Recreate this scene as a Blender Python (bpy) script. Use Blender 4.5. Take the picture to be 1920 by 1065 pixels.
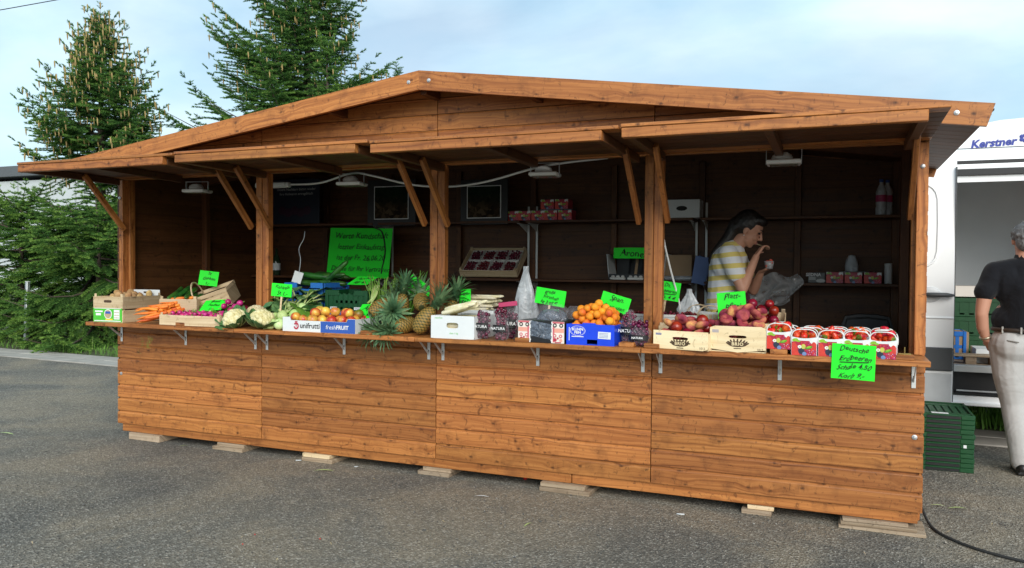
import bpy, math, random
import numpy as np
from mathutils import Matrix, Vector, Euler
for o in list(bpy.data.objects): bpy.data.objects.remove(o)
scene = bpy.context.scene
col = scene.collection
rad = math.radians
rng = random.Random(7)
nr = np.random.default_rng(11)

# ------------------------------------------------------------------ camera
CAM = np.array([5.5550, -4.8236, 1.4577]); YAW, PITCH, ROLL, FPX = 0.39188, -0.022168, 0.007964, 1480.0
_r = np.array([math.cos(YAW), math.sin(YAW), 0]); _f = np.array([-math.sin(YAW)*math.cos(PITCH), math.cos(YAW)*math.cos(PITCH), math.sin(PITCH)])
_u = np.cross(_r, _f)
CR, CU, CF = math.cos(ROLL)*_r+math.sin(ROLL)*_u, -math.sin(ROLL)*_r+math.cos(ROLL)*_u, _f
cam = bpy.data.cameras.new('camera'); camo = bpy.data.objects.new('camera', cam); col.objects.link(camo)
mw = Matrix.Identity(4)
for i in range(3):
    mw[i][0], mw[i][1], mw[i][2], mw[i][3] = CR[i], CU[i], -CF[i], CAM[i]
camo.matrix_world = mw
cam.sensor_width = 36; cam.lens = FPX/1920*36; cam.clip_end = 3000; cam.clip_start = 0.05
scene.camera = camo
def at(u, v, Y):
    """a point on the vertical plane y = Y that is seen where the photograph shows (u, v)"""
    d = CF+(u-960)/FPX*CR-(v-532.5)/FPX*CU
    return Vector(CAM+d*(Y-CAM[1])/d[1])

# ------------------------------------------------------------------ sky and sun
SUN_EL, SUN_AZ = rad(29), rad(150)       # azimuth measured from +Y clockwise: behind the camera, to its right
world = bpy.data.worlds.new('World'); scene.world = world; world.use_nodes = True
wn = world.node_tree; wn.nodes.clear()
def W(t, **k):
    n = wn.nodes.new(t)
    for a, b in k.items(): setattr(n, a, b)
    return n
sky = W('ShaderNodeTexSky'); sky.sky_type = 'NISHITA'; sky.sun_disc = False
sky.sun_elevation = SUN_EL; sky.sun_rotation = SUN_AZ; sky.air_density = 1.0; sky.dust_density = 1.5; sky.ozone_density = 1.6
wtc = W('ShaderNodeTexCoord'); wmp = W('ShaderNodeMapping'); wmp.inputs['Scale'].default_value = (1.0, 1.0, 2.4); wmp.inputs['Location'].default_value = (3.3, 1.7, 0.4)
wn.links.new(wtc.outputs['Generated'], wmp.inputs[0])
n1 = W('ShaderNodeTexNoise'); n1.inputs['Scale'].default_value = 1.9; n1.inputs['Detail'].default_value = 7; n1.inputs['Roughness'].default_value = 0.52; n1.inputs['Distortion'].default_value = 0.35
wn.links.new(wmp.outputs[0], n1.inputs['Vector'])
cr = W('ShaderNodeValToRGB'); cr.color_ramp.elements[0].position = 0.36; cr.color_ramp.elements[1].position = 0.66
cr.color_ramp.elements[0].color = (0.38, 0.38, 0.38, 1); cr.color_ramp.elements[1].color = (0.95, 0.95, 0.95, 1)
wn.links.new(n1.outputs['Fac'], cr.inputs[0])
n2 = W('ShaderNodeTexNoise'); n2.inputs['Scale'].default_value = 4.0; n2.inputs['Detail'].default_value = 6
wn.links.new(wmp.outputs[0], n2.inputs['Vector'])
cc = W('ShaderNodeValToRGB'); cc.color_ramp.elements[0].position = 0.3; cc.color_ramp.elements[1].position = 0.75
cc.color_ramp.elements[0].color = (5.0, 7.7, 9.2, 1); cc.color_ramp.elements[1].color = (8.6, 10.0, 10.4, 1)
wn.links.new(n2.outputs['Fac'], cc.inputs[0])
wm = W('ShaderNodeMix', data_type='RGBA')
wn.links.new(cr.outputs[0], wm.inputs['Factor']); wn.links.new(sky.outputs[0], wm.inputs['A']); wn.links.new(cc.outputs[0], wm.inputs['B'])
bg = W('ShaderNodeBackground'); bg.inputs['Strength'].default_value = 0.078
wo = W('ShaderNodeOutputWorld'); wn.links.new(wm.outputs['Result'], bg.inputs[0]); wn.links.new(bg.outputs[0], wo.inputs[0])
sl = bpy.data.lights.new('sun', 'SUN'); sl.energy = 1.9; sl.angle = rad(42); sl.color = (1, 0.95, 0.87)
so = bpy.data.objects.new('sun', sl); col.objects.link(so); so.location = (8, -8, 12)
_sd = Vector((math.sin(SUN_AZ)*math.cos(SUN_EL), math.cos(SUN_AZ)*math.cos(SUN_EL), math.sin(SUN_EL)))
so.rotation_euler = _sd.to_track_quat('Z', 'Y').to_euler()
vs = scene.view_settings; vs.view_transform = 'Standard'; vs.look = 'None'; vs.gamma = 1; vs.exposure = 0.72; vs.use_curve_mapping = False

# ------------------------------------------------------------------ mesh builder
class MB:
    def __init__(s): s.v = []; s.f = []; s.m = []; s.n = 0
    def add(s, v, f, mi=0):
        v = [tuple(map(float, p)) for p in v]
        s.v += v; s.f += [tuple(i+s.n for i in q) for q in f]; s.m += [mi]*len(f) if isinstance(mi, int) else list(mi); s.n += len(v); return s
    def box(s, c, d, rot=None, mi=0, bev=0.0):
        x, y, z = d[0]/2, d[1]/2, d[2]/2
        if bev <= 0:
            v = [(i*x, j*y, k*z) for i in (-1, 1) for j in (-1, 1) for k in (-1, 1)]
            f = [(0, 1, 3, 2), (4, 6, 7, 5), (0, 4, 5, 1), (2, 3, 7, 6), (0, 2, 6, 4), (1, 5, 7, 3)]
        else:
            b = min(bev, x*.9, y*.9, z*.9); v = []; idx = {}
            for i in (-1, 1):
                for j in (-1, 1):
                    for k in (-1, 1):
                        for a in range(3):
                            p = [i*(x-b), j*(y-b), k*(z-b)]; p[a] += (i, j, k)[a]*b
                            idx[(i, j, k, a)] = len(v); v.append(p)
            f = []
            for a in range(3):
                o = [q for q in range(3) if q != a]
                for sg in (-1, 1):
                    q = []
                    for e in ((-1, -1), (1, -1), (1, 1), (-1, 1)):
                        t = [0, 0, 0]; t[a] = sg; t[o[0]] = e[0]; t[o[1]] = e[1]; q.append(idx[(*t, a)])
                    f.append(tuple(q if (sg > 0) == (a != 1) else q[::-1]))
            for a in range(3):
                o = [q for q in range(3) if q != a]
                for e in ((-1, -1), (1, -1), (1, 1), (-1, 1)):
                    t0 = [0]*3; t1 = [0]*3; t0[a] = -1; t1[a] = 1
                    for t in (t0, t1): t[o[0]] = e[0]; t[o[1]] = e[1]
                    q = [idx[(*t0, o[0])], idx[(*t1, o[0])], idx[(*t1, o[1])], idx[(*t0, o[1])]]
                    f.append(tuple(q))
            for i in (-1, 1):
                for j in (-1, 1):
                    for k in (-1, 1): f.append(tuple(idx[(i, j, k, a)] for a in range(3)))
        M = rot.to_matrix() if isinstance(rot, Euler) else (rot if rot is not None else None)
        c = Vector(c)
        if M is not None: v = [M @ Vector(p)+c for p in v]
        else: v = [Vector(p)+c for p in v]
        return s.add(v, f, mi)
    def tube(s, pts, r, n=8, mi=0, cap=True, flat=None):
        P = [Vector(p) for p in pts]; k = len(P)
        R = list(r) if hasattr(r, '__len__') else [r]*k
        v = []; f = []; ref = None
        for i in range(k):
            t = (P[min(i+1, k-1)]-P[max(i-1, 0)])
            if t.length < 1e-9: t = Vector((0, 0, 1))
            t.normalize()
            if ref is None:
                ref = t.orthogonal().normalized()
                if flat is not None: ref = (Vector(flat)-t*Vector(flat).dot(t)).normalized()
            ref = (ref-t*ref.dot(t)).normalized(); b = t.cross(ref)
            for j in range(n):
                a = 2*math.pi*j/n; v.append(P[i]+(ref*math.cos(a)+b*math.sin(a))*R[i])
        for i in range(k-1):
            for j in range(n): f.append((i*n+j, i*n+(j+1) % n, (i+1)*n+(j+1) % n, (i+1)*n+j))
        if cap: f.append(tuple(range(n-1, -1, -1))); f.append(tuple(range((k-1)*n, k*n)))
        return s.add(v, f, mi)
    def ell(s, c, r, rot=None, nu=12, nv=8, mi=0, fn=None):
        r = (r, r, r) if not hasattr(r, '__len__') else r
        v = [(0, 0, -1)]; f = []
        for i in range(1, nv):
            a = -math.pi/2+math.pi*i/nv
            for j in range(nu):
                b = 2*math.pi*j/nu; v.append((math.cos(a)*math.cos(b), math.cos(a)*math.sin(b), math.sin(a)))
        v.append((0, 0, 1)); t = len(v)-1
        for j in range(nu): f.append((0, 1+(j+1) % nu, 1+j)); f.append((t, t-nu+j, t-nu+(j+1) % nu))
        for i in range(nv-2):
            for j in range(nu): a = 1+i*nu; f.append((a+j, a+(j+1) % nu, a+nu+(j+1) % nu, a+nu+j))
        if fn: v = [fn(p) for p in v]
        M = rot.to_matrix() if isinstance(rot, Euler) else (rot if rot is not None else Matrix.Identity(3)); c = Vector(c)
        return s.add([M @ Vector((p[0]*r[0], p[1]*r[1], p[2]*r[2]))+c for p in v], f, mi)
    def lathe(s, prof, n=16, mi=0, c=(0, 0, 0), sx=1, sy=1):
        v = []; f = []
        for (r, z) in prof:
            for j in range(n): a = 2*math.pi*j/n; v.append((c[0]+r*math.cos(a)*sx, c[1]+r*math.sin(a)*sy, c[2]+z))
        k = len(prof)
        for i in range(k-1):
            for j in range(n): f.append((i*n+j, i*n+(j+1) % n, (i+1)*n+(j+1) % n, (i+1)*n+j))
        f.append(tuple(range(n-1, -1, -1))); f.append(tuple(range((k-1)*n, k*n)))
        return s.add(v, f, mi)
    def prism(s, poly, a0, a1, axis='y', mi=0):
        """extrude a 2-D outline; axis names the direction of extrusion"""
        n = len(poly); v = []
        for a in (a0, a1):
            for (p, q) in poly: v.append({'y': (p, a, q), 'x': (a, p, q), 'z': (p, q, a)}[axis])
        f = [tuple(range(n)), tuple(range(2*n-1, n-1, -1))]+[(i, i+n, (i+1) % n+n, (i+1) % n) for i in range(n)]
        return s.add(v, f, mi)
    def grid(s, fn, nu, nv, mi=0):
        v = [fn(i/nu, j/nv) for i in range(nu+1) for j in range(nv+1)]
        f = [(i*(nv+1)+j, (i+1)*(nv+1)+j, (i+1)*(nv+1)+j+1, i*(nv+1)+j+1) for i in range(nu) for j in range(nv)]
        return s.add(v, f, mi)
    def mesh(s, name, mats, smooth=True, angle=40):
        me = bpy.data.meshes.new(name); me.from_pydata(s.v, [], s.f)
        for m in (mats if isinstance(mats, (list, tuple)) else [mats]): me.materials.append(m)
        if any(s.m): me.polygons.foreach_set('material_index', s.m)
        import bmesh
        bm = bmesh.new(); bm.from_mesh(me); bmesh.ops.recalc_face_normals(bm, faces=bm.faces); bm.to_mesh(me); bm.free()
        if smooth:
            me.polygons.foreach_set('use_smooth', [True]*len(me.polygons)); me.set_sharp_from_angle(angle=rad(angle))
        me.update(); return me
    def build(s, name, mats, parent=None, loc=(0, 0, 0), rot=(0, 0, 0), smooth=True, angle=40):
        return link(name, s.mesh(name, mats, smooth, angle), parent, loc, rot)
def link(name, me, parent=None, loc=(0, 0, 0), rot=(0, 0, 0), scale=None):
    o = bpy.data.objects.new(name, me); col.objects.link(o); o.parent = parent; o.location = loc; o.rotation_euler = rot
    if scale is not None: o.scale = scale if hasattr(scale, '__len__') else (scale,)*3
    return o
def tag(o, label, cat, group=None, kind=None):
    if label: o['label'] = label
    if cat: o['category'] = cat
    if group: o['group'] = group
    if kind: o['kind'] = kind
    return o
def thing(name, label, cat, loc=(0, 0, 0), rotz=0, group=None, rot=None):
    o = bpy.data.objects.new(name, None); col.objects.link(o); o.empty_display_size = .1
    o.location = loc; o.rotation_euler = rot if rot else (0, 0, rotz)
    return tag(o, label, cat, group)
def clone(o, loc, rot, label=None, group=None, scale=None):
    """copy a thing with its parts and sub-parts (mesh data shared)"""
    def rec(a, par):
        c = a.copy(); col.objects.link(c); c.parent = par
        for ch in a.children: rec(ch, c)
        return c
    c = rec(o, None); c.location = loc; c.rotation_euler = rot
    if label: c['label'] = label
    if group: c['group'] = group
    if scale is not None: c.scale = scale if hasattr(scale, '__len__') else (scale,)*3
    return c
def structure(o): o['kind'] = 'structure'; return o

# ------------------------------------------------------------------ materials
class NT:
    def __init__(s, name):
        s.m = bpy.data.materials.new(name); s.m.use_nodes = True; s.t = s.m.node_tree; s.t.nodes.clear()
        s.b = s.n('ShaderNodeBsdfPrincipled'); s.o = s.n('ShaderNodeOutputMaterial'); s.l(s.b, 'BSDF', s.o, 'Surface')
    def n(s, t, **k):
        x = s.t.nodes.new(t)
        for a, b in k.items(): setattr(x, a, b)
        return x
    def l(s, a, ao, b, bi):
        s.t.links.new(a.outputs[ao], b.inputs[bi])
    def val(s, x, i):
        """a socket or a constant into a fresh value"""
        return x
    def math(s, op, a, b=None, clamp=False):
        x = s.n('ShaderNodeMath', operation=op); x.use_clamp = clamp
        for i, q in enumerate((a, b)):
            if q is None: continue
            if isinstance(q, (int, float)): x.inputs[i].default_value = q
            else: s.t.links.new(q, x.inputs[i])
        return x.outputs[0]
    def vec(s, op, a, b):
        x = s.n('ShaderNodeVectorMath', operation=op)
        for i, q in enumerate((a, b)):
            if isinstance(q, (tuple, list)): x.inputs[i].default_value = q
            else: s.t.links.new(q, x.inputs[i])
        return x.outputs[0]
    def comb(s, *a):
        x = s.n('ShaderNodeCombineXYZ')
        for i, q in enumerate(a):
            if isinstance(q, (int, float)): x.inputs[i].default_value = q
            else: s.t.links.new(q, x.inputs[i])
        return x.outputs[0]
    def sep(s, v):
        x = s.n('ShaderNodeSeparateXYZ'); s.t.links.new(v, x.inputs[0]); return x.outputs
    def noise(s, v, sc, det=3, ro=.5, dist=0):
        x = s.n('ShaderNodeTexNoise'); s.t.links.new(v, x.inputs['Vector'])
        x.inputs['Scale'].default_value = sc; x.inputs['Detail'].default_value = det; x.inputs['Roughness'].default_value = ro; x.inputs['Distortion'].default_value = dist
        return x.outputs['Fac']
    def voro(s, v, sc, out='Distance', dim='3D', rnd=1):
        x = s.n('ShaderNodeTexVoronoi', voronoi_dimensions=dim); s.t.links.new(v, x.inputs['Vector']); x.inputs['Scale'].default_value = sc; x.inputs['Randomness'].default_value = rnd
        return x.outputs[out]
    def ramp(s, f, stops, interp='LINEAR'):
        x = s.n('ShaderNodeValToRGB'); e = x.color_ramp.elements; x.color_ramp.interpolation = interp
        while len(e) < len(stops): e.new(.5)
        for q, (p, c) in zip(e, stops): q.position = p; q.color = (*c, 1) if hasattr(c, '__len__') else (c, c, c, 1)
        s.t.links.new(f, x.inputs[0]); return x.outputs[0]
    def mix(s, f, a, b, mode='MIX'):
        x = s.n('ShaderNodeMix', data_type='RGBA', blend_type=mode)
        for k, q in (('Factor', f), ('A', a), ('B', b)):
            if isinstance(q, (int, float)): x.inputs[k].default_value = q
            elif isinstance(q, (tuple, list)): x.inputs[k].default_value = (*q, 1)
            else: s.t.links.new(q, x.inputs[k])
        return x.outputs['Result']
    def obj(s): return s.n('ShaderNodeTexCoord').outputs['Object']
    def rnd(s): return s.n('ShaderNodeObjectInfo').outputs['Random']
    def color(s, c):
        if isinstance(c, (tuple, list)): s.b.inputs['Base Color'].default_value = (*c, 1)
        else: s.t.links.new(c, s.b.inputs['Base Color'])
    def rough(s, r):
        if isinstance(r, (int, float)): s.b.inputs['Roughness'].default_value = r
        else: s.t.links.new(r, s.b.inputs['Roughness'])
    def bump(s, h, st=.3, d=.01):
        x = s.n('ShaderNodeBump'); x.inputs['Strength'].default_value = st; x.inputs['Distance'].default_value = d
        s.t.links.new(h, x.inputs['Height']); s.t.links.new(x.outputs[0], s.b.inputs['Normal'])
    def set(s, **k):
        for a, b in k.items(): s.b.inputs[a.replace('_', ' ')].default_value = b
        return s
def jitter(t, v):
    """shift the pattern for each object so that copies differ"""
    r = t.rnd(); return t.vec('ADD', v, t.comb(t.math('MULTIPLY', r, 37.0), t.math('MULTIPLY', r, 91.0), t.math('MULTIPLY', r, 53.0))), r
def plain(name, c, rough=.6, metal=0, var=.12, scale=14, spec=.5, bump=0.0, **k):
    t = NT(name); v, r = jitter(t, t.obj()); f = t.noise(v, scale, 4)
    t.color(t.mix(f, tuple(max(0, x*(1-var)) for x in c), tuple(min(1, x*(1+var)) for x in c)))
    t.rough(t.math('ADD', t.math('MULTIPLY', t.noise(v, scale*2.3, 3), .2), rough-.1)); t.set(Metallic=metal, Specular_IOR_Level=spec, **k)
    if bump: t.bump(f, bump, .01)
    return t.m
def woodmat(name, light, mid, dark, rough=.5, knots=.5, grain=46, kscale=(2.3, 8.5), blot=.5, spec=.4):
    t = NT(name); v, r = jitter(t, t.obj()); x, y, z = t.sep(v); zy = t.math('ADD', z, y)
    kv = t.comb(t.math('MULTIPLY', x, kscale[0]), t.math('MULTIPLY', zy, kscale[1]), 0)
    warp = t.noise(t.comb(t.math('MULTIPLY', x, 1.6), t.math('MULTIPLY', zy, 7), 0), 1, 3)
    kv = t.vec('ADD', kv, t.comb(t.math('MULTIPLY', warp, .5), t.math('MULTIPLY', warp, .3), 0))
    kd = t.voro(kv, 1, dim='2D'); kc = t.sep(t.voro(kv, 1, 'Color', dim='2D'))[0]
    has = t.math('GREATER_THAN', kc, 1-knots)
    ks = t.math('MULTIPLY', t.math('SUBTRACT', 1, t.math('MULTIPLY', kd, 2.3), True), has)      # wide field round a knot
    kcore = t.math('MULTIPLY', t.math('SUBTRACT', 1, t.math('MULTIPLY', kd, 11.0), True), has)
    g = t.noise(t.comb(t.math('MULTIPLY', x, 1.1), t.math('ADD', t.math('MULTIPLY', zy, grain), t.math('ADD', t.math('MULTIPLY', ks, 1.1), t.math('MULTIPLY', warp, 3.4))), 0), 1, 4, .6)
    c = t.ramp(g, [(.28, tuple(.7*a_+.3*b_ for a_, b_ in zip(dark, mid))), (.42, mid), (.60, light)])
    bl = t.noise(t.comb(t.math('MULTIPLY', x, 7), t.math('MULTIPLY', zy, 7), 0), 1, 4, .6)
    c = t.mix(t.math('MULTIPLY', t.ramp(bl, [(.52, 0.0), (.72, 1.0)]), blot), c, dark)
    kn = t.noise(t.comb(t.math('MULTIPLY', x, 42), t.math('MULTIPLY', zy, 11), 0), 1, 3, .6)
    ksm = t.math('MULTIPLY', t.math('MULTIPLY', ks, ks), t.ramp(kn, [(.46, 0.0), (.62, 1.0)]))
    c = t.mix(t.math('MULTIPLY', ksm, .75), c, tuple(q*.8 for q in dark))
    c = t.mix(t.math('MULTIPLY', kcore, .9, True), c, tuple(q*.35 for q in dark))
    mk = t.noise(t.comb(t.math('MULTIPLY', x, 34), t.math('MULTIPLY', zy, 20), 3.3), 1, 4, .7, .8)
    ring = t.math('MULTIPLY', t.ramp(mk, [(.585, 0.0), (.67, 1.0)]), .62)
    c = t.mix(ring, c, tuple(q*.7 for q in dark))
    hs = t.n('ShaderNodeHueSaturation'); t.t.links.new(c, hs.inputs['Color']); t.t.links.new(t.math('ADD', t.math('MULTIPLY', r, .44), .78), hs.inputs['Value'])
    t.t.links.new(t.math('ADD', t.math('MULTIPLY', t.math('FRACT', t.math('MULTIPLY', r, 7.3)), .006), .498), hs.inputs['Hue'])
    t.color(hs.outputs[0]); t.rough(t.math('ADD', t.math('MULTIPLY', g, .25), rough-.12)); t.set(Specular_IOR_Level=spec); t.bump(g, .25, .003)
    return t.m
M = {}
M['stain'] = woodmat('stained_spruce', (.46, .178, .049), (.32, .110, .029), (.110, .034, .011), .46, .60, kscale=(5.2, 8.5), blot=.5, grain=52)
M['stain_shade'] = woodmat('stained_spruce_painted_shade', (.115, .044, .015), (.080, .029, .010), (.035, .0125, .0055), .55, .42, kscale=(5.2, 8.5), blot=.5, grain=52)  # outside stain darkened: shade inside and under the flaps put into its colour
M['crate'] = woodmat('pale_crate_wood', (.66, .52, .34), (.55, .41, .25), (.38, .25, .13), .75, .3, grain=60, blot=.25)
M['ply'] = woodmat('light_plywood', (.80, .66, .42), (.72, .57, .34), (.55, .40, .21), .65, .35, grain=30, blot=.2)
M['oldwood'] = woodmat('weathered_wood', (.40, .31, .22), (.29, .21, .14), (.16, .11, .07), .85, .3, blot=.4)
M['galv'] = plain('galvanised_steel', (.62, .64, .66), .42, .85, .1, 30)
M['bracket'] = plain('white_bracket_steel', (.66, .68, .68), .45, .1, .08, 30)
M['white_pl'] = plain('white_plastic', (.74, .75, .74), .45, 0, .06)
M['grey_pl'] = plain('grey_lamp_casing', (.55, .56, .55), .5, 0, .1)
M['black_pl'] = plain('black_plastic', (.012, .012, .014), .45, 0, .2)
M['rubber'] = plain('black_rubber', (.02, .02, .02), .8, 0, .2)
M['ink'] = plain('black_marker_ink', (.012, .012, .012), .7, 0, .1)
M['ink_white'] = plain('white_print', (.78, .79, .80), .6, 0, .03)
M['ink_red'] = plain('red_print', (.45, .03, .06), .6, 0, .05)
M['ink_navy'] = plain('dark_blue_print', (.03, .05, .30), .5, 0, .05)
M['ink_brown'] = plain('scorched_brown_print', (.07, .04, .02), .8, 0, .2)
M['neon'] = plain('fluorescent_green_card', (.025, .86, .035), .6, 0, .05, 8, .3)
M['card_white'] = plain('white_cardboard', (.70, .74, .76), .65, 0, .05)
M['card_brown'] = plain('brown_cardboard', (.36, .24, .14), .8, 0, .1)
M['card_blue'] = plain('glossy_blue_cardboard', (.01, .06, .72), .32, 0, .12)
M['card_mid'] = plain('blue_printed_cardboard', (.03, .10, .42), .5, 0, .06)
M['card_green'] = plain('green_printed_label', (.08, .50, .04), .5, 0, .06)
M['yellow'] = plain('yellow_print', (.78, .62, .06), .5, 0, .06)
M['pulp'] = plain('grey_pulp_card', (.62, .62, .60), .85, 0, .08, 30, bump=.2)
M['green_cr'] = plain('dark_green_crate_plastic', (.0028, .058, .015), .45, 0, .15)
M['blue_cr'] = plain('blue_crate_plastic', (.02, .16, .55), .4, 0, .12)
def fruit(name, c1, c2, lo=.42, hi=.62, sc=9, rough=.45, c3=None, bump=0, spec=.4, seeds=None):
    t = NT(name); v, r = jitter(t, t.obj()); f = t.noise(v, sc, 2, .5, .4)
    st = [(lo, c1), (hi, c2)] + ([(min(.98, hi+.14), c3)] if c3 else [])
    c = t.ramp(f, st)
    fine = t.noise(v, sc*12, 3)
    c = t.mix(.22, c, t.ramp(fine, [(.3, .15), (.7, .9)]), 'OVERLAY')
    hs = t.n('ShaderNodeHueSaturation'); t.t.links.new(c, hs.inputs['Color']); t.t.links.new(t.math('ADD', t.math('MULTIPLY', r, .3), .84), hs.inputs['Value'])
    t.t.links.new(t.math('ADD', t.math('MULTIPLY', r, .03), .487), hs.inputs['Hue'])
    c = hs.outputs[0]
    if seeds:
        d = t.voro(v, seeds, rnd=.35); c = t.mix(t.ramp(d, [(.16, 1.0), (.24, 0.0)]), c, (.75, .50, .12)); t.bump(d, .5, .002)
    elif bump: t.bump(fine, bump, .004)
    t.color(c); t.rough(rough); t.set(Specular_IOR_Level=spec)
    return t.m
M['potato'] = fruit('potato_skin', (.36, .20, .09), (.52, .34, .16), bump=.4, rough=.8, spec=.2)
M['carrot'] = fruit('carrot_skin', (.66, .13, .015), (.80, .22, .035), rough=.5)
M['radish'] = fruit('radish_skin', (.42, .015, .14), (.62, .04, .24), rough=.28, spec=.5)
M['cucumber'] = fruit('cucumber_skin', (.012, .06, .010), (.04, .14, .02), rough=.35)
M['apple'] = fruit('blushed_apple_skin', (.70, .42, .07), (.55, .06, .03), .42, .56, 11, .3, (.45, .02, .025), spec=.5)
M['mango'] = fruit('mango_skin', (.12, .19, .02), (.40, .16, .03), .38, .55, 9, .35, (.45, .04, .03))
M['apricot'] = fruit('apricot_skin', (.82, .27, .025), (.80, .21, .022), .45, .62, 12, .55, (.66, .08, .05), spec=.25)
M['flatpeach'] = fruit('flat_peach_skin', (.68, .34, .13), (.42, .10, .085), .33, .44, 12, .8, (.25, .035, .065), spec=.12)
M['nectarine'] = fruit('nectarine_skin', (.20, .006, .018), (.34, .014, .022), .45, .68, 10, .26, (.50, .10, .04), spec=.5)
M['strawberry'] = fruit('strawberry_skin', (.52, .008, .008), (.74, .03, .015), .4, .6, 20, .28, spec=.5, seeds=150)
M['cherry'] = fruit('dark_cherry_skin', (.06, .004, .022), (.17, .010, .055), .4, .65, 22, .2, spec=.5)
M['berry'] = fruit('dark_red_berry', (.05, .004, .012), (.20, .008, .03), .4, .65, 40, .35)
M['curd'] = fruit('cauliflower_curd', (.60, .52, .27), (.76, .69, .44), .4, .6, 30, .75, bump=.5, spec=.2)
M['kohl'] = fruit('kohlrabi_skin', (.40, .55, .18), (.58, .70, .34), .4, .6, 10, .5)
M['aspar'] = fruit('white_asparagus', (.74, .66, .42), (.85, .80, .60), .4, .6, 12, .5)
M['leaf'] = fruit('matt_blue_green_leaf', (.05, .15, .055), (.13, .27, .09), .35, .65, 16, .55, spec=.3)
M['leaf2'] = fruit('fresh_green_leaf', (.07, .19, .02), (.19, .36, .05), .35, .65, 18, .5, spec=.3)
M['stalk'] = fruit('pale_green_stalk', (.28, .40, .10), (.50, .58, .26), .35, .65, 12, .5)
M['onion_g'] = fruit('spring_onion_green', (.06, .22, .02), (.20, .42, .06), .35, .65, 12, .4)
M['pcrown'] = fruit('pineapple_leaf', (.06, .15, .07), (.17, .28, .13), .35, .65, 14, .45, (.36, .34, .16))
M['root'] = fruit('parsnip_skin', (.40, .30, .16), (.55, .43, .26), .4, .6, 14, .8)
def pineapple_mat():
    t = NT('pineapple_rind'); a = t.n('ShaderNodeAttribute', attribute_name='eye').outputs['Fac']; v, r = jitter(t, t.obj())
    f = t.noise(v, 9, 3); c = t.mix(f, (.20, .11, .025), (.38, .25, .05)); c = t.mix(t.ramp(f, [(.55, 0.0), (.75, .8)]), c, (.20, .055, .02))
    c = t.mix(t.ramp(a, [(.3, 1.0), (.62, 0.0)]), c, (.04, .05, .012)); t.color(c); t.rough(.6); return t.m
M['pine'] = pineapple_mat()
def film(name, c, alpha, rough=.12, sc=9, b=.6):
    t = NT(name); v, r = jitter(t, t.obj()); t.color(c); t.rough(rough); f = t.noise(v, sc, 2, .5, 1.5)
    t.t.links.new(t.ramp(f, [(.38, alpha*.75), (.62, min(1, alpha*1.3))]), t.b.inputs['Alpha']); t.bump(t.noise(v, sc*1.7, 2, .5, 2.0), b, .02); t.set(Specular_IOR_Level=.8); return t.m
M['film'] = film('clear_plastic_film', (.60, .60, .66), .10, .1)
M['film2'] = film('crinkled_clear_film', (.60, .62, .64), .45, .15)
M['filmgrey'] = film('milky_plastic_bag', (.72, .76, .80), .62, .3, 7, .7)
M['foil'] = film('dark_crinkled_film', (.13, .16, .21), .9, .18, 14, .8)

# ------------------------------------------------------------------ ground
def ground_mat():
    t = NT('worn_asphalt_grit'); v = t.obj()
    patch = t.noise(v, .8, 6, .65, .6); wet = t.noise(v, 1.7, 4, .6)
    fine = t.noise(v, 95, 3, .7); st = t.voro(v, 92); cc = t.sep(t.voro(v, 92, 'Color'))[0]
    base = t.ramp(patch, [(.39, (.118, .115, .106)), (.50, (.205, .186, .152)), (.60, (.310, .258, .186))])
    base = t.mix(t.math('MULTIPLY', t.ramp(wet, [(.5, 0.0), (.7, 1.0)]), .35), base, (.085, .083, .078))
    stone = t.ramp(cc, [(.0, (.055, .053, .048)), (.55, (.17, .158, .132)), (.82, (.31, .285, .24)), (.95, (.55, .52, .46))])
    c = t.mix(.42, base, stone); c = t.mix(.5, c, t.ramp(fine, [(.3, .12), (.7, .85)]), 'OVERLAY')
    b2 = t.voro(v, 42); bc = t.sep(t.voro(v, 42, 'Color'))
    pick = t.math('MULTIPLY', t.math('GREATER_THAN', bc[1], .93), t.math('LESS_THAN', b2, .33))
    c = t.mix(pick, c, t.ramp(bc[0], [(0, (.10, .095, .085)), (1, (.36, .31, .25))]))
    t.color(c); t.rough(.86); t.set(Specular_IOR_Level=.3)
    t.bump(t.math('ADD', st, t.math('MULTIPLY', fine, .8)), .9, .012)
    return t.m
M['ground'] = ground_mat()
g = MB(); g.grid(lambda a, b: (-260+520*a, -200+520*b, 0), 4, 4); structure(g.build('ground', M['ground'], smooth=False))
def soil_mat():
    t = NT('verge_soil_and_grass'); v = t.obj(); f = t.noise(v, 2.2, 6, .65); g2 = t.noise(v, 40, 3)
    c = t.ramp(f, [(.3, (.045, .035, .022)), (.5, (.06, .075, .025)), (.7, (.085, .13, .03))]); c = t.mix(.4, c, t.ramp(g2, [(.3, .2), (.7, .8)]), 'OVERLAY'); t.color(c); t.rough(.95); t.bump(g2, .8, .03); return t.m
M['soil'] = soil_mat()
def kerb_y(x): return 3.45+(x+6.46)*(2.72-3.45)/13.14
KD = Vector((13.14, -.73, 0)).normalized()
v = MB(); xs = (-120, -60, 0, 60, 160)
v.add([(x, kerb_y(x)+.69, .008) for x in xs]+[(x, 300, .5) for x in xs], [(i, i+1, i+6, i+5) for i in range(4)]); structure(v.build('verge', M['soil'], smooth=False))
M['kerb'] = plain('pale_kerb_concrete', (.33, .31, .28), .9, 0, .45, 3.5, bump=.4)
kerb = thing('kerb', None, None); kerb['kind'] = 'structure'; kerb['label'] = 'pale flush concrete kerb strip edging the asphalt in front of the spruces'
kme = MB().box((0, 0, 0), (.985, .335, .06), bev=.008).mesh('kerb_stone', M['kerb'])
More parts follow.
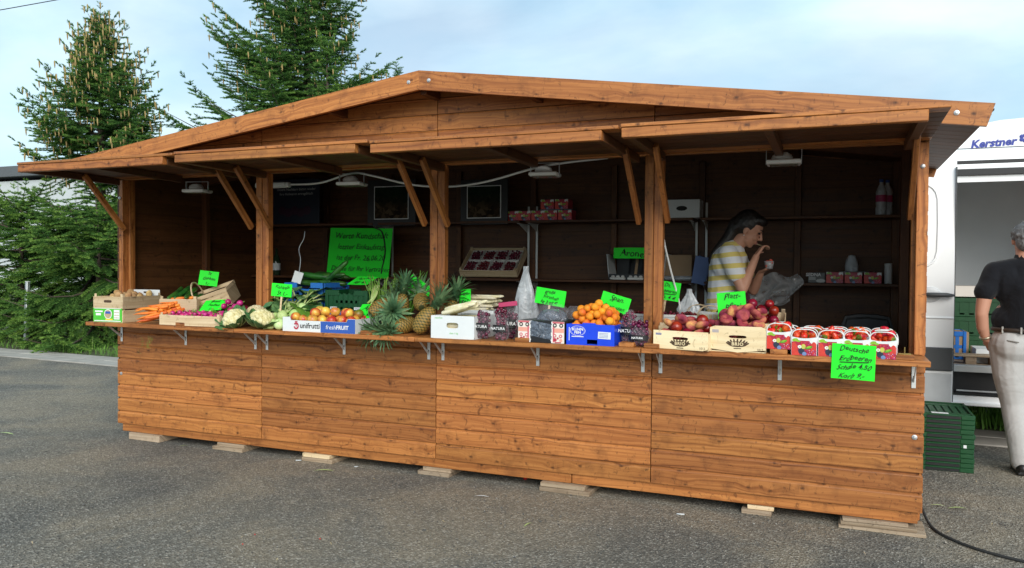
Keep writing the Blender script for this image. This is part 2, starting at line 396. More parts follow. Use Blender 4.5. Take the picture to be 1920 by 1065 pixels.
for i in range(-34, 14):
    for j in range(2):
        x = i*1.0+.5*j; y = kerb_y(x)+.17+.345*j
        link('kerb_stone', kme, kerb, (x, y, -.016+rng.uniform(-.003, .004)), (0, 0, math.atan2(KD.y, KD.x)+rng.uniform(-.004, .004)))
# loose grit lying on the asphalt
gm = []; gf = []; k = 0
for i in range(17000):
    d = 1.2+abs(nr.normal())*4.2; a = nr.uniform(-.75, .75)
    fwd = np.array([CF[0], CF[1]]); rt = np.array([CR[0], CR[1]]); p = CAM[:2]+fwd*d+rt*a*d*1.0
    if 0.05 < p[0] < 5.95 and p[1] > .05: continue
    s = nr.uniform(.0025, .0065)*(1.8 if i % 40 == 0 else 1); q = nr.normal(size=(6, 3)); q /= np.linalg.norm(q, axis=1)[:, None]
    oct_ = np.array([(1, 0, 0), (-1, 0, 0), (0, 1, 0), (0, -1, 0), (0, 0, .7), (0, 0, -.6)])*nr.uniform(.6, 1.3, (6, 1))*s
    an = nr.uniform(0, 6.28); R = np.array([[math.cos(an), -math.sin(an), 0], [math.sin(an), math.cos(an), 0], [0, 0, 1]])
    gm += [tuple(x) for x in (oct_ @ R.T+np.array([p[0], p[1], s*.45]))]
    gf += [tuple(k+t for t in tr) for tr in ((0, 2, 4), (2, 1, 4), (1, 3, 4), (3, 0, 4), (2, 0, 5), (1, 2, 5), (3, 1, 5), (0, 3, 5))]; k += 6
def grit_mat():
    t = NT('grit_stones'); c = t.voro(t.obj(), 60, 'Color'); t.color(t.ramp(t.sep(c)[0], [(0, (.05, .05, .05)), (.6, (.13, .125, .115)), (.9, (.28, .25, .21)), (1, (.42, .40, .37))])); t.rough(.85); return t.m
gb = MB(); gb.v, gb.f, gb.m = gm, gf, [0]*len(gf); o = gb.build('grit', grit_mat(), smooth=False); tag(o, 'loose grey grit scattered over the asphalt', 'gravel', kind='stuff')

# ------------------------------------------------------------------ market stall
L, PW, PP, Z0 = 6.0, 1.5, .11, .1204
CT = .990                                   # counter top
stall = thing('market_stall', 'long brown stained timber market stall with raised flaps and low gabled roof', 'market stall')
PROF = [(.008, .002), (.0008, .0045), (0, .006), (0, .092), (.002, .096), (.0115, .106), (.0115, .114), (.0165, .114), (.0175, .108), (.0175, .002)]
_pl = {}
def plank_mesh(ln, h=PP, mat='stain'):
    k = (round(ln, 3), round(h, 3), mat)
    if k not in _pl:
        pr = [(y, z if z < .06 else z-(PP-h)) for y, z in PROF]
        b = MB().prism(pr, -ln/2, ln/2, 'x')
        if mat == 'stain' and h > .1:
            for sx in (-1, 1):
                for nz in (.030, .078): b.add([(sx*(ln/2-.028)+.0028*math.cos(a_*.785), -.0006, nz+.0028*math.sin(a_*.785)) for a_ in range(8)], [tuple(range(8))], 1)
        _pl[k] = b.mesh('plank', [M[mat], M['ink_brown']], smooth=False)
    return _pl[k]
def plank(x, y, z, ln, rz=0, h=PP, dx=True, mat='stain'):
    # boards are laid with tongue up: a small shadow gap stays under each board
    return link('plank', plank_mesh(ln, h, mat), stall, (x+(rng.uniform(-.001, .001) if dx else 0), y+rng.uniform(-.0008, .0008), z), (0, 0, rz))
def beam(name, p0, p1, sec, parent=stall, mat='stain', bev=.003, up=(0, 0, 1), ext=0):
    """a squared timber from p0 to p1; local X runs along it. sec = (width, height)"""
    p0, p1 = Vector(p0), Vector(p1); d = p1-p0; ln = d.length+ext; x = d.normalized(); upv = Vector(up)
    if abs(x.dot(upv)) > .97: upv = Vector((0, 1, 0))
    y = upv.cross(x).normalized(); z = x.cross(y)
    R = Matrix((x, y, z)).transposed()
    o = MB().box((0, 0, 0), (ln, sec[0], sec[1]), bev=bev).build(name, M[mat], parent)
    o.matrix_local = Matrix.Translation((p0+p1)/2) @ R.to_4x4(); return o
# front wall: four panels of boards under the counter
for k in range(4):
    for n in range(8):
        h = PP if n < 7 else .072
        plank((k+.5)*PW, 0, Z0+n*PP, PW-.006, h=h)
    link('wall_lining', MB().box((0, 0, 0), (PW-.01, .012, .80)).mesh('wall_lining', M['stain'], False), stall, ((k+.5)*PW, .026, .545))
beam('skirt_beam', (.04, .045, .093), (3.98, .045, .093), (.06, .068)); beam('skirt_beam', (3.985, .047, .093), (5.98, .047, .093), (.06, .068))
for (x, y) in ((0.05, .93), (.05, 1.86), (5.95, .93), (5.95, 1.86)): pass
beam('skirt_beam', (.03, .08, .093), (.03, 1.88, .093), (.05, .066)); beam('skirt_beam', (5.97, .08, .093), (5.97, 1.88, .093), (.05, .066)); beam('skirt_beam', (.06, 1.86, .093), (5.94, 1.86, .093), (.05, .066))
for i in range(13): beam('floor_board', (.06, .11+i*.137, .14), (5.94, .11+i*.137, .14), (.132, .022), mat='stain_shade')
# side and back walls
NW = 20
for n in range(NW):
    z = Z0+n*PP
    plank(-.0005, .955, z, 1.90, -math.pi/2, mat='stain_shade'); plank(L+.0005, .955, z, 1.90, math.pi/2, mat='stain_shade' if 0 else 'stain')
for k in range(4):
    for n in range(NW): plank((k+.5)*PW, 1.912, z := Z0+n*PP, PW-.006, math.pi, mat='stain_shade')
# roof: two slopes with boards, rafters, verge boards at the front and the back
SL = .1366; RT = 2.735; EX = 3.264; Y0, Y1 = -.235, 2.10
ang = math.atan(SL)
def zr(x): return RT-.055-SL*abs(x-3)      # underside of the roof boards
felt = plain('bitumen_felt', (.03, .031, .033), .9, 0, .25, 30)
for s in (-1, 1):
    ln = EX/math.cos(ang)
    for i in range(17):
        yy = Y0+.005+(i+.5)*(Y1-Y0-.01)/17
        o = MB().box((0, 0, 0), (ln-.02, (Y1-Y0)/17-.004, .02), bev=.002).build('roof_board', M['stain_shade'], stall, (3+s*EX/2, yy, zr(3+s*EX/2)+.010), (0, s*ang, 0))
    o = MB().box((0, 0, 0), (ln-.004, Y1-Y0+.03, .008)).build('roof_felt', felt, stall, (3+s*EX/2, (Y0+Y1)/2, zr(3+s*EX/2)+.0265), (0, s*ang, 0))
    for yy in (Y0-.016, Y1+.016):
        pts = [(3, RT), (3+s*EX, RT-SL*EX), (3+s*(EX-.035), RT-SL*EX-.112), (3, RT-.125)]
        dx, dz = 3+s*EX/2, RT-SL*EX/2-.06
        pr = [((x-dx)*math.cos(ang)+(-s)*(z-dz)*math.sin(ang), (s)*(x-dx)*math.sin(ang)+(z-dz)*math.cos(ang)) for x, z in pts]
        o = MB().prism(pr, -.014, .014).build('verge_board', M['stain'], stall, (dx, yy, dz), (0, s*ang, 0), smooth=False)
        for (bx, bz) in ((3+s*.075, RT-.062-.010), (3+s*(EX-.17), RT-SL*(EX-.17)-.060)):
            if yy < 0: MB().lathe([(.013, 0), (.013, .003), (.009, .004), (.007, .009), (.0, .010)], 10).build('bolt', M['galv'], stall, (bx, yy-.0145, bz), (math.pi/2, 0, 0))
    for xx in (.75, 2.25, 3.05):
        X = 3+s*xx*1.0
        for yy in (.03, .95, 1.86): pass
    for yy in (.95,): beam('rafter', (3, yy, zr(3)-.045), (3+s*3.0, yy, zr(3+s*3.0)-.045), (.05, .085), mat='stain_shade')
beam('ridge_beam', (3, -.2, zr(3)-.045), (3, 2.05, zr(3)-.045), (.045, .09), mat='stain_shade')
for x in (.75, 2.25, 3.75, 5.25): beam('purlin', (x, -.2, zr(x)-.032), (x, 2.05, zr(x)-.032), (.045, .055), mat='stain_shade')
# gable boards (front and back), cut to the slope of the roof
def clip(poly, f):
    out = []
    for i in range(len(poly)):
        a, b = poly[i], poly[(i+1) % len(poly)]; fa, fb = f(a), f(b)
        if fa <= 0: out.append(a)
        if fa*fb < 0: t = fa/(fa-fb); out.append((a[0]+(b[0]-a[0])*t, a[1]+(b[1]-a[1])*t))
    return out
GZ = 2.387-2*PP
for yy, rz in ((0, 0), (1.912, 1)):
    for k in range(4):
        for n in range(6):
            if rz and n == 0: pass
            z0 = GZ+n*PP; x0, x1 = k*PW+.003, (k+1)*PW-.003
            if rz: z0 = Z0+(NW+n)*PP
            q = clip([(x0, z0+.002), (x1, z0+.002), (x1, z0+PP-.002), (x0, z0+PP-.002)], lambda p: p[1]-zr(p[0])+.002)
            q = [p for i, p in enumerate(q) if math.dist(p, q[i-1]) > 1e-4]
            if len(q) < 3: continue
            cx, cz = (x0+x1)/2, z0
            b = MB().prism([(x-cx, z-cz) for x, z in q], 0, .0175)
            # bevelled upper arris that catches the light
            if q and max(p[1] for p in q) >= z0+PP-.003:
                tx = [p[0]-cx for p in q if p[1] > z0+PP-.004]
                if len(tx) >= 2: b.add([(min(tx), 0.0005, PP-.012), (max(tx), 0.0005, PP-.012), (max(tx), -.003, PP-.006), (min(tx), -.003, PP-.006), (max(tx), .002, PP-.0015), (min(tx), .002, PP-.0015)], [(0, 1, 2, 3), (3, 2, 4, 5)])
            b.build('gable_plank', M['stain'], stall, (cx, yy if not rz else yy-.0175, cz), smooth=False)
    MB().prism([(.02, 2.2), (5.98, 2.2), (5.98, zr(6)-.01), (3, zr(3)-.01), (.02, zr(0)-.01)], .022, .030).build('gable_lining', M['stain_shade'], stall, (0, yy-(.05 if rz else 0), 0), smooth=False)
beam('lintel', (.0, .045, 2.185), (6.0, .045, 2.185), (.05, .07))
# posts in pairs at every seam
for k in range(5):
    for s in (-1, 1):
        if (k == 0 and s < 0) or (k == 4 and s > 0): continue
        x = k*PW+s*.029; beam('post', (x, .030+(.004 if s > 0 else 0), CT+.001), (x, .030+(.004 if s > 0 else 0), 2.150), (.056, .056), up=(0, 1, 0))
for x in (.048, 5.952):
    for y in (.09, .95, 1.85): beam('wall_post', (x, y, .152), (x, y, 2.30), (.055, .055), up=(0, 1, 0), mat='stain_shade' if y > .2 else 'stain')
for x in [i*.75 for i in range(1, 8)]: beam('wall_post', (x, 1.868, .152), (x, 1.868, 2.34), (.05, .045), up=(0, 1, 0), mat='stain_shade')
# counter board outside and display table inside
for k in range(4):
    w = PW-.004
    beam('counter_board', (k*PW+.002, -.232, CT-.015), ((k+1)*PW-.002, -.232, CT-.015), (.145, .030)); beam('counter_board', (k*PW+.002, -.081, CT-.015), ((k+1)*PW-.002, -.081, CT-.015), (.153, .030))
    for j in range(3): beam('table_board', (k*PW+.004, .085+j*.165, CT-.0145), ((k+1)*PW-.004, .085+j*.165, CT-.0145), (.16, .029), mat='stain_shade')
    for j, xx in enumerate((.055, .75, 1.445)):
        b = thing('bracket', None, None); del_ = b; bpy.data.objects.remove(b)
        bx = k*PW+xx
        br = MB().box((0, -.003, -.075), (.022, .004, .150), bev=.001).box((0, -.085, -.003), (.022, .165, .004), bev=.001)
        br.add([(-.002, -.004, -.12), (.002, -.004, -.12), (.002, -.15, -.006), (-.002, -.15, -.006), (-.002, -.004, -.10), (.002, -.004, -.10), (.002, -.13, -.006), (-.002, -.13, -.006)], [(0, 1, 2, 3), (4, 5, 6, 7), (0, 3, 7, 4), (1, 2, 6, 5), (0, 1, 5, 4), (3, 2, 6, 7)])
        br.box((0, -.0055, -.10), (.006, .002, .035), mi=1)
        br.build('counter_bracket', [M['bracket'], M['black_pl']], stall, (bx, -.002, CT-.030), smooth=False)
for x in (.12, .98, 2.62, 3.75, 4.41, 4.56, 5.26, 5.88):
    beam('counter_cleat', (x-.045, -.252, CT+.0135), (x+.045, -.252, CT+.0135), (.085, .026))
MB().box((0, 0, 0), (.06, .02, .006), bev=.001, mi=0).tube([(0, 0, 0), (0, 0, .035)], .003, 6).build('latch', plain('brass', (.45, .33, .12), .4, .9), stall, (5.88, -.262, CT+.030))
for (x, z) in ((.045, .56), (5.955, .56)): MB().lathe([(.014, 0), (.014, .003), (.009, .004), (.007, .009), (.0, .010)], 10).build('bolt', M['galv'], stall, (x, -.0005, z-.02), (math.pi/2, 0, 0))
for (x, z) in ((.03, 2.0), (5.97, 2.02)): MB().lathe([(.012, 0), (.012, .003), (.009, .004), (.007, .009), (.0, .010)], 10).build('bolt', M['galv'], stall, (x, .0005, z), (math.pi/2, 0, 0))
# four raised flaps, each with boards, front batten, arms and struts
for k in range(4):
    x0, x1 = k*PW, (k+1)*PW; fl = bpy.data.objects.new('flap', None); col.objects.link(fl); fl.parent = stall
    dz = (0, .006, -.002, .004)[k]; fl.location = (x0, 0, 2.152+dz); fl.rotation_euler = (-rad(1.0), 0, 0)
    for j in range(8):
        w = .875/8; o = MB().box((0, 0, 0), (PW-.012, w-.003, .018), bev=.003).build('flap_board', M['stain_shade'] if 0 < j < 7 else M['stain'], fl, (PW/2+.01, -.005-(j+.5)*w, .010))  # middle boards take the darkened stain, shade under the flap painted in
    o = beam('batten', (.02, -.853, -.026), (1.415, -.853, -.026), (.042, .052), fl)
    for xx in (.055, .73, 1.395): beam('arm', (xx, -.83, -.026), (xx, -.035, -.026), (.045, .050), fl, 'stain_shade')
    for xx, s in ((.055, 1), (1.395, -1)):
        bx = xx+.0 + s*.028; bx = .090 if s > 0 else 1.360
        bx = .027 if s > 0 else 1.473
        bx += s*(.062 if not (k in (0,) and s > 0) else .062)
        beam('strut', (bx, -.02, -.395), (bx, -.36, -.035), (.03, .042), fl, ext=.06)
# wall shelves at the back
SH1, SH2 = 1.352, 1.862
for k in range(4):
    for z in (SH1, SH2):
        beam('shelf_board', (k*PW+.03, 1.715, z-.012), ((k+1)*PW-.03, 1.715, z-.012), (.26, .022), mat='stain_shade')
        for xx in ((k+1)*PW-.05, k*PW+.05):
            if 0 < xx < 6 and not (k == 3 and xx > 5.9) and not (k == 0 and xx < .1):
                br = MB().box((0, 0, 0), (.02, .22, .004)).add([(-.002, .10, -.002), (.002, .10, -.002), (.002, .10, -.07), (-.002, .10, -.07), (-.002, -.10, -.002), (.002, -.10, -.002)], [(0, 3, 4), (1, 2, 5), (0, 1, 5, 4), (3, 2, 5, 4)])
                br.build('shelf_bracket', M['bracket'], stall, (xx, 1.72, z-.0255), smooth=False)
for x in (1.46, 1.54, 2.96, 3.04, 4.46, 4.54):
    r = MB().box((0, 0, 0), (.018, .006, 1.1)).build('shelf_rail', M['bracket'], stall, (x, 1.84, 1.45), smooth=False)
    for i in range(18): pass
# timber packing under the stall
for i, (x, w, d, n, lab) in enumerate(((.30, .34, .20, 1, 'long grey packing board under the stall near its end with the potato crate'), (1.17, .30, .24, 2, 'two-layer packing boards under the stall below the radish crate'), (2.02, .27, .22, 2, 'pale yellowish packing boards under the stall below the white and blue apple box'), (2.98, .25, .22, 2, 'dark packing boards under the stall below the white asparagus box'),
        (3.95, .34, .26, 2, 'wide pale packing boards under the stall at the joint of its skirt beams'), (5.13, .17, .20, 2, 'short pale packing block under the stall below the branded plywood crates'), (5.80, .44, .26, 3, 'stack of thin packing boards under the corner of the stall below the strawberries'))):
    t = thing('packing_boards', lab, 'packing wood', (x, .055+.02*(i % 2), 0), 0, 'packing under the stall')
    zz = 0
    for j in range(n):
        th = .058/n-.0005; MB().box((0, 0, 0), (w*(1-.12*j), d, th-.001), bev=.002).build('board', M['oldwood'] if i not in (2, 5) or j == 0 else M['crate'], t, (.02*j*(1 if i % 2 else -1), .04+.012*j, zz+th/2), (0, 0, .03*(j-.5))); zz += th
# flood lamps hung inside, and their cable
def lamp(x, y, z, rz, lab):
    t = thing('flood_lamp', lab, 'lamp', (x, y, z), rz, 'flood lamps hung under the flaps')
    MB().box((0, 0, .012), (.19, .15, .024), bev=.006).build('lamp_frame', M['white_pl'], t)
    MB().box((0, 0, -.002), (.155, .115, .005)).build('lamp_glass', plain('lamp_glass', (.25, .24, .20), .1), t)
    MB().ell((-.01, .0, .04), (.06, .05, .035), nu=12, nv=6).box((.0, 0, .055), (.05, .06, .03), bev=.006).build('lamp_housing', M['grey_pl'], t)
    h = MB()
    for s in (-1, 1): h.box((s*.098, .0, .045), (.003, .018, .085))
    h.box((0, 0, .088), (.199, .018, .003)).build('lamp_bracket', M['galv'], t)
    return t
lamp(.74, .13, 2.035, .2, 'white flood lamp hung above the radish crate'); lamp(2.22, .13, 2.045, .15, 'white flood lamp hung above the apple box and pineapples')
lamp(3.75, .10, 2.055, .1, 'white flood lamp hung above the cherry bags'); lamp(5.25, .06, 2.065, .05, 'white flood lamp hung above the strawberry baskets')
cb = MB(); cp = [at(545, 346, .25), at(600, 343, .22), at(660, 325, .15), at(700, 330, .15), at(770, 346, .2), at(840, 350, .25), at(910, 341, .2), at(1000, 316, .12), at(1060, 305, .12), at(1140, 296, .2)]
def smooth_path(p, n=6):
    out = []
    for i in range(len(p)-1):
        a, b, c, d = p[max(i-1, 0)], p[i], p[i+1], p[min(i+2, len(p)-1)]
        for j in range(n):
            t = j/n; out.append(.5*((2*b)+(c-a)*t+(2*a-5*b+4*c-d)*t*t+(3*b-a-3*c+d)*t**3))
    out.append(p[-1]); return out
cb.tube(smooth_path([Vector(p) for p in cp]), .0075, 6).build('lamp_cable', M['white_pl'])
tag(bpy.data.objects['lamp_cable'], 'white cable sagging between the flood lamps under the stall roof', 'cable')
tl = thing('tube_light', 'short white tube light fitting under the stall roof before the dark poster', 'lamp', at(525, 347, .3), .1)
MB().box((-.08, 0, 0), (.28, .05, .045), bev=.01).box((.075, 0, 0), (.03, .045, .04), bev=.006).build('casing', M['white_pl'], tl)
hc = MB().tube(smooth_path([at(1243, 295, .12), at(1238, 345, .13), at(1240, 400, .14), at(1243, 440, .16), at(1256, 500, .2), at(1272, 560, .26), at(1275, 580, .28)]), [.006]*37, 6).build('power_cord', M['white_pl'])
tag(hc, 'white cord hanging down behind the post by the berry punnets', 'cord')

# ------------------------------------------------------------------ goods: helpers
def X(u, Y, v=600): return at(u, v, Y).x
def text(parent, s, size, loc, rot, mat, shear=0.0, align='CENTER', jit=0.0, space=1.0, bold=0.0, name='lettering'):
    cu = bpy.data.curves.new('t', 'FONT'); cu.body = s; cu.size = size; cu.shear = shear; cu.align_x = align; cu.align_y = 'CENTER'; cu.space_character = space; cu.offset = bold; cu.resolution_u = 2
    o = bpy.data.objects.new('t', cu); col.objects.link(o)
    dg = bpy.context.evaluated_depsgraph_get(); me = bpy.data.meshes.new_from_object(o.evaluated_get(dg)); bpy.data.objects.remove(o); bpy.data.curves.remove(cu)
    me.materials.clear(); me.materials.append(mat); me.name = name
    if jit:
        co = np.empty(len(me.vertices)*3); me.vertices.foreach_get('co', co); co = co.reshape(-1, 3); ph = rng.uniform(0, 6)
        co[:, 1] += jit*size*np.sin(co[:, 0]/size*1.7+ph)+jit*.6*size*np.sin(co[:, 0]/size*4.3+ph*2); co[:, 0] += jit*.5*size*np.sin(co[:, 1]/size*5+ph); me.vertices.foreach_set('co', co.ravel())
    return link(name, me, parent, loc, rot)
def sign(label, pos, w, h, lines, rz=0.0, tilt=0.0, roll=0.0, stick=0.0, under=(), size=None, mat='neon', align='CENTER'):
    """card in the local XZ plane facing -Y; tilt leans the top backwards, roll turns it in its plane"""
    t = thing('price_sign', label, 'price sign', pos, group='green handwritten price signs')
    t.rotation_euler = (Matrix.Rotation(rz, 3, 'Z') @ Matrix.Rotation(-tilt, 3, 'X') @ Matrix.Rotation(roll, 3, 'Y')).to_euler()
    b = MB(); n = 6
    for s in (0, 1):
        b.grid(lambda a, c: ((a-.5)*w, .0012*s+.012*w*math.sin(a*math.pi)*math.cos(c*2), (c-.5)*h), n, 3)
    b.build('card', M[mat], t)
    k = len(lines)
    for i, ln in enumerate(lines):
        sz = size or min(h/k*.92, w/max(3, len(ln))*1.75)
        bow = -.014*w
        text(t, ln, sz*.92, (rng.uniform(-.04, .04)*w, -.0035, h/2-(i+.55)*h/k), (math.pi/2, rng.uniform(-.06, .03), 0), M['ink'], .38, jit=.11, bold=sz*.006)
        if i in under: MB().box((0, 0, 0), (w*.66, .001, .0045*max(1, w/.25))).build('underline', M['ink'], t, (.02*w, -.0035, h/2-(i+1.0)*h/k), (0, -.05, 0))
    if stick: MB().box((0, 0, 0), (.014, .004, stick), bev=.001).build('stick', M['crate'], t, (0, .006, -h/2-stick/2+.05))
    return t
def heap(n, w, d, r, slope=.6, z0=0.0, tries=60, seed=1, flat=1.0):
    q = random.Random(seed); P = []
    for i in range(n):
        best = None
        for _ in range(tries):
            x, y = q.uniform(-w/2+r, w/2-r), q.uniform(-d/2+r, d/2-r); z = z0+r*flat
            for (a, b, c, rr) in P:
                dd = (a-x)**2+(b-y)**2
                if dd < (2*r)**2: z = max(z, c+math.sqrt((2*r)**2-dd)*flat*.93)
            s = z+slope*math.hypot(x/w, y/d)*w*.5
            if best is None or s < best[0]: best = (s, x, y, z)
        P.append((best[1], best[2], best[3], r))
    return [p[:3] for p in P]
def scatter(name, me, pts, label, cat, group, base, rz=0.0, sc=(.9, 1.1), tilt=math.pi):
    R = Matrix.Rotation(rz, 3, 'Z'); out = []
    for p in pts:
        q = R @ Vector(p)+Vector(base)
        out.append(tag(link(name, me, None, q, (rng.uniform(-tilt, tilt), rng.uniform(-tilt, tilt), rng.uniform(0, 6.28)), rng.uniform(*sc)), label, cat, group))
    return out
def slat_crate(label, w, d, h, pos, rz, rows=2, gap=.18, mat='crate', name='wooden_crate', low_front=1.0, group=None):
    """thin-slatted fruit crate: corner posts, slats on four sides, floor; local origin at the base centre"""
    t = thing(name, label, 'crate', pos, rz, group); th = .006; sh = h/rows*(1-gap)
    sm = {}
    for i in range(rows):
        z = h/rows*(i+.5)-h/rows*gap*.4
        for s in (-1, 1):
            link('slat', sm.setdefault('x', MB().box((0, 0, 0), (w, th, sh), bev=.0015).mesh('slat', M[mat])), t, (0, s*(d/2-th/2), z))
            link('slat', sm.setdefault('y', MB().box((0, 0, 0), (d-2*th-.002, th, sh), bev=.0015).mesh('slat', M[mat])), t, (s*(w/2-th/2), 0, z), (0, 0, math.pi/2))
    cp = MB().prism([(0, 0), (.022, 0), (0, .022)], .004, h+.012, 'z').mesh('corner_post', M[mat], False)
    for i, (sx, sy) in enumerate(((-1, -1), (1, -1), (1, 1), (-1, 1))): link('corner_post', cp, t, (sx*(w/2-th-.0005), sy*(d/2-th-.0005), 0), (0, 0, math.pi/2*i))
    MB().box((0, 0, .004), (w-2*th-.002, d-2*th-.002, .006)).build('crate_floor', M[mat], t)
    return t
def card_box(name, label, w, d, h, pos, rz, mats, th=.005, cut=None, cat='box', front_notch=True, group=None):
    t = thing(name, label, cat, pos, rz, group); m = mats if isinstance(mats, (list, tuple)) else [mats]
    pts = [(-w/2, 0), (w/2, 0), (w/2, h), (-w/2, h)]
    if cut: pts = cut(w, h)
    MB().prism(pts, -d/2, -d/2+th).build('front_panel', m[0], t, smooth=False); MB().prism([(-w/2, 0), (w/2, 0), (w/2, h), (-w/2, h)], d/2-th, d/2).build('back_panel', m[-1], t, smooth=False)
    sp = [(-d/2+th, 0), (d/2-th, 0), (d/2-th, h-.002), (-d/2+th, h-.002)]
    for s in (-1, 1): MB().prism(sp, s*w/2-(th if s > 0 else 0), s*w/2+(0 if s > 0 else th), 'x').build('side_panel', m[-1], t, smooth=False)
    MB().box((0, 0, .003), (w-2*th-.001, d-2*th-.001, .005)).build('box_floor', m[-1], t); return t
def hole_panel(w, h, hw, hh, hx, hz, d0, d1, n=12):
    """a plate with a rounded slot through it, as one closed mesh"""
    out = [(-w/2, 0), (w/2, 0), (w/2, h), (-w/2, h)]; inner = []
    for i in range(4*n):
        a = 2*math.pi*i/(4*n); c, s = math.cos(a), math.sin(a); inner.append((hx+hw/2*math.copysign(abs(c)**.5, c), hz+hh/2*math.copysign(abs(s)**.7, s)))
    o2 = []
    for (x, z) in inner:
        dx, dz = x-hx, z-hz; k = min((w/2-hx)/dx if dx > 1e-9 else ((-w/2-hx)/dx if dx < -1e-9 else 1e9), (h-hz)/dz if dz > 1e-9 else (-hz/dz if dz < -1e-9 else 1e9)); o2.append((hx+dx*k, hz+dz*k))
    b = MB(); N = 4*n; v = []
    for yy in (d0, d1): v += [(x, yy, z) for x, z in o2]+[(x, yy, z) for x, z in inner]
    f = []
    for i in range(N):
        j = (i+1) % N
        f += [(i, j, N+j, N+i), (2*N+i, 3*N+i, 3*N+j, 2*N+j), (N+i, N+j, 3*N+j, 3*N+i), (i, 2*N+i, 2*N+j, j)]
    # corners
    for c in out:
        near = sorted(range(N), key=lambda q: math.dist(o2[q], c))[:2]
        if abs(near[0]-near[1]) in (1, N-1) and math.dist(o2[near[0]], c) > 1e-6:
            a, bq = near; k0 = len(v); v += [(c[0], d0, c[1]), (c[0], d1, c[1])]; f += [(a, bq, k0), (2*N+a, 2*N+bq, k0+1), (a, k0, k0+1, 2*N+a), (bq, k0, k0+1, 2*N+bq)]
    return b.add(v, f)
def leaf_mesh(ln, w, droop=.5, fold=.25, ruf=.0, mat='leaf', stem=0.0, nu=8, nv=6, rib=True):
    b = MB(); ph = rng.uniform(0, 6)
    def fn(a, c):
        t = a; s = (c-.5)*2; ww = w/2*max(.03, math.sin(math.pi*min(1, t*.93+.05))**.75)
        dr = droop if abs(droop) > 1e-3 else 1e-3; x = ln*math.sin(t*dr)/dr; z = ln*(math.cos(t*dr)-1)/dr
        return (x, s*ww, z+abs(s)*fold*ww+ruf*w*math.sin(t*17+s*3+ph)*abs(s))
    b.grid(fn, nu, nv)
    if rib: b.tube([(fn(a, .5)[0], 0, fn(a, .5)[2]-.001) for a in (-.0, .3, .6, .9)], [w*.035, w*.028, w*.02, w*.008], 5, 1)
    if stem: b.tube([(-stem, 0, -stem*.15), (0, 0, 0)], w*.04, 5, 1)
    return b.mesh('leaf', [M[mat], M['stalk']])
def superbag(r, h, seed, top=.35):
    """crumpled bag: wide base, gathered or flopping top"""
    q = random.Random(seed); ph = [q.uniform(0, 6.28) for _ in range(8)]
    def fn(p):
        x, y, z = p; a = math.atan2(y, x); t = (z+1)/2
        k = (1-.12*t)*(1 if t < .62 else 1-(t-.62)*1.1*(1-top)) * (1+.09*math.sin(3*a+ph[0]+4*t)+.07*math.sin(5*a+ph[1]-6*t)+.05*math.sin(9*a+ph[2]+9*t)+.04*math.sin(14*a+ph[3]+17*t))
        rr = math.hypot(x, y)**.5 if math.hypot(x, y) > 0 else 0
        return (math.cos(a)*rr*k, math.sin(a)*rr*k*.8, z*(1+.06*math.sin(4*a+ph[4])))
    return MB().ell((0, 0, h/2), (r, r, h/2), nu=36, nv=22, fn=fn)

# ------------------------------------------------------------------ meshes of single fruits
def blob(rx, ry, rz, mat, name, nu=14, nv=9, fn=None): return MB().ell((0, 0, 0), (rx, ry, rz), nu=nu, nv=nv, fn=fn).mesh(name, M[mat], True, 180)
def lump(seed, amp=.1):
    q = random.Random(seed); d = [Vector((q.uniform(-1, 1), q.uniform(-1, 1), q.uniform(-1, 1))).normalized() for _ in range(5)]; am = [q.uniform(-amp, amp) for _ in d]
    def fn(p):
        v = Vector(p); k = 1+sum(a*max(0, v.dot(e))**3 for a, e in zip(am, d)); return tuple(v*k)
    return fn
potatoes = [blob(.036, .029, .026, 'potato', 'potato', fn=lump(i, .22)) for i in range(4)]
def dimple(depth=.25, w=.35, flat=0.0):
    def fn(p):
        x, y, z = p; r = math.hypot(x, y); k = depth*math.exp(-(r/w)**2); return (x, y, z-k if z > 0 else z+k*.6)
    return fn
apple_me = MB().ell((0, 0, 0), (.037, .037, .034), nu=18, nv=12, fn=dimple(.28, .3)).tube([(0, 0, .022), (.003, 0, .034)], .0017, 5, 1).mesh('apple', [M['apple'], M['ink_brown']], True, 180)
def groove(p):
    x, y, z = p; a = math.atan2(y, x); k = 1-.06*math.exp(-(a/.28)**2); r = math.hypot(x, y); return (x*k, y*k, z-.14*math.exp(-(r/.25)**2)*(1 if z > 0 else -.5))
apricot_me = blob(.0245, .0235, .024, 'apricot', 'apricot', 16, 10, groove)
flat_me = blob(.0375, .0365, .0205, 'flatpeach', 'flat_peach', 20, 12, dimple(.75, .33))
nect_me = blob(.034, .033, .033, 'nectarine', 'nectarine', 16, 10, groove)
radish_me = MB().ell((0, 0, 0), (.0155, .0155, .0165), nu=12, nv=8).tube([(0, 0, -.014), (.002, 0, -.026), (.006, .002, -.04)], [.003, .0014, .0004], 5).tube([(0, 0, .014), (0, .001, .026)], [.004, .003], 5, 1).mesh('radish', [M['radish'], M['leaf2']], True, 180)
def straw_mesh():
    b = MB(); b.lathe([(.0005, -.021), (.006, -.018), (.0115, -.008), (.0150, .004), (.0140, .012), (.008, .0165), (.0005, .0172)], 14)
    for i in range(8):
        a = i*math.pi/4; c, s = math.cos(a), math.sin(a)
        b.add([(.002*c, .002*s, .0180), (.009*c-.0035*s, .009*s+.0035*c, .0188), (.017*c, .017*s, .0165), (.009*c+.0035*s, .009*s-.0035*c, .0188)], [(0, 1, 2, 3)], 1)
    b.tube([(0, 0, .016), (.002, 0, .028)], .0013, 5, 1); return b.mesh('strawberry', [M['strawberry'], M['leaf2']], True, 60)
straw_me = straw_mesh()
carrots = []
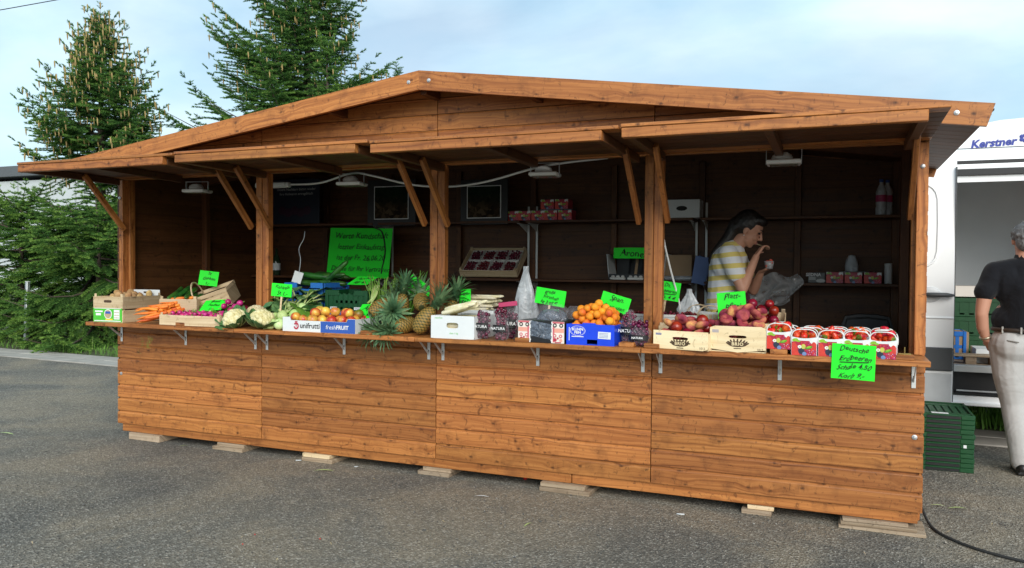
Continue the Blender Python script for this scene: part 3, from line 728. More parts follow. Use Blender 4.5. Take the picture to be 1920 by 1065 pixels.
for i in range(4):
    q = rng.uniform(-.02, .02); ln = rng.uniform(.155, .195)
    b = MB().tube([(ln*t, q*math.sin(t*3)+.003*math.sin(t*9), .004*math.sin(t*5)) for t in (0, .04, .2, .4, .6, .8, .93, 1)], [.006, .0105, .0112, .0102, .0085, .006, .003, .0007], 9)
    carrots.append(b.mesh('carrot', M['carrot'], True, 180))
def cuke_mesh(ln, r, bend):
    return MB().tube([(ln*(t-.5), bend*(4*(t-.5)**2), 0) for t in (0, .015, .06, .15, .3, .5, .7, .85, .94, .985, 1)], [r*k for k in (.12, .4, .7, .92, 1, 1, 1, .92, .72, .42, .15)], 14).mesh('cucumber', M['cucumber'], True, 180)
cukes = [cuke_mesh(.30, .023, b) for b in (.012, -.01, .02)]
asps = []
for i in range(4):
    ln = rng.uniform(.21, .24); q = rng.uniform(-.008, .008)
    asps.append(MB().tube([(ln*t, q*math.sin(t*3), 0) for t in (0, .02, .3, .6, .8, .9, .96, 1)], [.0085, .0098, .0098, .0088, .008, .0078, .005, .001], 9).mesh('asparagus_spear', M['aspar'], True, 180))
def tuft(n, ln, spread, w, mat, curl=.6, seed=0, up=(0, 0, 1)):
    """feathery greens: many thin blades from one point"""
    q = random.Random(seed); b = MB()
    for i in range(n):
        a, e = q.uniform(0, 6.28), q.uniform(.1, spread); l = ln*q.uniform(.6, 1.1); d = Vector((math.cos(a)*math.sin(e), math.sin(a)*math.sin(e), math.cos(e))); s = d.cross(Vector((q.uniform(-1, 1), q.uniform(-1, 1), q.uniform(-1, 1)))).normalized()*w
        p = [d*l*t+Vector((0, 0, -curl*l*t*t*math.sin(e))) for t in (0, .35, .7, 1)]
        b.add([p[0]-s*.4, p[0]+s*.4, p[1]-s, p[1]+s, p[2]-s*.8, p[2]+s*.8, p[3]], [(0, 1, 3, 2), (2, 3, 5, 4), (4, 5, 6)])
    return b.mesh('greens', M[mat], False)

# ------------------------------------------------------------------ 1 potatoes, carrots, cucumbers, radishes
pc = slat_crate('slatted wooden crate of potatoes with bright green label on its end', .29, .42, .215, (.222, -.088, CT), rad(5), 2, .10)
lab = MB().box((0, 0, 0), (.282, .002, .108)).build('label_print', M['card_green'], pc, (0, -.2115, .060)); lab['label'] = 'green paper label with round potato picture'
for (x, z, w, h, m) in ((-.085, .028, .075, .012, 'ink_white'), (-.09, .005, .05, .018, 'ink_white'), (.09, .005, .055, .075, 'ink_white'), (0, .052, .26, .004, 'ink_white'), (0, -.046, .26, .007, 'ink_white'), (.015, -.034, .07, .012, 'yellow'), (.09, .022, .05, .005, 'yellow'), (.09, .000, .05, .005, 'yellow'), (.09, -.02, .05, .005, 'yellow'), (-.1, -.02, .03, .02, 'card_green')):
    MB().box((0, 0, 0), (w, .001, h)).build('print', M[m], lab, (x, -.0018, z), smooth=False)
for r, m, dy in ((.038, 'ink_white', -.0016), (.032, 'root', -.0022)): MB().prism([(r*math.cos(i*.3142), r*math.sin(i*.3142)) for i in range(20)], -.0005, .0005).build('print', M[m], lab, (.005, dy, .008), smooth=False)
MB().box((0, 0, 0), (.05, .001, .018)).build('print', M['card_mid'], lab, (.005, -.0032, .020), smooth=False)
hb = MB().prism([(-.028+.01*math.cos(a), .01*math.sin(a)) for a in np.linspace(1.57, 4.71, 7)]+[(.028+.01*math.cos(a), .01*math.sin(a)) for a in np.linspace(-1.57, 1.57, 7)], -.001, .001).build('handle_slot', M['ink_brown'], pc, (0, -.2107, .168), smooth=False)
R36 = rad(5)
pts = heap(34, .26, .38, .03, .12, .12, seed=3)
for p in pts: p and scatter('potato', potatoes[rng.randrange(4)], [p], 'brown potato lying in the slatted crate with green label', 'potato', 'potatoes in the labelled crate', (.222, -.088, CT), R36)
MB().box((0, 0, 0), (.27, .007, .05), bev=.002).build('end_board', M['card_white'], pc, (0, .202, .225)); MB().box((0, 0, 0), (.05, .002, .014), bev=.0005).build('handle_slot', M['ink_brown'], pc, (0, .197, .228))
for i, p in enumerate(heap(9, .2, .22, .03, .1, .0, seed=8)):
    b = at(312, 560, .30); tag(link('parsnip', MB().tube([(0, 0, 0), (.05, .004, 0), (.12, 0, .004), (.17, .003, 0)], [.014, .016, .009, .002], 8).mesh('parsnip', M['root'], True, 180), None, (b.x+p[0], .30+p[1], CT+.10+p[2]*.6), (0, rng.uniform(-.2, .2), rng.uniform(-.6, .6)-.5)), 'pale brown parsnip lying behind the potato crates', 'parsnip', 'parsnips')
slat_crate('low wooden crate holding parsnips behind the cucumber tray', .28, .26, .11, (at(312, 560, .30).x+.03, .30, CT), .2, 1, .1)
# cucumber tray and chip-wood basket
ct = slat_crate('small wooden tray of green cucumbers beside the chip-wood basket', .30, .32, .11, (.70, .06, CT+.09), rad(20), 1, .1)
for i, (dx, dz, rz_, tl) in enumerate(((-.10, .05, 1.45, -.25), (-.055, .055, 1.55, -.28), (-.005, .06, 1.5, -.3), (.045, .058, 1.62, -.26), (.09, .05, 1.7, -.24), (-.075, .096, 1.6, -.3), (-.02, .103, 1.52, -.33), (.035, .10, 1.66, -.28))):
    p = Matrix.Rotation(rad(20), 3, 'Z') @ Vector((dx, 0, 0)); tag(link('cucumber', cukes[i % 3], None, (.70+p.x, .05+p.y, CT+dz+.135), (0, tl, rz_+rad(20)), .92), 'glossy green cucumber in the small wooden tray', 'cucumber', 'cucumbers in the tray')
def chip_basket(name, label, w, d, h, pos, rot, mat='crate', group=None):
    t = thing(name, label, 'basket', pos, 0, group, rot)
    n = 5; sm = MB().box((0, 0, 0), (w/n*1.02, .003, h*.62)).mesh('chip_strip', M[mat])
    for s in (-1, 1):
        for i in range(n): link('chip_strip', MB().box((0, 0, 0), (w/n*.97, .0025, h)).mesh('chip_strip', M[mat]) if i == 0 and s < 0 else bpy.data.meshes['chip_strip'] if False else sm, t, (-w/2+(i+.5)*w/n, s*(d/2+(.002 if i % 2 else -.001)), h*.34))
        for z in (.30, .62): MB().box((0, 0, 0), (w, .0025, h*.24)).build('chip_band', M[mat], t, (0, s*(d/2+.0015), h*z-.0))
        MB().box((0, 0, 0), (w+.008, .006, h*.2), bev=.001).build('rim', M[mat], t, (0, s*(d/2+.002), h*.9))
        MB().box((0, 0, 0), (.003, d, h*.95)).build('end_panel', M[mat], t, (s*w/2, 0, h*.48)); MB().box((0, 0, 0), (.006, d+.004, h*.2), bev=.001).build('rim', M[mat], t, (s*(w/2+.002), 0, h*.9))
    MB().box((0, 0, .002), (w, d, .003)).build('basket_floor', M[mat], t)
    return t
bk = chip_basket('chip_basket', 'tilted woven chip-wood basket with a green sign standing in it', .34, .25, .145, (.88, .20, CT+.12), (rad(14), rad(-20), rad(22)))
MB().tube([(.0+0, .12*math.cos(a), .12+.13*math.sin(a)) for a in np.linspace(0, math.pi, 14)], .007, 5).build('handle', M['crate'], bk, (-.10, 0, .0))
sign('green sign standing in the tilted chip-wood basket', at(391, 522, .20), .16, .12, ['St', 'Gurken', '1,-'], .35, .15, .10, 0)
# radish crate
rc = slat_crate('low wooden crate filled with bunches of magenta radishes', .585, .32, .082, (1.065, -.132, CT+.002), 0, 1, .05)
MB().box((0, 0, 0), (.50, .012, .010)).build('rail', M['crate'], rc, (-.02, .17, .13))
for i, p in enumerate(heap(130, .55, .27, .0172, .10, .048, seed=9)): tag(link('radish', radish_me, None, (1.065+p[0], -.132+p[1], CT+p[2]), (rng.uniform(-1, 1)+1.2, rng.uniform(-1, 1), rng.uniform(0, 6)), rng.uniform(.95, 1.25)), 'magenta radish in the low wooden crate', 'radish', 'radishes in the low crate')
tg = [tuft(60, .085, 1.2, .005, 'leaf2', .8, s) for s in range(3)]
for i, (x, y, z) in enumerate(((1.03, -.20, .085), (1.23, -.03, .09), (1.30, -.12, .08), (.92, .0, .085), (1.12, -.10, .09))): tag(link('radish_leaves', tg[i % 3], None, (x, y, CT+z-.01), (rng.uniform(-.5, .5), rng.uniform(-.5, .5), rng.uniform(0, 6)), .8), 'tuft of green leaves among the radishes of the low crate', 'leaves', 'radish leaves')
# second heap of radishes behind, leaning against a board
bd = at(470, 555, .22); b0 = Vector((bd.x, .20, CT))
rc2 = slat_crate('wooden crate of radishes standing behind the cauliflowers beside the post', .36, .32, .10, b0+Vector((.0, .02, 0)), .05, 1, .05)
for i, p in enumerate(heap(64, .33, .29, .017, .55, .06, seed=12)): tag(link('radish', radish_me, None, b0+Vector((p[0], p[1], p[2])), (rng.uniform(-1, 1)+1.2, rng.uniform(-1, 1), rng.uniform(0, 6)), rng.uniform(1.0, 1.3)), 'magenta radish in the crate behind the cauliflowers', 'radish', 'radishes behind the cauliflowers')
for i, (dx, dy, dz) in enumerate(((-.12, -.17, .09), (.0, -.2, .08), (.08, -.17, .07), (-.17, -.1, .10), (.12, -.15, .08), (-.06, -.19, .06))): tag(link('radish_leaves', tg[i % 3], None, b0+Vector((dx, dy, dz)), (rng.uniform(-.8, .8)+.6, rng.uniform(-.5, .5), rng.uniform(0, 6)), .9), 'tuft of green leaves hanging over the rear radish crate', 'leaves', 'rear radish leaves')
for i, (u, v) in enumerate(((428, 566), (440, 575), (432, 582), (450, 568), (420, 574), (444, 586), (436, 590))): tag(link('radish', radish_me, None, at(u, v, -.05), (1.2, rng.uniform(-1, 1), rng.uniform(0, 6)), 1.45), 'large magenta radish lying in front of the rear crate by the cauliflower', 'radish', 'large radishes by the cauliflower')
tag(link('beetroot', blob(.034, .034, .036, 'berry', 'beetroot'), None, at(459, 581, -.06), (0, 0, 0)), 'dark purple beetroot lying beside the cauliflower', 'beetroot')
sign('green sign lying tilted over the low radish crate', at(400, 572, -.06), .185, .13, ['Bund', 'Radies', '1,-'], .1, .95, -.12, .12)
# carrots
cg = [tuft(90, .10, .9, .0018, 'onion_g', 1.0, s+20) for s in range(2)]
for i in range(44):
    lay = i//11; k = i % 11; a = math.pi+rad(35)+rng.uniform(-.22, .22)
    px = .765-.014*lay-rng.uniform(0, .05)+.010*k; py = -.30+k*.027+rng.uniform(-.01, .01)
    z = CT+.014+lay*.020+max(0, .09*(k/10))+.004
    ln = .17
    tip_down = rad(14)-rad(3)*lay
    tag(link('carrot', carrots[i % 4], None, (px, py+.05, z+.035), (rng.uniform(0, 6), tip_down, a), rng.uniform(.95, 1.2)), 'orange carrot in the bunches between potato crate and radish crate', 'carrot', 'bunched carrots')
for i, (x, y, z, rx, ry) in enumerate(((.84, .0, .11, 0, .9), (.90, .08, .12, .2, .8), (.95, .06, .12, -.3, .9), (.80, .07, .12, 0, .4))): tag(link('carrot_greens', cg[i % 2], None, (x, y, CT+z), (rx, ry, .5), 1.1), 'feathery green carrot tops lying behind the carrots', 'carrot greens', 'carrot tops')
hg = MB()
for i in range(140):
    t = rng.random(); s = rng.choice((0, .085, .1)); x, z = .02*math.sin(t*6)+s*.9+rng.gauss(0, .008), -.17*t*(1 if s == 0 else .55); d = Vector((rng.uniform(-1, 1), rng.uniform(-.6, .2), -.4)).normalized()*.018
    hg.add([(x, 0, z), (x+.002, 0, z+.001), (x+d.x, d.y, z+d.z)], [(0, 1, 2)])
tag(hg.build('hanging_greens', M['leaf2'], None, at(264, 628, -.315), smooth=False), 'wilted carrot greens dangling over the counter edge', 'carrot greens')

# ------------------------------------------------------------------ 2 cauliflower and kohlrabi
def cauliflower(label, pos, rz, s):
    t = thing('cauliflower', label, 'cauliflower', pos, rz, 'cauliflowers'); t.scale = (s, s, s); q = random.Random(int(pos[0]*100)); b = MB()
    for i in range(90):
        z = 1-1.05*i/90; a = i*2.399; r = math.sqrt(max(0, 1-z*z)); k = q.uniform(.9, 1.04); rr = q.uniform(.014, .022); b.ell((.062*r*k*math.cos(a), .062*r*k*math.sin(a), .062+.05*z*k), (rr, rr, rr), nu=7, nv=5)
    b.ell((0, 0, .06), (.06, .06, .05)); b.build('curd', M['curd'], t, angle=180)
    for i in range(8):
        a = i*2*math.pi/8+q.uniform(-.2, .2); me = leaf_mesh(.13*q.uniform(.8, 1.15), .085, -q.uniform(.2, .9), .35, .05, 'leaf'); link('leaf', me, t, (.03*math.cos(a), .03*math.sin(a), .012), (0, -.35+q.uniform(-.3, .25), a))
    return t
cauliflower('cauliflower with blue-green outer leaves next to the radish crate', at(447, 608, -.215)-Vector((0, 0, .068)), .3, 1.12).rotation_euler = (.5, -.2, .3)
cauliflower('cauliflower between the leafier head and the kohlrabi', at(487, 610, -.25)-Vector((0, 0, .066)), 1.3, 1.15).rotation_euler = (.35, .1, 1.3)
cauliflower('cauliflower at the back against the post behind the other two heads', at(480, 590, -.10)-Vector((0, 0, .07)), 2.2, 1.1)
for o in bpy.data.objects:
    if o.name.startswith('cauliflower') and o.location.z < CT+.004: o.location.z = CT+.004
kl = [leaf_mesh(.22, .17, .75, .12, .035, 'leaf2', .07), leaf_mesh(.20, .17, .5, .2, .04, 'leaf', .07), leaf_mesh(.19, .15, 1.0, .1, .05, 'leaf', .07)]
kb = MB().ell((0, 0, 0), (.042, .042, .036), nu=18, nv=12).tube([(0, 0, -.03), (0, 0, -.045)], [.008, .006], 6).mesh('bulb', M['kohl'], True, 180)
kst = MB().tube([(0, 0, 0), (.05, 0, .012), (.11, 0, .018)], [.005, .004, .003], 6).mesh('stem', M['stalk'], True, 180)
def kohlrabi(label, pos, rz, face=0):
    t = thing('kohlrabi', label, 'kohlrabi', pos, rz, 'kohlrabi'); link('bulb', kb, t, (0, 0, 0), (rad(70), 0, 0), 1.0)
    for i in range(6):
        a = rad(90)+rng.uniform(-.7, .7); el = rng.uniform(.0, .75); link('stem', kst, t, (0, .02, .008), (0, -el, a)); d = Vector((math.cos(a)*math.cos(el), math.sin(a)*math.cos(el), math.sin(el)))*.16
        link('leaf', kl[i % 3], t, Vector((0, .02, .008))+d, (rng.uniform(-.5, .5), -el+.35, a+rng.uniform(-.3, .3)))
    return t
for i, (u, v, Y) in enumerate(((508, 612, -.235), (524, 613, -.24), (530, 592, -.16), (553, 590, -.16), (516, 596, -.13), (566, 578, -.05), (545, 575, -.02))):
    p = at(u, v, Y); p.z = max(p.z, CT+.042); kohlrabi(('pale green kohlrabi at the counter edge touching the cauliflower', 'pale green kohlrabi at the counter edge touching the apple box', 'pale kohlrabi in the second row behind the apple box corner', 'pale kohlrabi half hidden behind the apples', 'pale kohlrabi below the stick of the green sign', 'kohlrabi high on the heap towards the blue crate', 'kohlrabi at the top of the heap under broad leaves')[i], p, rng.uniform(-.35, .35))
for i, (u, v, Y, rz_, tl) in enumerate(((520, 560, .05, 2.6, -.2), (505, 575, -.02, 2.9, .2), (560, 572, -.03, 1.0, -.2), (512, 570, .02, 2.2, -.3), (530, 575, -.05, 2.0, -.1))):
    tag(link('kohlrabi_leaf', kl[i % 3], None, at(u, v, Y), (rng.uniform(-.4, .4), tl, rz_), 1.15), 'broad green leaf lying on the kohlrabi heap', 'leaf', 'loose kohlrabi leaves')
for i in range(16):
    u = rng.uniform(505, 572); tag(link('kohlrabi_leaf', kl[(i*2+1) % 3], None, at(u, 584-rng.uniform(0, 22), rng.uniform(.0, .10)), (rng.uniform(-.5, .5), rng.uniform(-.2, .7), rng.uniform(-2.6, -.4)), rng.uniform(1.0, 1.35)), 'broad green leaf lying on the kohlrabi heap', 'leaf', 'loose kohlrabi leaves')
for i in range(7): tag(link('savoy_leaf', kl[1], None, at(498+rng.uniform(0, 22), 545+i*6, .10), (rng.uniform(-.4, .4), rng.uniform(-.6, .1), 2.6+rng.uniform(-.7, .7)), .8), 'dark blue-green leaf behind the kohlrabi sign at the post', 'leaf', 'dark leaves by the post')
sign('green sign on a wooden stick stuck in the kohlrabi heap', at(528, 544, -.12), .165, .095, ['Kohlrabi', 'St 1,-'], .15, .05, .06, .30)

# ------------------------------------------------------------------ 3 apple box, plastic crates
def cut_ends(w, h): return [(-w/2, 0), (w/2, 0), (w/2, h), (w/2-.06, h), (w/2-.07, h-.022), (-w/2+.07, h-.022), (-w/2+.06, h), (-w/2, h)]
ax0, ax1 = X(531, -.28), X(692, -.28); aw_ = (X(667, -.28)-ax0)
ab = card_box('fruit_box', 'white and blue cardboard fruit box lettered unifrutti fresh FRUIT with apples', aw_, .30, .10, (ax0+aw_/2, -.135, CT), 0, [M['card_white'], M['card_white']], .005, cut_ends)
MB().prism([(0.02, .001), (aw_/2-.001, .001), (aw_/2-.001, .098), (aw_/2-.06, .098), (aw_/2-.07, .077), (.02, .077)], -.1515, -.1502).build('blue_print', M['card_mid'], ab, smooth=False)
text(ab, 'unifrutti', .052, (-.070, -.1525, .042), (math.pi/2, 0, 0), M['ink'], bold=.0006); text(ab, 'fresh', .042, (.105, -.1535, .038), (math.pi/2, 0, 0), M['ink_white'], .15); text(ab, 'FRUIT', .038, (.200, -.1535, .038), (math.pi/2, 0, 0), M['ink_white'], bold=.0012)
rg = MB(); 
for i in range(20):
    a0, a1 = -2.9+i*.29*.95, -2.9+(i+1)*.29*.95
    rg.add([(r*math.cos(a), 0, r*1.15*math.sin(a)) for a in (a0, a1) for r in (.012, .022)], [(0, 1, 3, 2)])
rg.box((.0, 0, .030), (.022, .0008, .006)).box((.0, 0, .006), (.006, .0008, .022)).build('logo', M['ink_red'], ab, (-.185, -.1530, .040), smooth=False)
for p in heap(25, aw_-.02, .27, .036, .35, .045, seed=21): scatter('apple', apple_me, [p], 'red and yellow apple in the white and blue fruit box', 'apple', 'apples in the fruit box', (ax0+aw_/2, -.135, CT), 0, (.95, 1.08), .7)
tag(link('mango', blob(.045, .034, .034, 'mango', 'mango'), None, at(671, 590, -.10), (0, -.6, .3)), 'green and red mango at the end of the apple box', 'mango')
tag(superbag(.05, .05, 4).build('film_wrap', M['film'], None, at(655, 612, -.16), angle=180), 'scrap of clear film lying among the apples', 'plastic film')
sign('green sign lying behind the apples against the pineapples', at(690, 583, -.02), .17, .14, ['Äpfel', 'kg 3,-'], -.1, .85, -.05)
def plastic_crate(label, mat, w, d, h, pos, rz, notch=True, sl=7, group=None, name='plastic_crate'):
    t = thing(name, label, 'crate', pos, rz, group); m = M[mat]; th = .006
    def side(ln, nslot, par, loc, rot, hand):
        b = MB(); top = h
        b.box((0, 0, .015), (ln, th, .03)); b.box((0, 0, h-.02), (ln, th*2.2, .04), bev=.002) if not hand else (b.box((-ln*.34, 0, h-.02), (ln*.32, th*2.2, .04), bev=.002), b.box((ln*.34, 0, h-.02), (ln*.32, th*2.2, .04), bev=.002), b.box((0, 0, h-.085), (ln*.5, th, .02)))
        n = nslot*2+1; bw = ln/n
        for i in range(n):
            if i % 2 == 0: b.box((-ln/2+(i+.5)*bw, 0, h*.45), (bw*1.0, th, h*.9-.03))
            else: b.box((-ln/2+(i+.5)*bw, .001, h*.45), (bw*.98, th*.4, h*.12)); b.box((-ln/2+(i+.5)*bw, .0018, h*.45), (bw*1.02, th*.3, h*.80))
        for x in (-ln/2+.012, ln/2-.012): b.box((x, -.004 if rot == 0 else 0, h/2), (.024, .014, h), bev=.002)
        return b.build('side_panel', m, par, loc, (0, 0, rot), smooth=False)
    side(w, sl, t, (0, -d/2, 0), 0, notch); side(w, sl, t, (0, d/2, 0), math.pi, notch); side(d-.02, sl, t, (-w/2+.004, 0, 0), math.pi/2, False); side(d-.02, sl, t, (w/2-.004, 0, 0), -math.pi/2, False)
    MB().box((0, 0, .008), (w-.02, d-.02, .012)).build('crate_floor', m, t); return t
gx = (X(612, .12), X(690, .12)); gw = .40
cx = X(650, .10)
plastic_crate('blue plastic crate standing under the green plastic crate', 'blue_cr', .40, .30, .125, (cx+.01, .235, CT), 0, False, 6)
plastic_crate('dark green plastic crate with two white labels stacked on a blue crate', 'green_cr', .37, .29, .155, (cx+.0, .245, CT+.127), .0, True, 8)
gct = bpy.data.objects['plastic_crate.001']
for x in (-.11, .10): MB().box((0, 0, 0), (.06, .001, .02), bev=.0003).build('sticker', M['card_white'], gct, (x, -.1545, .022)); text(gct, 'EP 104' if x < 0 else 'E28 04', .017, (x, -.1556, .022), (math.pi/2, 0, 0), M['ink'])
bx = X(592, .30)
plastic_crate('tall blue plastic crate of cucumbers with a cut-out side beside the green crate', 'blue_cr', .36, .34, .33, (bx-.03, .36, CT), .0, True, 6)
for i in range(11):
    a = rng.uniform(-.35, .35); tag(link('cucumber', cukes[i % 3], None, (bx-.05+rng.uniform(-.10, .12), .33+.03*i % .25, CT+.325+.028*(i//4)), (0, rng.uniform(-.12, .12), a)), 'green cucumber piled on the tall blue crate', 'cucumber', 'cucumbers on the blue crate')
tag(link('cucumber', cukes[0], None, at(628, 512, .38), (0, -.75, .2), .95), 'green cucumber sticking up steeply from the tall blue crate', 'cucumber', None)
sign('green sign lying flat on the dark green plastic crate', at(680, 526, .25), .20, .14, ['Paprika', 'kg 4,-'], -.15, 1.15, 0)
tag(sign('small grey sign card hanging on a curled wire above the kohlrabi', at(558, 520, .25), .07, .09, [], .5, .0, .3, mat='card_white'), None, None, 'x'); bpy.data.objects['price_sign'].name = 'price_sign'
for o in bpy.data.objects:
    if o.get('group') == 'x': del o['group']; o.name = 'blank_card'; o['category'] = 'card'; MB().tube(smooth_path([Vector((.0, 0, .04)), Vector((-.02, .0, .14)), Vector((-.06, .02, .22)), Vector((-.05, .03, .30)), Vector((-.06, .04, .36))]), .003, 5).build('wire', M['galv'], o)

# ------------------------------------------------------------------ 4 spring onions and pineapples
def onion_bunch(label, pos, rz, lean, n, ln, seed):
    q = random.Random(seed); t = thing('spring_onion_bunch', label, 'spring onions', pos, rz, 'spring onion bunches'); b = MB(); w = MB()
    for i in range(n):
        a, r = q.uniform(0, 6.28), q.uniform(0, .035); x, y = r*math.cos(a), r*math.sin(a); l = ln*q.uniform(.7, 1.1); d = Vector((lean+x*4*q.uniform(.5, 1.4), y*4*q.uniform(.5, 1.4)+q.uniform(-.15, .15), 1)).normalized()
        p = [Vector((x, y, .05))+d*l*s+Vector((q.uniform(-.02, .03)*s*s+.25*lean*l*s*s*0, 0, -.10*l*s**3)) for s in (0, .3, .6, .85, 1)]
        b.tube(p, [.0055, .006, .005, .0035, .0012], 5); w.tube([Vector((x, y, -.01)), Vector((x, y, .05))], [.007, .0055], 6)
    b.build('greens', M['onion_g'], t, angle=180); w.build('white_shafts', M['aspar'], t, angle=180); w2 = MB().tube([(.04*math.cos(a), .04*math.sin(a), .07) for a in np.linspace(0, 6.28, 12)], .003, 5).build('rubber_band', plain('rubber_band', (.3, .1, .05)), t)
    return t
for i, (u, v, lean, n, ln) in enumerate(((703, 585, .02, 26, .34), (722, 582, -.05, 24, .33), (742, 580, .1, 22, .36), (760, 580, .28, 20, .40))):
    p = at(u, v, .17); onion_bunch('bunch of green spring onions standing behind the pineapples', (p.x, .17, CT+.02), rng.uniform(0, 6), lean, n, ln, i)
for i in range(5): tag(MB().tube([at(693+rng.uniform(-4, 6), 575-i*2, .05), at(697+i*2, 555, .1), at(700+i*3, 535, .14)], [.009, .007, .004], 7).build('onion_shaft', M['stalk'], angle=180), 'pale spring onion shaft leaning by the green plastic crate', 'spring onion', 'leaning onion shafts')
def pineapple_mesh():
    nu, nv = 64, 44; v = []; eye = []
    for i in range(nv+1):
        t = i/nv
        for j in range(nu):
            a = 2*math.pi*j/nu; r = .052*(max(0, math.sin(math.pi*(t*.94+.03)))**.42)*(1.03-.12*t)
            A = a*8/(2*math.pi); B = t*9; p, q_ = (A+B)/1.0, (A-B)/1.0
            e = abs(math.sin(math.pi*p/1.0))*abs(math.sin(math.pi*q_/1.0)); e = e**.55
            r *= 1+.09*(e-.6); v.append((r*math.cos(a), r*math.sin(a), .165*t)); eye.append(e)
    f = [(i*nu+j, i*nu+(j+1) % nu, (i+1)*nu+(j+1) % nu, (i+1)*nu+j) for i in range(nv) for j in range(nu)]
    f += [tuple(range(nu-1, -1, -1)), tuple(range(nv*nu, (nv+1)*nu))]; b = MB().add(v, f); me = b.mesh('rind', M['pine'], True, 180); at_ = me.attributes.new('eye', 'FLOAT', 'POINT'); at_.data.foreach_set('value', eye); return me
pin_me = pineapple_mesh()
def crown_mesh(seed):
    q = random.Random(seed); b = MB()
    for i in range(46):
        t = i/46; a = i*2.399+q.uniform(-.2, .2); e = 1.15*(1-t)**.8+.08; l = .075+.07*math.sin(t*2.6)+q.uniform(-.01, .012); w = .0145*(1-.4*t)
        out = Vector((math.cos(a), math.sin(a), 0)); side = Vector((-math.sin(a), math.cos(a), 0)); p = []
        for s in (0, .3, .6, .85, 1):
            th = e*(.35+1.0*s); p.append(Vector((0, 0, .012*t*2))+out*(.006+l*s*math.sin(th))+Vector((0, 0, l*s*math.cos(th)+.03*t)))
        ww = [w*.8, w, w*.75, w*.4, 0]
        vv = []
        for k_ in range(4): vv += [p[k_]-side*ww[k_], p[k_]+Vector((0, 0, -.003))-out*.002, p[k_]+side*ww[k_]]
        vv.append(p[4]); ff = []
        for k_ in range(3): ff += [(3*k_, 3*k_+1, 3*k_+4, 3*k_+3), (3*k_+1, 3*k_+2, 3*k_+5, 3*k_+4)]
        ff += [(9, 10, 12), (10, 11, 12)]; b.add(vv, ff)
    return b.mesh('crown', M['pcrown'], True, 60)
crowns = [crown_mesh(i) for i in range(3)]
def pineapple(label, base, direction, i, s=1.0):
    t = thing('pineapple', label, 'pineapple', base, 0, 'pineapples'); t.rotation_euler = Vector(direction).to_track_quat('Z', 'Y').to_euler(); t.scale = (s,)*3
    link('rind', pin_me, t, (0, 0, 0), (0, 0, i*1.1)); link('crown', crowns[i % 3], t, (0, 0, .158), (0, 0, i*2.0), .98); return t
def pine_at(label, u, v, Y, d, i, s=1.12):
    d = Vector(d).normalized(); c = at(u, v, Y); pineapple(label, c-d*.0825*s, d, i, s)
pine_at('pineapple standing upright in the middle of the heap', 752, 575, .05, (.12, .12, 1), 0)
pine_at('pineapple leaning with its base out towards the counter front', 712, 577, -.02, (.30, .75, .42), 1)
pine_at('plump pineapple lying behind with crown hidden', 790, 566, .06, (-.4, .7, .35), 2)
pine_at('pineapple leaning against the white asparagus box with crown by the post', 796, 600, -.17, (.50, .35, .85), 0, 1.2)
pine_at('pineapple with crown pointing out at the middle of the heap', 733, 583, .0, (.55, -.75, .02), 1)
pine_at('pineapple lying low with dark crown hanging over the counter edge', 742, 612, -.05, (-.45, -.85, -.10), 2)
pine_at('pineapple lying beside the apple box with dry crown spread on the counter', 735, 618, .0, (-.95, -.85, -.18), 0)
pine_at('pineapple whose green crown hangs below the counter edge', 757, 610, -.09, (-.35, -.9, -.25), 1)
for i, (u, v, Y) in enumerate(((800, 535, .22), (806, 545, .2), (797, 548, .2))): tag(link('endive', MB().ell((0, 0, 0), (.05, .016, .016), nu=10, nv=7).mesh('endive', M['aspar'], True, 180), None, at(u, v, Y), (0, .2, .3+i*.4)), 'pale leek end lying behind the pineapples at the post', 'leek', 'leek ends')
sign('green sign tilted sideways behind the upright pineapple at the post', at(784, 541, .16), .20, .12, ['Ananas', 'Stück 3,-'], .1, .2, .55)

# ------------------------------------------------------------------ 5 asparagus box and cherries
wx0, wx1 = X(808, -.285, 620), X(889, -.285, 620); ww_ = wx1-wx0
wb = thing('asparagus_box', 'plain white cardboard box with oval handle hole holding white asparagus', 'box', ((wx0+wx1)/2, -.285+.155, CT))
hole_panel(ww_, .148, .085, .036, 0, .085, -.155, -.150).build('front_panel', M['card_white'], wb, smooth=False); MB().prism([(-ww_/2, 0), (ww_/2, 0), (ww_/2, .148), (-ww_/2, .148)], .150, .155).build('back_panel', M['card_white'], wb, smooth=False)
for s in (-1, 1): MB().box((s*(ww_/2-.0025), 0, .073), (.005, .298, .146)).build('side_panel', M['card_white'], wb, smooth=False)
MB().box((0, 0, .003), (ww_-.012, .296, .005)).build('box_floor', M['card_white'], wb); text(wb, 'class 1 kg', .016, (.01, -.1565, .035), (math.pi/2, 0, 0), M['card_green']); text(wb, 'natürlich', .016, (-.10, -.1565, .132), (math.pi/2, 0, 0), M['card_green'], .2)
k = 0
for lay in range(6):
    for j in range(7):
        tag(link('asparagus_spear', asps[k % 4], None, ((wx0+wx1)/2-.12+lay*.008+rng.uniform(-.02, .03), -.25+j*.033+rng.uniform(-.004, .004), CT+.06+lay*.022+(.012 if lay > 3 else 0)), (rng.uniform(0, 6), -.10-.03*lay+rng.uniform(-.05, .05) if lay > 3 else rng.uniform(-.02, .02), rng.uniform(-.12, .12)+(-.28 if lay > 3 else 0)), (1.05, 1.5, 1.5)), 'white asparagus spear in the plain white box', 'asparagus', 'asparagus in the white box'); k += 1
for lay in range(4):
    for j in range(7): tag(link('asparagus_spear', asps[k % 4], None, at(868, 578-lay*7.5, .12)+Vector((.02*lay-.03, j*.022, -.004)), (rng.uniform(0, 6), rng.uniform(-.04, .04), .0+rng.uniform(-.08, .08)), (1.0, 1.4, 1.4)), 'white asparagus spear in the bundle behind the white box', 'asparagus', 'asparagus bundle behind'); k += 1
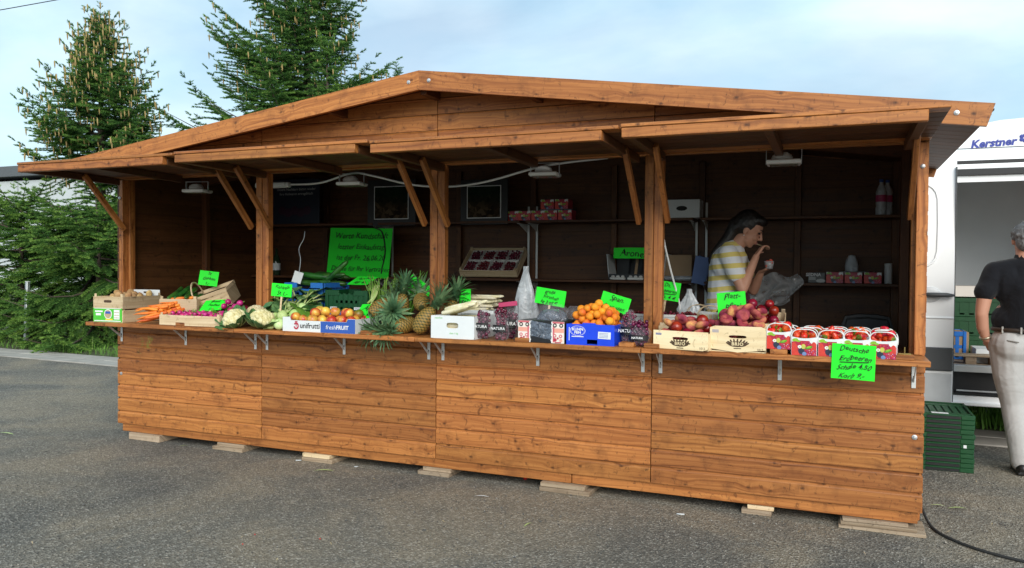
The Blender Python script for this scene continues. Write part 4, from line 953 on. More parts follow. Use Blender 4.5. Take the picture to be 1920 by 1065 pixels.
b2 = card_box('carton', 'low white carton under the asparagus bundle behind the white box', .30, .20, .165, (X(890, .16)+.02, .20, CT), 0, [M['card_white'], M['card_white']], cat='box')
pineapple('pineapple behind the asparagus box with its crown fanned out past the post', at(838, 605, .02)-Vector((0, 0, .03)), (.25, .1, 1), 2, 1.15)
sign('green sign half hidden behind the white asparagus', at(872, 556, .06), .085, .10, ['Spar', 'gel'], 0, .1, -.05)
ch_me = blob(.0115, .0115, .011, 'cherry', 'cherry', 10, 7)
def cherry_bag(label, u, Y, r, h, seed, base=None, lettering=True, n=60, rz=0, cz=CT):
    p = base or Vector((X(u, Y), Y, cz)); t = thing('cherry_bag', label, 'bag of cherries', p, rz, 'bags of dark cherries')
    superbag(r, h, seed).build('bag_film', M['film'], t, angle=180)
    b = MB(); q = random.Random(seed)
    for (x, y, z) in heap(n, r*1.55, r*1.25, .0118, .2, .004, 25, seed): b.ell((x, y, z), .0118, nu=8, nv=6)
    o = b.build('cherries', M['cherry'], t, angle=180); o['kind'] = 'stuff'
    sk = MB().grid(lambda a, c: (r*1.02*math.sin((a-.5)*1.9), -r*.84*math.cos((a-.5)*1.9)-.004, h*(.30+.24*c)), 8, 2).build('printed_band', M['black_pl'], t)
    if lettering: text(t, 'NATURA', h*.13, (0, -r*.84-.012, h*.42), (math.pi/2, 0, 0), M['ink_white'], .1, bold=.0004)
    return t
cherry_bag('clear bag of dark cherries leaning on the white asparagus box', 906, -.21, .058, .20, 1); cherry_bag('clear bag of dark cherries between two other bags at the counter front', 940, -.235, .055, .185, 2)
cherry_bag('clear bag of cherries with pink top behind the front cherry bags', 957, -.10, .062, .24, 3)
MB().box((0, 0, 0), (.13, .012, .03), bev=.003).build('pink_header', plain('pink_print', (.50, .05, .14)), bpy.data.objects['cherry_bag.002'], (0, -.045, .225), (0, -.12, 0))
cherry_bag('clear bag of cherries leaning between the blue apricot box and the post', 1180, -.16, .055, .21, 4); cherry_bag('plump clear bag of cherries lying by the post next to the plywood crate', 1200, -.21, .07, .13, 5, n=70)
cherry_bag('grey looking bag of cherries behind the patterned box and the apricots', 1075, .0, .075, .215, 6, lettering=False)
# patterned box with dark film
px0, px1 = X(971, -.29, 640), X(1060, -.29, 640); pw_ = px1-px0; pb = thing('patterned_box', 'black box with red and white folk pattern ends and crinkled dark film', 'box', ((px0+px1)/2, -.155, CT), rad(-3))
MB().box((0, 0, .068), (pw_, .25, .135), bev=.002).build('carton', M['black_pl'], pb)
M['rose'] = plain('pink_red_print', (.60, .13, .16), .55, 0, .1); M['salmon'] = plain('salmon_print', (.78, .36, .28), .55, 0, .1); M['cream'] = plain('cream_print', (.80, .74, .68), .55, 0, .06)
for s in (-1, 1):
    ex = s*(pw_/2-.042)
    pn = MB().box((0, 0, 0), (.082, .001, .132)).build('printed_end', M['cream'], pb, (ex, -.1265, .068), smooth=False)
    wv = MB()
    for i in range(12): z = -.06+i*.0108; wv.box((-s*(.040+.003*math.sin(i*1.7)), -.0012, z), (.007, .0008, .0112))
    wv.build('wavy_border', M['ink_white'], pn, smooth=False)
    for (x, z, w, h, m) in ((0, .012, .078, .026, 'salmon'), (0, .06, .08, .01, 'rose'), (-s*.028, -.005, .010, .11, 'rose'), (0, -.061, .04, .006, 'ink_red')): MB().box((0, 0, 0), (w, .0008, h)).build('print', M[m], pn, (x, -.0010-.0003*(h > .05), z), smooth=False)
    for (x, z, r, m) in ((-.02, .043, .013, 'ink'), (.022, .043, .013, 'ink'), (-.02, .043, .006, 'cream'), (.022, .043, .006, 'cream'), (-.02, -.02, .011, 'rose'), (.018, -.022, .011, 'rose'), (-.018, -.045, .011, 'ink_red'), (.02, -.047, .010, 'salmon'), (0, -.035, .006, 'ink_red'), (-.02, -.02, .005, 'cream'), (.018, -.022, .005, 'cream')):
        MB().prism([(r*math.cos(i*.524), r*math.sin(i*.524)) for i in range(12)], -.0004, .0004).build('print', M[m], pn, (x, -.0022-.0006*(r < .008), z), smooth=False)
MB().grid(lambda a, c: ((a-.5)*(pw_-.17), -.1275-.004*math.sin(a*23+c*9)*math.sin(c*14), .022+.02*(1-a)+c*.095), 16, 10).build('front_film', M['foil'], pb, angle=180)
superbag(.13, .14, 12, .6).build('film_heap', M['film'], pb, (0, .0, .10), angle=180); superbag(.10, .10, 13, .5).build('film_heap', M['foil'], pb, (0.02, .02, .10), angle=180)
# milky carrier bags
def carrier_bag(label, pos, w, h, seed):
    q = random.Random(seed); ph = [q.uniform(0, 6) for _ in range(6)]
    def prof(t): return w*(.52-.06*t if t < .45 else max(.11, .493-.55*(t-.45)**.8-.25*max(0, t-.6)))
    v = []; nu, nv = 30, 26
    for i in range(nv+1):
        t = i/nv
        for j in range(nu): a = 2*math.pi*j/nu; r = prof(t)*(1+.14*math.sin(4*a+ph[0]+5*t)+.12*math.sin(7*a+ph[1]-4*t)+.09*math.sin(11*a+ph[2]+7*t)); v.append((r*math.cos(a), r*math.sin(a)*.35, h*t))
    f = [(i*nu+j, i*nu+(j+1) % nu, (i+1)*nu+(j+1) % nu, (i+1)*nu+j) for i in range(nv) for j in range(nu)]+[tuple(range(nu))]
    return tag(MB().add(v, f).build('carrier_bag', M['filmgrey'], None, pos, angle=180), label, 'plastic bag', 'milky carrier bags')
carrier_bag('milky carrier bag hanging from the shelf behind the cherry sign', (X(985, .3), .30, CT+.05), .16, .42, 3); carrier_bag('milky carrier bag with knotted top behind the berry punnets', (X(1292, .42), .42, CT+.09), .14, .24, 5)
sign('green cherry sign on a stick rising from the film-covered box', at(1032, 557, -.02), .205, .105, ['große', 'Kirschen', 'kg 2,90 €'], 0, .05, -.14*-1, .22)

# ------------------------------------------------------------------ 6 apricots
bx0, bx1 = X(1062, -.29, 630), X(1152, -.29, 630); bw_ = bx1-bx0
def blue_front(w, h): return [(-w/2, 0), (-.02, 0), (-.02, .034), (.045, .034), (.045, 0), (w/2, 0), (w/2, h), (.035, h), (.03, h+.008), (-.045, h+.008), (-.05, h), (-w/2, h)]
apb = card_box('apricot_box', 'glossy blue cardboard box heaped with orange apricots', bw_, .30, .125, ((bx0+bx1)/2, -.14, CT), 0, [M['card_blue'], M['card_blue']], .005, blue_front)
ov = MB()
for i in range(36):
    a0, a1 = i*math.pi/18, (i+1)*math.pi/18
    for r0, r1 in ((.046, .0485), (.041, .042)): ov.add([(r*math.cos(a), 0, r*.62*math.sin(a)) for a in (a0, a1) for r in (r0, r1)], [(0, 1, 3, 2)])
ov.box((0, 0, -.035), (.075, .0006, .005)).build('logo_ring', M['ink_white'], apb, (-.078, -.1512, .085), smooth=False)
text(apb, 'KUHN', .024, (-.078, -.1516, .093), (math.pi/2, 0, 0), M['ink_white'], space=1.05, bold=.0008); text(apb, 'FEIN', .021, (-.078, -.1516, .074), (math.pi/2, 0, 0), M['ink_white'], bold=.0008)
lb = MB().box((0, 0, 0), (.078, .0008, .042)).build('paper_label', M['card_white'], apb, (.088, -.1512, .062), (0, .03, 0), smooth=False)
for z in (.012, .004, -.004, -.012): MB().box((0, 0, 0), (.055, .0005, .002)).build('print', M['card_mid'], lb, (-.004, -.0009, z), smooth=False)
MB().box((0, 0, 0), (.004, .0006, .08)).build('print', M['ink_white'], apb, (-bw_/2+.018, -.1512, .065), smooth=False)
for p in heap(92, bw_-.02, .27, .0245, .9, .035, seed=31): scatter('apricot', apricot_me, [p], 'orange apricot heaped in the glossy blue box', 'apricot', 'apricots in the blue box', ((bx0+bx1)/2, -.14, CT), 0, (.94, 1.1), 1.5)
sign('green apricot sign stuck behind the apricot heap', at(1153, 568, .0), .19, .105, ['Span.', 'Aprikosen'], 0, .1, .27, .2, (1,))

# ------------------------------------------------------------------ 7 punnets on blue crates
def punnet(label, pos, mat='pulp', w=.135, d=.10, h=.062, fill='berry', nb=40, name='berry_punnet', group='white card punnets of berries'):
    t = thing(name, label, 'punnet', pos, rng.uniform(-.05, .05), group); k = .86
    b = MB()
    def wall(a, c_): return [(-w/2*k*a, -d/2*k*a), (w/2*k*a, -d/2*k*a), (w/2*k*a, d/2*k*a), (-w/2*k*a, d/2*k*a)]
    o = [(x, y, 0) for x, y in wall(1, 0)]+[(x/k, y/k, h) for x, y in wall(1, 0)]+[(x/k*.95, y/k*.95, h) for x, y in wall(1, 0)]+[(x*.95, y*.95, .004) for x, y in wall(1, 0)]
    f = [(3, 2, 1, 0), (12, 13, 14, 15)]
    for a in (0, 4, 8): f += [(a+i, a+(i+1) % 4, a+4+(i+1) % 4, a+4+i) for i in range(4)]
    b.add(o, f).build('tray', M[mat], t, smooth=False)
    MB().box((0, -d/2-.001, h-.008), (w+.004, .004, .016), bev=.001).build('rim', M[mat], t); MB().box((0, d/2+.001, h-.008), (w+.004, .004, .016), bev=.001).build('rim', M[mat], t)
    for s in (-1, 1): MB().box((s*w*.30, -d/2*.955-.001, h*.4), (.003, .003, h*.45)).build('slit', M['ink'], t, rot=(.12, 0, 0))
    q = MB()
    for (x, y, z) in heap(nb, w*.96, d*.95, .010, .12, h*.55, 18, rng.randrange(999)): q.ell((x, y, z), .0098, nu=7, nv=5)
    o = q.build('berries', M[fill], t, angle=180); o['kind'] = 'stuff'; return t
uy = .20
plastic_crate('blue plastic crate under the berry punnets behind the plywood crates', 'blue_cr', .42, .26, .105, (X(1285, uy)+.02, uy+.10, CT), 0, False, 7)
plastic_crate('blue plastic crate under the berry punnet behind the apricot box', 'blue_cr', .40, .26, .105, (X(1190, uy)-.0, uy+.10, CT), 0, False, 7)
punnet('white card punnet of dark berries below the green berry sign', (X(1251, uy+.02), uy+.06, CT+.106)); punnet('white card punnet of berries between another punnet and the chip-wood basket', (X(1287, uy+.02), uy+.06, CT+.106)); punnet('white card punnet of berries behind the cherry bag beside the apricot sign', (X(1190, uy+.02), uy+.06, CT+.106))
def round_basket(label, pos):
    t = thing('round_basket', label, 'basket', pos, 0, 'small chip-wood baskets'); b = MB()
    b.lathe([(.055, 0), (.058, .01), (.066, .07), (.0672, .07), (.0672, .080), (.064, .080), (.055, .012), (0.001, .012)], 24, sx=1.15); b.build('chip_wall', M['pulp'], t)
    for i in range(8):
        a = -2.6+i*.3; MB().box((0, 0, 0), (.018, .002, .07)).build('chip_strip', M['crate'], t, (.0725*math.cos(a)*1.12, .064*math.sin(a), .038), (0.1, 0, a+math.pi/2))
    for s in (-1, 1): MB().tube([(.07*math.cos(a), s*.03, .07+.055*math.sin(a)) for a in np.linspace(0, math.pi, 14)], .0025, 5).build('handle', M['crate'], t)
    return t
round_basket('small round chip-wood basket with thin handles next to the punnets', (X(1330, uy+.04), uy+.06, CT+.106)); round_basket('small chip-wood basket half hidden behind the round one', (X(1308, uy+.14), uy+.17, CT+.106))
sign('green berry sign on a stick above the white punnets', at(1250, 545, .24), .17, .12, ['Dt.', 'Himbeeren', 'Sch. 4 €'], 0, .05, .14, .16, (1,))

# ------------------------------------------------------------------ 8 plywood crates with peaches
def ply_crate(label, w, d, h, pos, rz, br):
    t = thing('plywood_crate', label, 'crate', pos, rz, 'branded plywood crates'); th = .006
    hole_panel(w, h, .095, .016, 0, h*.60, -d/2, -d/2+th).build('front_panel', M['ply'], t, smooth=False); MB().box((0, d/2-th/2, h/2), (w, th, h)).build('back_panel', M['ply'], t, smooth=False)
    for s in (-1, 1): MB().box((s*(w/2-th/2), 0, h*.46), (th, d-2*th-.001, h*.92)).build('side_panel', M['ply'], t, smooth=False)
    MB().box((0, 0, .004), (w-2*th-.002, d-2*th-.002, .006)).build('crate_floor', M['ply'], t); yy = -d/2-.0012
    MB().prism([(.052*math.cos(i*.393)*1.0, .016*math.sin(i*.393)) for i in range(16)], -.0004, .0004).build('stamp', M['ink_brown'], t, (0, yy, h*.32), smooth=False)
    text(t, 'BRIO', .026, (0, yy-.001, h*.32), (math.pi/2, 0, 0), M['ply'], space=1.15, bold=.0009)
    for i in range(9): a = math.pi*(i+.5)/9; MB().ell((0, 0, 0), (.009, .0004, .0045), nu=8, nv=4).build('stamp_leaf', M['ink_brown'], t, (.055*math.cos(a), yy, h*.32+.022*math.sin(a)), (0, -a+rng.uniform(-.4, .4), 0))
    MB().box((0, 0, 0), (.04, .0006, .004)).build('stamp', M['ink_brown'], t, (0, yy, h*.32-.024), smooth=False)
    for z in (.84, .80, .76): MB().box((0, 0, 0), (.036, .0006, .0022)).build('stamp', M['card_mid'], t, (-w*.40, yy, h*z), smooth=False)
    text(t, '1012', .018, (w*.40, yy, h*.13), (math.pi/2, 0, 0), M['ink_brown'])
    return t
q0, q1 = at(1225, 640, -.275), at(1327, 655, -.345); dv = q1-q0; dv.z = 0; rz1 = math.atan2(dv.y, dv.x); w1 = dv.length; c1 = (q0+q1)/2; nrm = Vector((-math.sin(rz1), math.cos(rz1), 0)); pc1 = c1+nrm*.15; pc1.z = CT+.002
ply_crate('tilted plywood crate stamped BRIO next to the post', w1, .30, .105, pc1, rz1, 1)
s0, s1 = X(1331, -.30, 640), X(1436, -.30, 640); w2 = s1-s0; pc2_ = Vector(((s0+s1)/2, -.30+.15, CT))
ply_crate('plywood crate stamped BRIO in front of the flat peach heap', w2, .30, .145, pc2_, 0, 2)
for i, p in enumerate(heap(26, w1-.02, .27, .037, .4, .04, seed=41, flat=.75)):
    if i % 3 == 2: tag(link('nectarine', nect_me, None, Matrix.Rotation(rz1, 3, 'Z') @ Vector(p)+pc1, (rng.uniform(-1, 1), rng.uniform(-1, 1), rng.uniform(0, 6)), 1.05), 'dark red nectarine among flat peaches in the tilted plywood crate', 'nectarine', 'nectarines in the tilted crate')
    else: tag(link('flat_peach', flat_me, None, Matrix.Rotation(rz1, 3, 'Z') @ Vector(p)+pc1, (rng.uniform(-.7, .7), rng.uniform(-.7, .7), rng.uniform(0, 6)), rng.uniform(.95, 1.1)), 'flat peach in the tilted plywood crate', 'flat peach', 'flat peaches in the tilted crate')
for i, (x, y, z) in enumerate(heap(40, w2-.01, .31, .035, .55, .075, seed=42, flat=.72)):
    tag(link('flat_peach', flat_me, None, Vector((x, y, z))+pc2_+Vector((0, .01, 0)), (rng.uniform(-1.1, 1.1)+.3, rng.uniform(-.9, .9), rng.uniform(0, 6)), rng.uniform(.92, 1.08)), 'blushed flat peach heaped on the front plywood crate', 'flat peach', 'flat peaches in the heap')
tr = slat_crate('wooden tray under two flat peaches behind the tilted plywood crate', .34, .14, .12, (X(1290, .02), .045, CT), 0, 1, .05)
for i, u in enumerate((1262, 1292, 1318, 1345)): tag(link('flat_peach', flat_me, None, (X(u, .04), .04, CT+.128+.012*(i % 2)), (rng.uniform(-.3, .3), rng.uniform(-.3, .3), rng.uniform(0, 6)), .95), 'flat peach lying in the wooden tray behind the tilted crate', 'flat peach', 'flat peaches in the tray')
nc = slat_crate('tilted wooden crate of shiny dark red nectarines behind the flat peaches', .30, .34, .14, (X(1415, .16)+.02, .20, CT+.04), .04, 2, .2); nc.rotation_euler = (rad(12), rad(2), .04)
for p in heap(26, .27, .31, .034, .2, .08, seed=44): scatter('nectarine', nect_me, [p], 'shiny dark red nectarine in the tilted crate behind the peaches', 'nectarine', 'nectarines in the rear crate', (X(1415, .16)+.01, .20, CT+.045), .04, (.82, .95), 1.5)
sign('green flat peach sign leaning behind the peach heap', at(1372, 572, .0), .165, .155, ['Platt-', 'pfirsi', 'kg 4,-'], .0, .12, -.10, 0, (1,))

# ------------------------------------------------------------------ 9 strawberries in printed baskets
for n_, c_ in (('p_red', (.62, .05, .035)), ('p_crim', (.42, .02, .05)), ('p_green', (.25, .48, .03)), ('p_dgreen', (.08, .30, .02)), ('p_white', (.80, .80, .76)), ('p_yel', (.52, .52, .10)), ('p_navy', (.025, .03, .06)), ('p_blue', (.16, .25, .48)), ('p_pink', (.45, .04, .14))): M[n_] = plain('basket_print_'+n_[2:], c_, .4, 0, .3, 60)
PK = ['p_red', 'p_crim', 'p_green', 'p_dgreen', 'p_white', 'p_yel', 'p_navy', 'p_blue', 'p_pink']
def print_mesh(w, h):
    """flat fruit picture on a panel w x h (origin at its lower middle), facing -Y"""
    b = MB(); ly = [0]
    def e(x, z, rx, rz_, m, a=0):
        ly[0] += 1; pts = []
        for i in range(12):
            t = i*math.pi/6; px, pz = rx*math.cos(t), rz_*math.sin(t); px, pz = px*math.cos(a)-pz*math.sin(a), px*math.sin(a)+pz*math.cos(a)
            pts.append((min(w/2, max(-w/2, x*w+px*w)), -.0004-.00006*ly[0], min(h, max(0, z*h+pz*h))))
        b.add(pts, [tuple(range(12))], PK.index(m))
    b.add([(-w/2, -.0002, 0), (w/2, -.0002, 0), (w/2, -.0002, h*.86), (-w/2, -.0002, h*.86)], [(0, 1, 2, 3)], 1)
    e(-.5, .95, .3, .16, 'p_white'); e(.42, .86, .2, .2, 'p_white'); e(-.36, .90, .13, .09, 'p_green', .4); e(-.24, .84, .10, .06, 'p_green', -.3); e(-.4, .35, .14, .42, 'p_red'); e(-.30, .1, .12, .2, 'p_red'); e(.40, .45, .13, .36, 'p_red'); e(0, .75, .16, .1, 'p_crim')
    e(-.10, .26, .13, .2, 'p_navy'); e(.02, .1, .10, .14, 'p_navy'); e(-.17, .5, .08, .10, 'p_white'); e(-.17, .5, .03, .04, 'p_yel'); e(-.02, .52, .09, .15, 'p_yel'); e(.2, .47, .16, .08, 'p_dgreen', .5); e(.20, .50, .10, .05, 'p_green', .5)
    e(.02, .09, .09, .12, 'p_blue')
    q = random.Random(5)
    for i in range(16): e(.30+q.uniform(-.16, .17), .16+q.uniform(-.13, .15), .035, .05, 'p_pink' if i % 3 else 'p_crim')
    for i in range(8): e(.30+q.uniform(-.16, .17), .16+q.uniform(-.13, .15), .012, .016, 'p_white')
    for i in range(10): e(q.uniform(-.1, .3), .72+q.uniform(-.08, .1), .03, .045, 'p_red' if i % 2 else 'p_pink')
    return b.mesh('fruit_print', [M[k_] for k_ in PK], False)
BW, BD, BH = .128, .15, .092
pr_me = print_mesh(BW*.985, BH)
def basket_body():
    b = MB(); w, d, h = BW, BD, BH; th = .002; cu = []
    n = 9; fr = [(-w/2+w*i/(n-1), h+.008*(1-math.sin(math.pi*i/(n-1)))) for i in range(n)]
    for s in (-1, 1): b.prism([(-w/2, 0), (w/2, 0)]+fr[::-1], s*d/2-th/2, s*d/2+th/2)
    for s in (-1, 1): b.prism([(-d/2+th/2, 0), (d/2-th/2, 0), (d/2-th/2, h+.006), (-d/2+th/2, h+.006)], s*w/2-th/2, s*w/2+th/2, 'x')
    b.box((0, 0, .003), (w-.003, d-.004, .002)); return b.mesh('carton', M['card_white'], False)
bb_me = basket_body(); hd_me = MB()
for s in (-1, 1): pass
hd_me.tube([((BW/2+.003)*math.copysign(abs(math.cos(a))**.55, math.cos(a)), 0, .062+.078*max(0, math.sin(a))**.6) for a in np.linspace(0, math.pi, 26)], .0032, 6); hd_me = hd_me.mesh('handle', M['white_pl'], True, 180)
def strawberry_basket(label, pos, rz, seed, where):
    t = thing('strawberry_basket', label, 'strawberry basket', pos, rz, 'printed strawberry baskets'); link('carton', bb_me, t); link('fruit_print', pr_me, t, (0, -BD/2-.0015, 0)); link('fruit_print', pr_me, t, (BW/2+.0015, 0, 0), (0, 0, math.pi/2)); link('handle', hd_me, t, (0, -BD/2+.005, 0)); link('handle', hd_me, t, (0, BD/2-.005, 0), (rad(-12), 0, 0))
    for p in heap(17, BW-.006, BD-.008, .0185, .25, .055, 30, seed): tag(link('strawberry', straw_me, None, Matrix.Rotation(rz, 3, 'Z') @ Vector(p)+Vector(pos), (rng.uniform(-.9, .9)+2.3, rng.uniform(-.8, .8), rng.uniform(0, 6)), rng.uniform(1.1, 1.45)), 'ripe red strawberry in the '+where, 'strawberry', 'strawberries in the '+where)
    return t
fr_lab = ['front strawberry basket next to the plywood crate, raised on a wooden cleat', 'front strawberry basket second from the plywood crate', 'front strawberry basket third from the plywood crate, partly behind the hanging sign', 'front strawberry basket almost wholly behind the top of the hanging sign', 'front strawberry basket at the end beside the brass latch']
bk_lab = ['rear strawberry basket nearest the nectarine crate', 'rear strawberry basket second from the nectarine crate', 'middle basket of the rear row of strawberries', 'rear strawberry basket fourth from the nectarine crate', 'rear strawberry basket at the end beside the stall corner post']
for i, u in enumerate((1461, 1508, 1558, 1606, 1656)):
    Y = -.215+.018*(i == 0); strawberry_basket(fr_lab[i], (X(u, Y-.07, 650), Y, CT+(.027 if i == 0 else .0005)), rng.uniform(-.03, .03)-.02, 50+i, ('front basket raised on the wooden cleat', 'front basket second from the plywood crate', 'front basket third from the plywood crate', 'front basket hidden by the hanging sign', 'front basket beside the brass latch')[i])
for i, u in enumerate((1474, 1522, 1568, 1612, 1658)):
    Y = -.045; strawberry_basket(bk_lab[i], (X(u, Y-.07, 630), Y, CT+.001), rng.uniform(-.04, .04)-.02, 70+i, ('rear basket nearest the nectarine crate', 'rear basket second from the nectarine crate', 'middle basket of the rear row', 'rear basket fourth from the nectarine crate', 'rear basket beside the corner post')[i])
sign('large green strawberry price sign hanging over the counter edge', at(1600, 679, -.312), .212, .186, ['Deutsche', 'Erdbeeren', 'Schale 4,50', 'Korb 9,-'], -.02, -.02, .03, 0, (1,), .040)

# ------------------------------------------------------------------ 10 things on the shelves at the back
poster = thing('poster', 'large green handwritten notice hung on the back wall of the stall', 'notice', at(676, 474, 1.58)); poster.rotation_euler = (-.03, .02, 0)
ph_, pw2 = .47, .70
MB().grid(lambda a, c: ((a-.5)*pw2+.03*(c-.5)*a*0-.03*(1-c), .01*math.sin(a*4), (c-.5)*ph_), 8, 4).build('card', M['neon'], poster)
for i, (s, sz) in enumerate((('Werte Kundschaft', .095), ('letzter Einkaufstag', .085), ('ist der Fr. 26.06.20', .085), ('Danke für Ihr Vertrauen', .080))): text(poster, s, sz*.83, (0, -.008, .16-.105*i), (math.pi/2, 0, 0), M['ink'], .35, jit=.05)
def picture(label, uvs, bd_):
    a = at(*uvs[0], 1.60); c = at(*uvs[1], 1.60); ce = (a+c)/2; w, h = abs(c.x-a.x), abs(a.z-c.z); t = thing('framed_picture', label, 'picture', ce); t.rotation_euler = (0, 0, 0)
    MB().box((0, 0, 0), (w*1.42, .012, h*1.42), bev=.002).build('backing', M['black_pl'], t)
    b = MB()
    for s in (-1, 1): b.box((s*w/2, -.007, 0), (.007, .002, h+.007)); b.box((0, -.0072, s*h/2), (w+.007, .002, .007))
    b.build('white_line', M['ink_white'], t, smooth=False)
    tt = NT('market_photo_print'); v = tt.obj(); f = tt.voro(v, 28, 'Color'); n = tt.noise(v, 9, 3); z = tt.sep(v)[2]
    c = tt.mix(tt.ramp(tt.math('ADD', tt.math('MULTIPLY', z, 3.4), .5), [(.35, 0.0), (.75, 1.0)]), tt.ramp(tt.sep(f)[0], [(0, (.012, .008, .005)), (.6, (.04, .026, .014)), (1, (.10, .07, .04))]), tt.ramp(n, [(.3, (.004, .009, .006)), (.7, (.012, .028, .013))])); tt.color(c); tt.rough(.7); tt.set(Specular_IOR_Level=.1)
    MB().box((0, -.0066, 0), (w-.004, .001, h-.004)).build('print', tt.m, t, smooth=False); return t
picture('dark framed picture of baskets and fruit above the green notice', ((703, 351), (766, 410)), 0); picture('dark framed picture of baskets beside the small printed boxes', ((877, 350), (939, 408)), 1)
dp = thing('dark_poster', 'dark blue poster with two faint lines of print and a bowl of fruit', 'poster', at(551, 378, 1.62)); MB().box((0, 0, 0), (.62, .006, .44)).build('sheet', plain('dark_navy_print', (.012, .018, .035), .4), dp)
for i, s in enumerate(('Unsere Nachbarn bieten wieder', 'Ihre Hofwaren ertragsfrisch')): text(dp, s, .036, (.03, -.0045, .12-.045*i), (math.pi/2, 0, 0), M['grey_pl'])
for i in range(5): MB().ell((0, 0, 0), (.05, .002, .045), nu=14, nv=6).build('printed_fruit', plain('printed_plum', (.035, .01, .03), .4), dp, (-.14+i*.075, -.004, -.09-.02*(i % 2)))
SY = 1.62
bc = slat_crate('tilted pale wooden crate of dark berry punnets on the back shelf', .55, .34, .075, (X(917, SY, 500), 1.74, SH1+.07), 0, 1, .05); bc.rotation_euler = (rad(38), 0, rad(2)); bc.location.z = SH1+.115
for i in range(4):
    for j in range(2):
        q = Matrix.Rotation(rad(38), 3, 'X') @ Vector((-.19+i*.127, -.08+.155*j, .014)); t = punnet(('lower' if j == 0 else 'upper')+' row '+('end punnet of dark berries by the picture side', 'punnet of dark berries second from the picture side', 'punnet of dark berries second from the white rails', 'end punnet of dark berries by the white rails')[i]+' in the tilted crate', Vector(bc.location)+q, 'pulp', .115, .14, .045, 'berry', 34, group='punnets in the tilted shelf crate'); t.rotation_euler = (rad(38), 0, 0)
bkc = card_box('display_box', 'open white and black display box with egg trays on the back shelf', .46, .24, .05, (X(1193, SY, 500)+.0, 1.72, SH1), 0, [M['black_pl'], M['black_pl']])
MB().box((-.225, 0, .12), (.005, .235, .24)).build('side_flap', M['card_white'], bkc, rot=(0, -.1, 0)); MB().box((.225, 0, .12), (.005, .235, .24)).build('side_flap', M['card_white'], bkc, rot=(0, .1, 0)); MB().box((0, .114, .12), (.44, .005, .24)).build('back_flap', M['black_pl'], bkc)
for i in range(5): MB().box((-.09+i*.055, .0, .13), (.022, .004, .20)).build('divider', M['card_brown' if i % 2 else 'black_pl'], bkc, rot=(-.45, 0, 0))
sign('green sign in the display box on the back shelf', (X(1188, 1.60, 480), 1.60, SH1+.225), .34, .09, ['Aronen'], 0, .1, 0)
for i, dx in enumerate((-.15, .0)):
    eg = MB().box((0, 0, .012), (.13, .1, .022), bev=.006)
    for a in range(3):
        for b_ in range(2): eg.ell((-.042+a*.042, -.022+b_*.044, .028), (.017, .017, .012), nu=8, nv=5)
    tag(eg.build('egg_tray', M['pulp'], None, (X(1193, SY, 500)+dx, 1.625, SH1+.001)), 'small grey pulp egg tray before the display box', 'egg tray', 'egg trays')
def boxed(name, label, cat, p0, p1, Y, d, mat, zb, group=None, rz=0):
    a, c = X(p0[0], Y, p0[1]), X(p1[0], Y, p1[1]); h = at(p0[0], p1[1], Y).z-zb; t = thing(name, label, cat, ((a+c)/2, Y+d/2, zb+.0005), rz, group); MB().box((0, 0, h/2), (c-a, d, h), bev=.002).build('carton', M[mat], t); return t, c-a, h
t, w, h = boxed('tissue_box', 'white box with dark oval print on the upper shelf', 'box', (1245, 405), (1312, 375), SY, .18, 'card_white', SH2)
MB().ell((0, -.0905, h*.52), (.045, .002, .02), nu=16, nv=6).build('oval_print', M['ink'], t)
t, w, h = boxed('carton', 'brown cardboard carton on the back shelf beside the blue folder', 'box', (1242, 520), (1297, 478), SY+.02, .18, 'card_brown', SH1+.04)
tag(MB().box((0, 0, .02), (.27, .2, .036), bev=.015).build('white_pack', M['filmgrey'], None, (X(1268, SY), 1.71, SH1+.001)), 'flat white plastic pack under the brown carton', 'pack')
bf = thing('blue_folder', 'pale blue folder leaning at the shelf behind the woman', 'folder', at(1309, 530, 1.58), .15); 
for s in (0, 1): MB().box((0, .012*s, .10), (.11, .003, .22), bev=.001).build('cover', plain('pale_blue_card', (.16, .24, .50)), bf, rot=(0, .16+.12*s, 0))
t, w, h = boxed('film_box', 'dark grey box lettered SEDNA on the lower shelf', 'box', (1515, 529), (1547, 511), SY, .16, 'card_brown', SH1); t.children[0].data.materials[0] = plain('dark_grey_print', (.08, .085, .085), .4); text(t, 'SEDNA', .034, (-.022, -.082, h*.78), (math.pi/2, 0, 0), M['ink_white'], bold=.001)
for z in (.5, .4, .3): MB().box((0, 0, 0), (.05, .0006, .004)).build('print', M['grey_pl'], t, (-.03, -.0812, h*z), smooth=False)
MB().ell((.03, -.081, h*.2), (.035, .0006, .014), nu=12, nv=4).build('print', M['grey_pl'], t)
sp_me = print_mesh(.118, .082)
sb_me = MB().box((0, 0, .041), (.120, .12, .082), bev=.001).mesh('carton', M['p_crim'], True)
def small_box(label, x, y, z, grp): t = thing('printed_box', label, 'box', (x, y, z), rng.uniform(-.03, .03), grp); link('carton', sb_me, t); link('fruit_print', sp_me, t, (0, -.0612, 0)); return t
for i, u in enumerate((1565, 1600, 1636)): small_box('small fruit-printed carton next to the SEDNA box on the lower shelf', X(u, SY, 515), SY+.06, SH1+.0005, 'fruit cartons on the lower shelf')
for i, u in enumerate((960, 983, 1008, 1032, 1059)): small_box('small fruit-printed carton in the bottom row on the upper shelf', X(u, SY, 408), SY+.06, SH2+.0005, 'fruit cartons in the bottom row')
for i, u in enumerate((1026, 1053)): small_box('small fruit-printed carton stacked on the row of cartons', X(u, SY, 385), SY+.06, SH2+.095, 'fruit cartons stacked on the row')
tag(MB().box((0, 0, 0), (.30, .13, .010), bev=.002).build('clear_lid', M['foil'], None, (X(1042, SY, 395), SY+.06, SH2+.0885)), 'thin dark tray between the two layers of fruit cartons', 'tray')
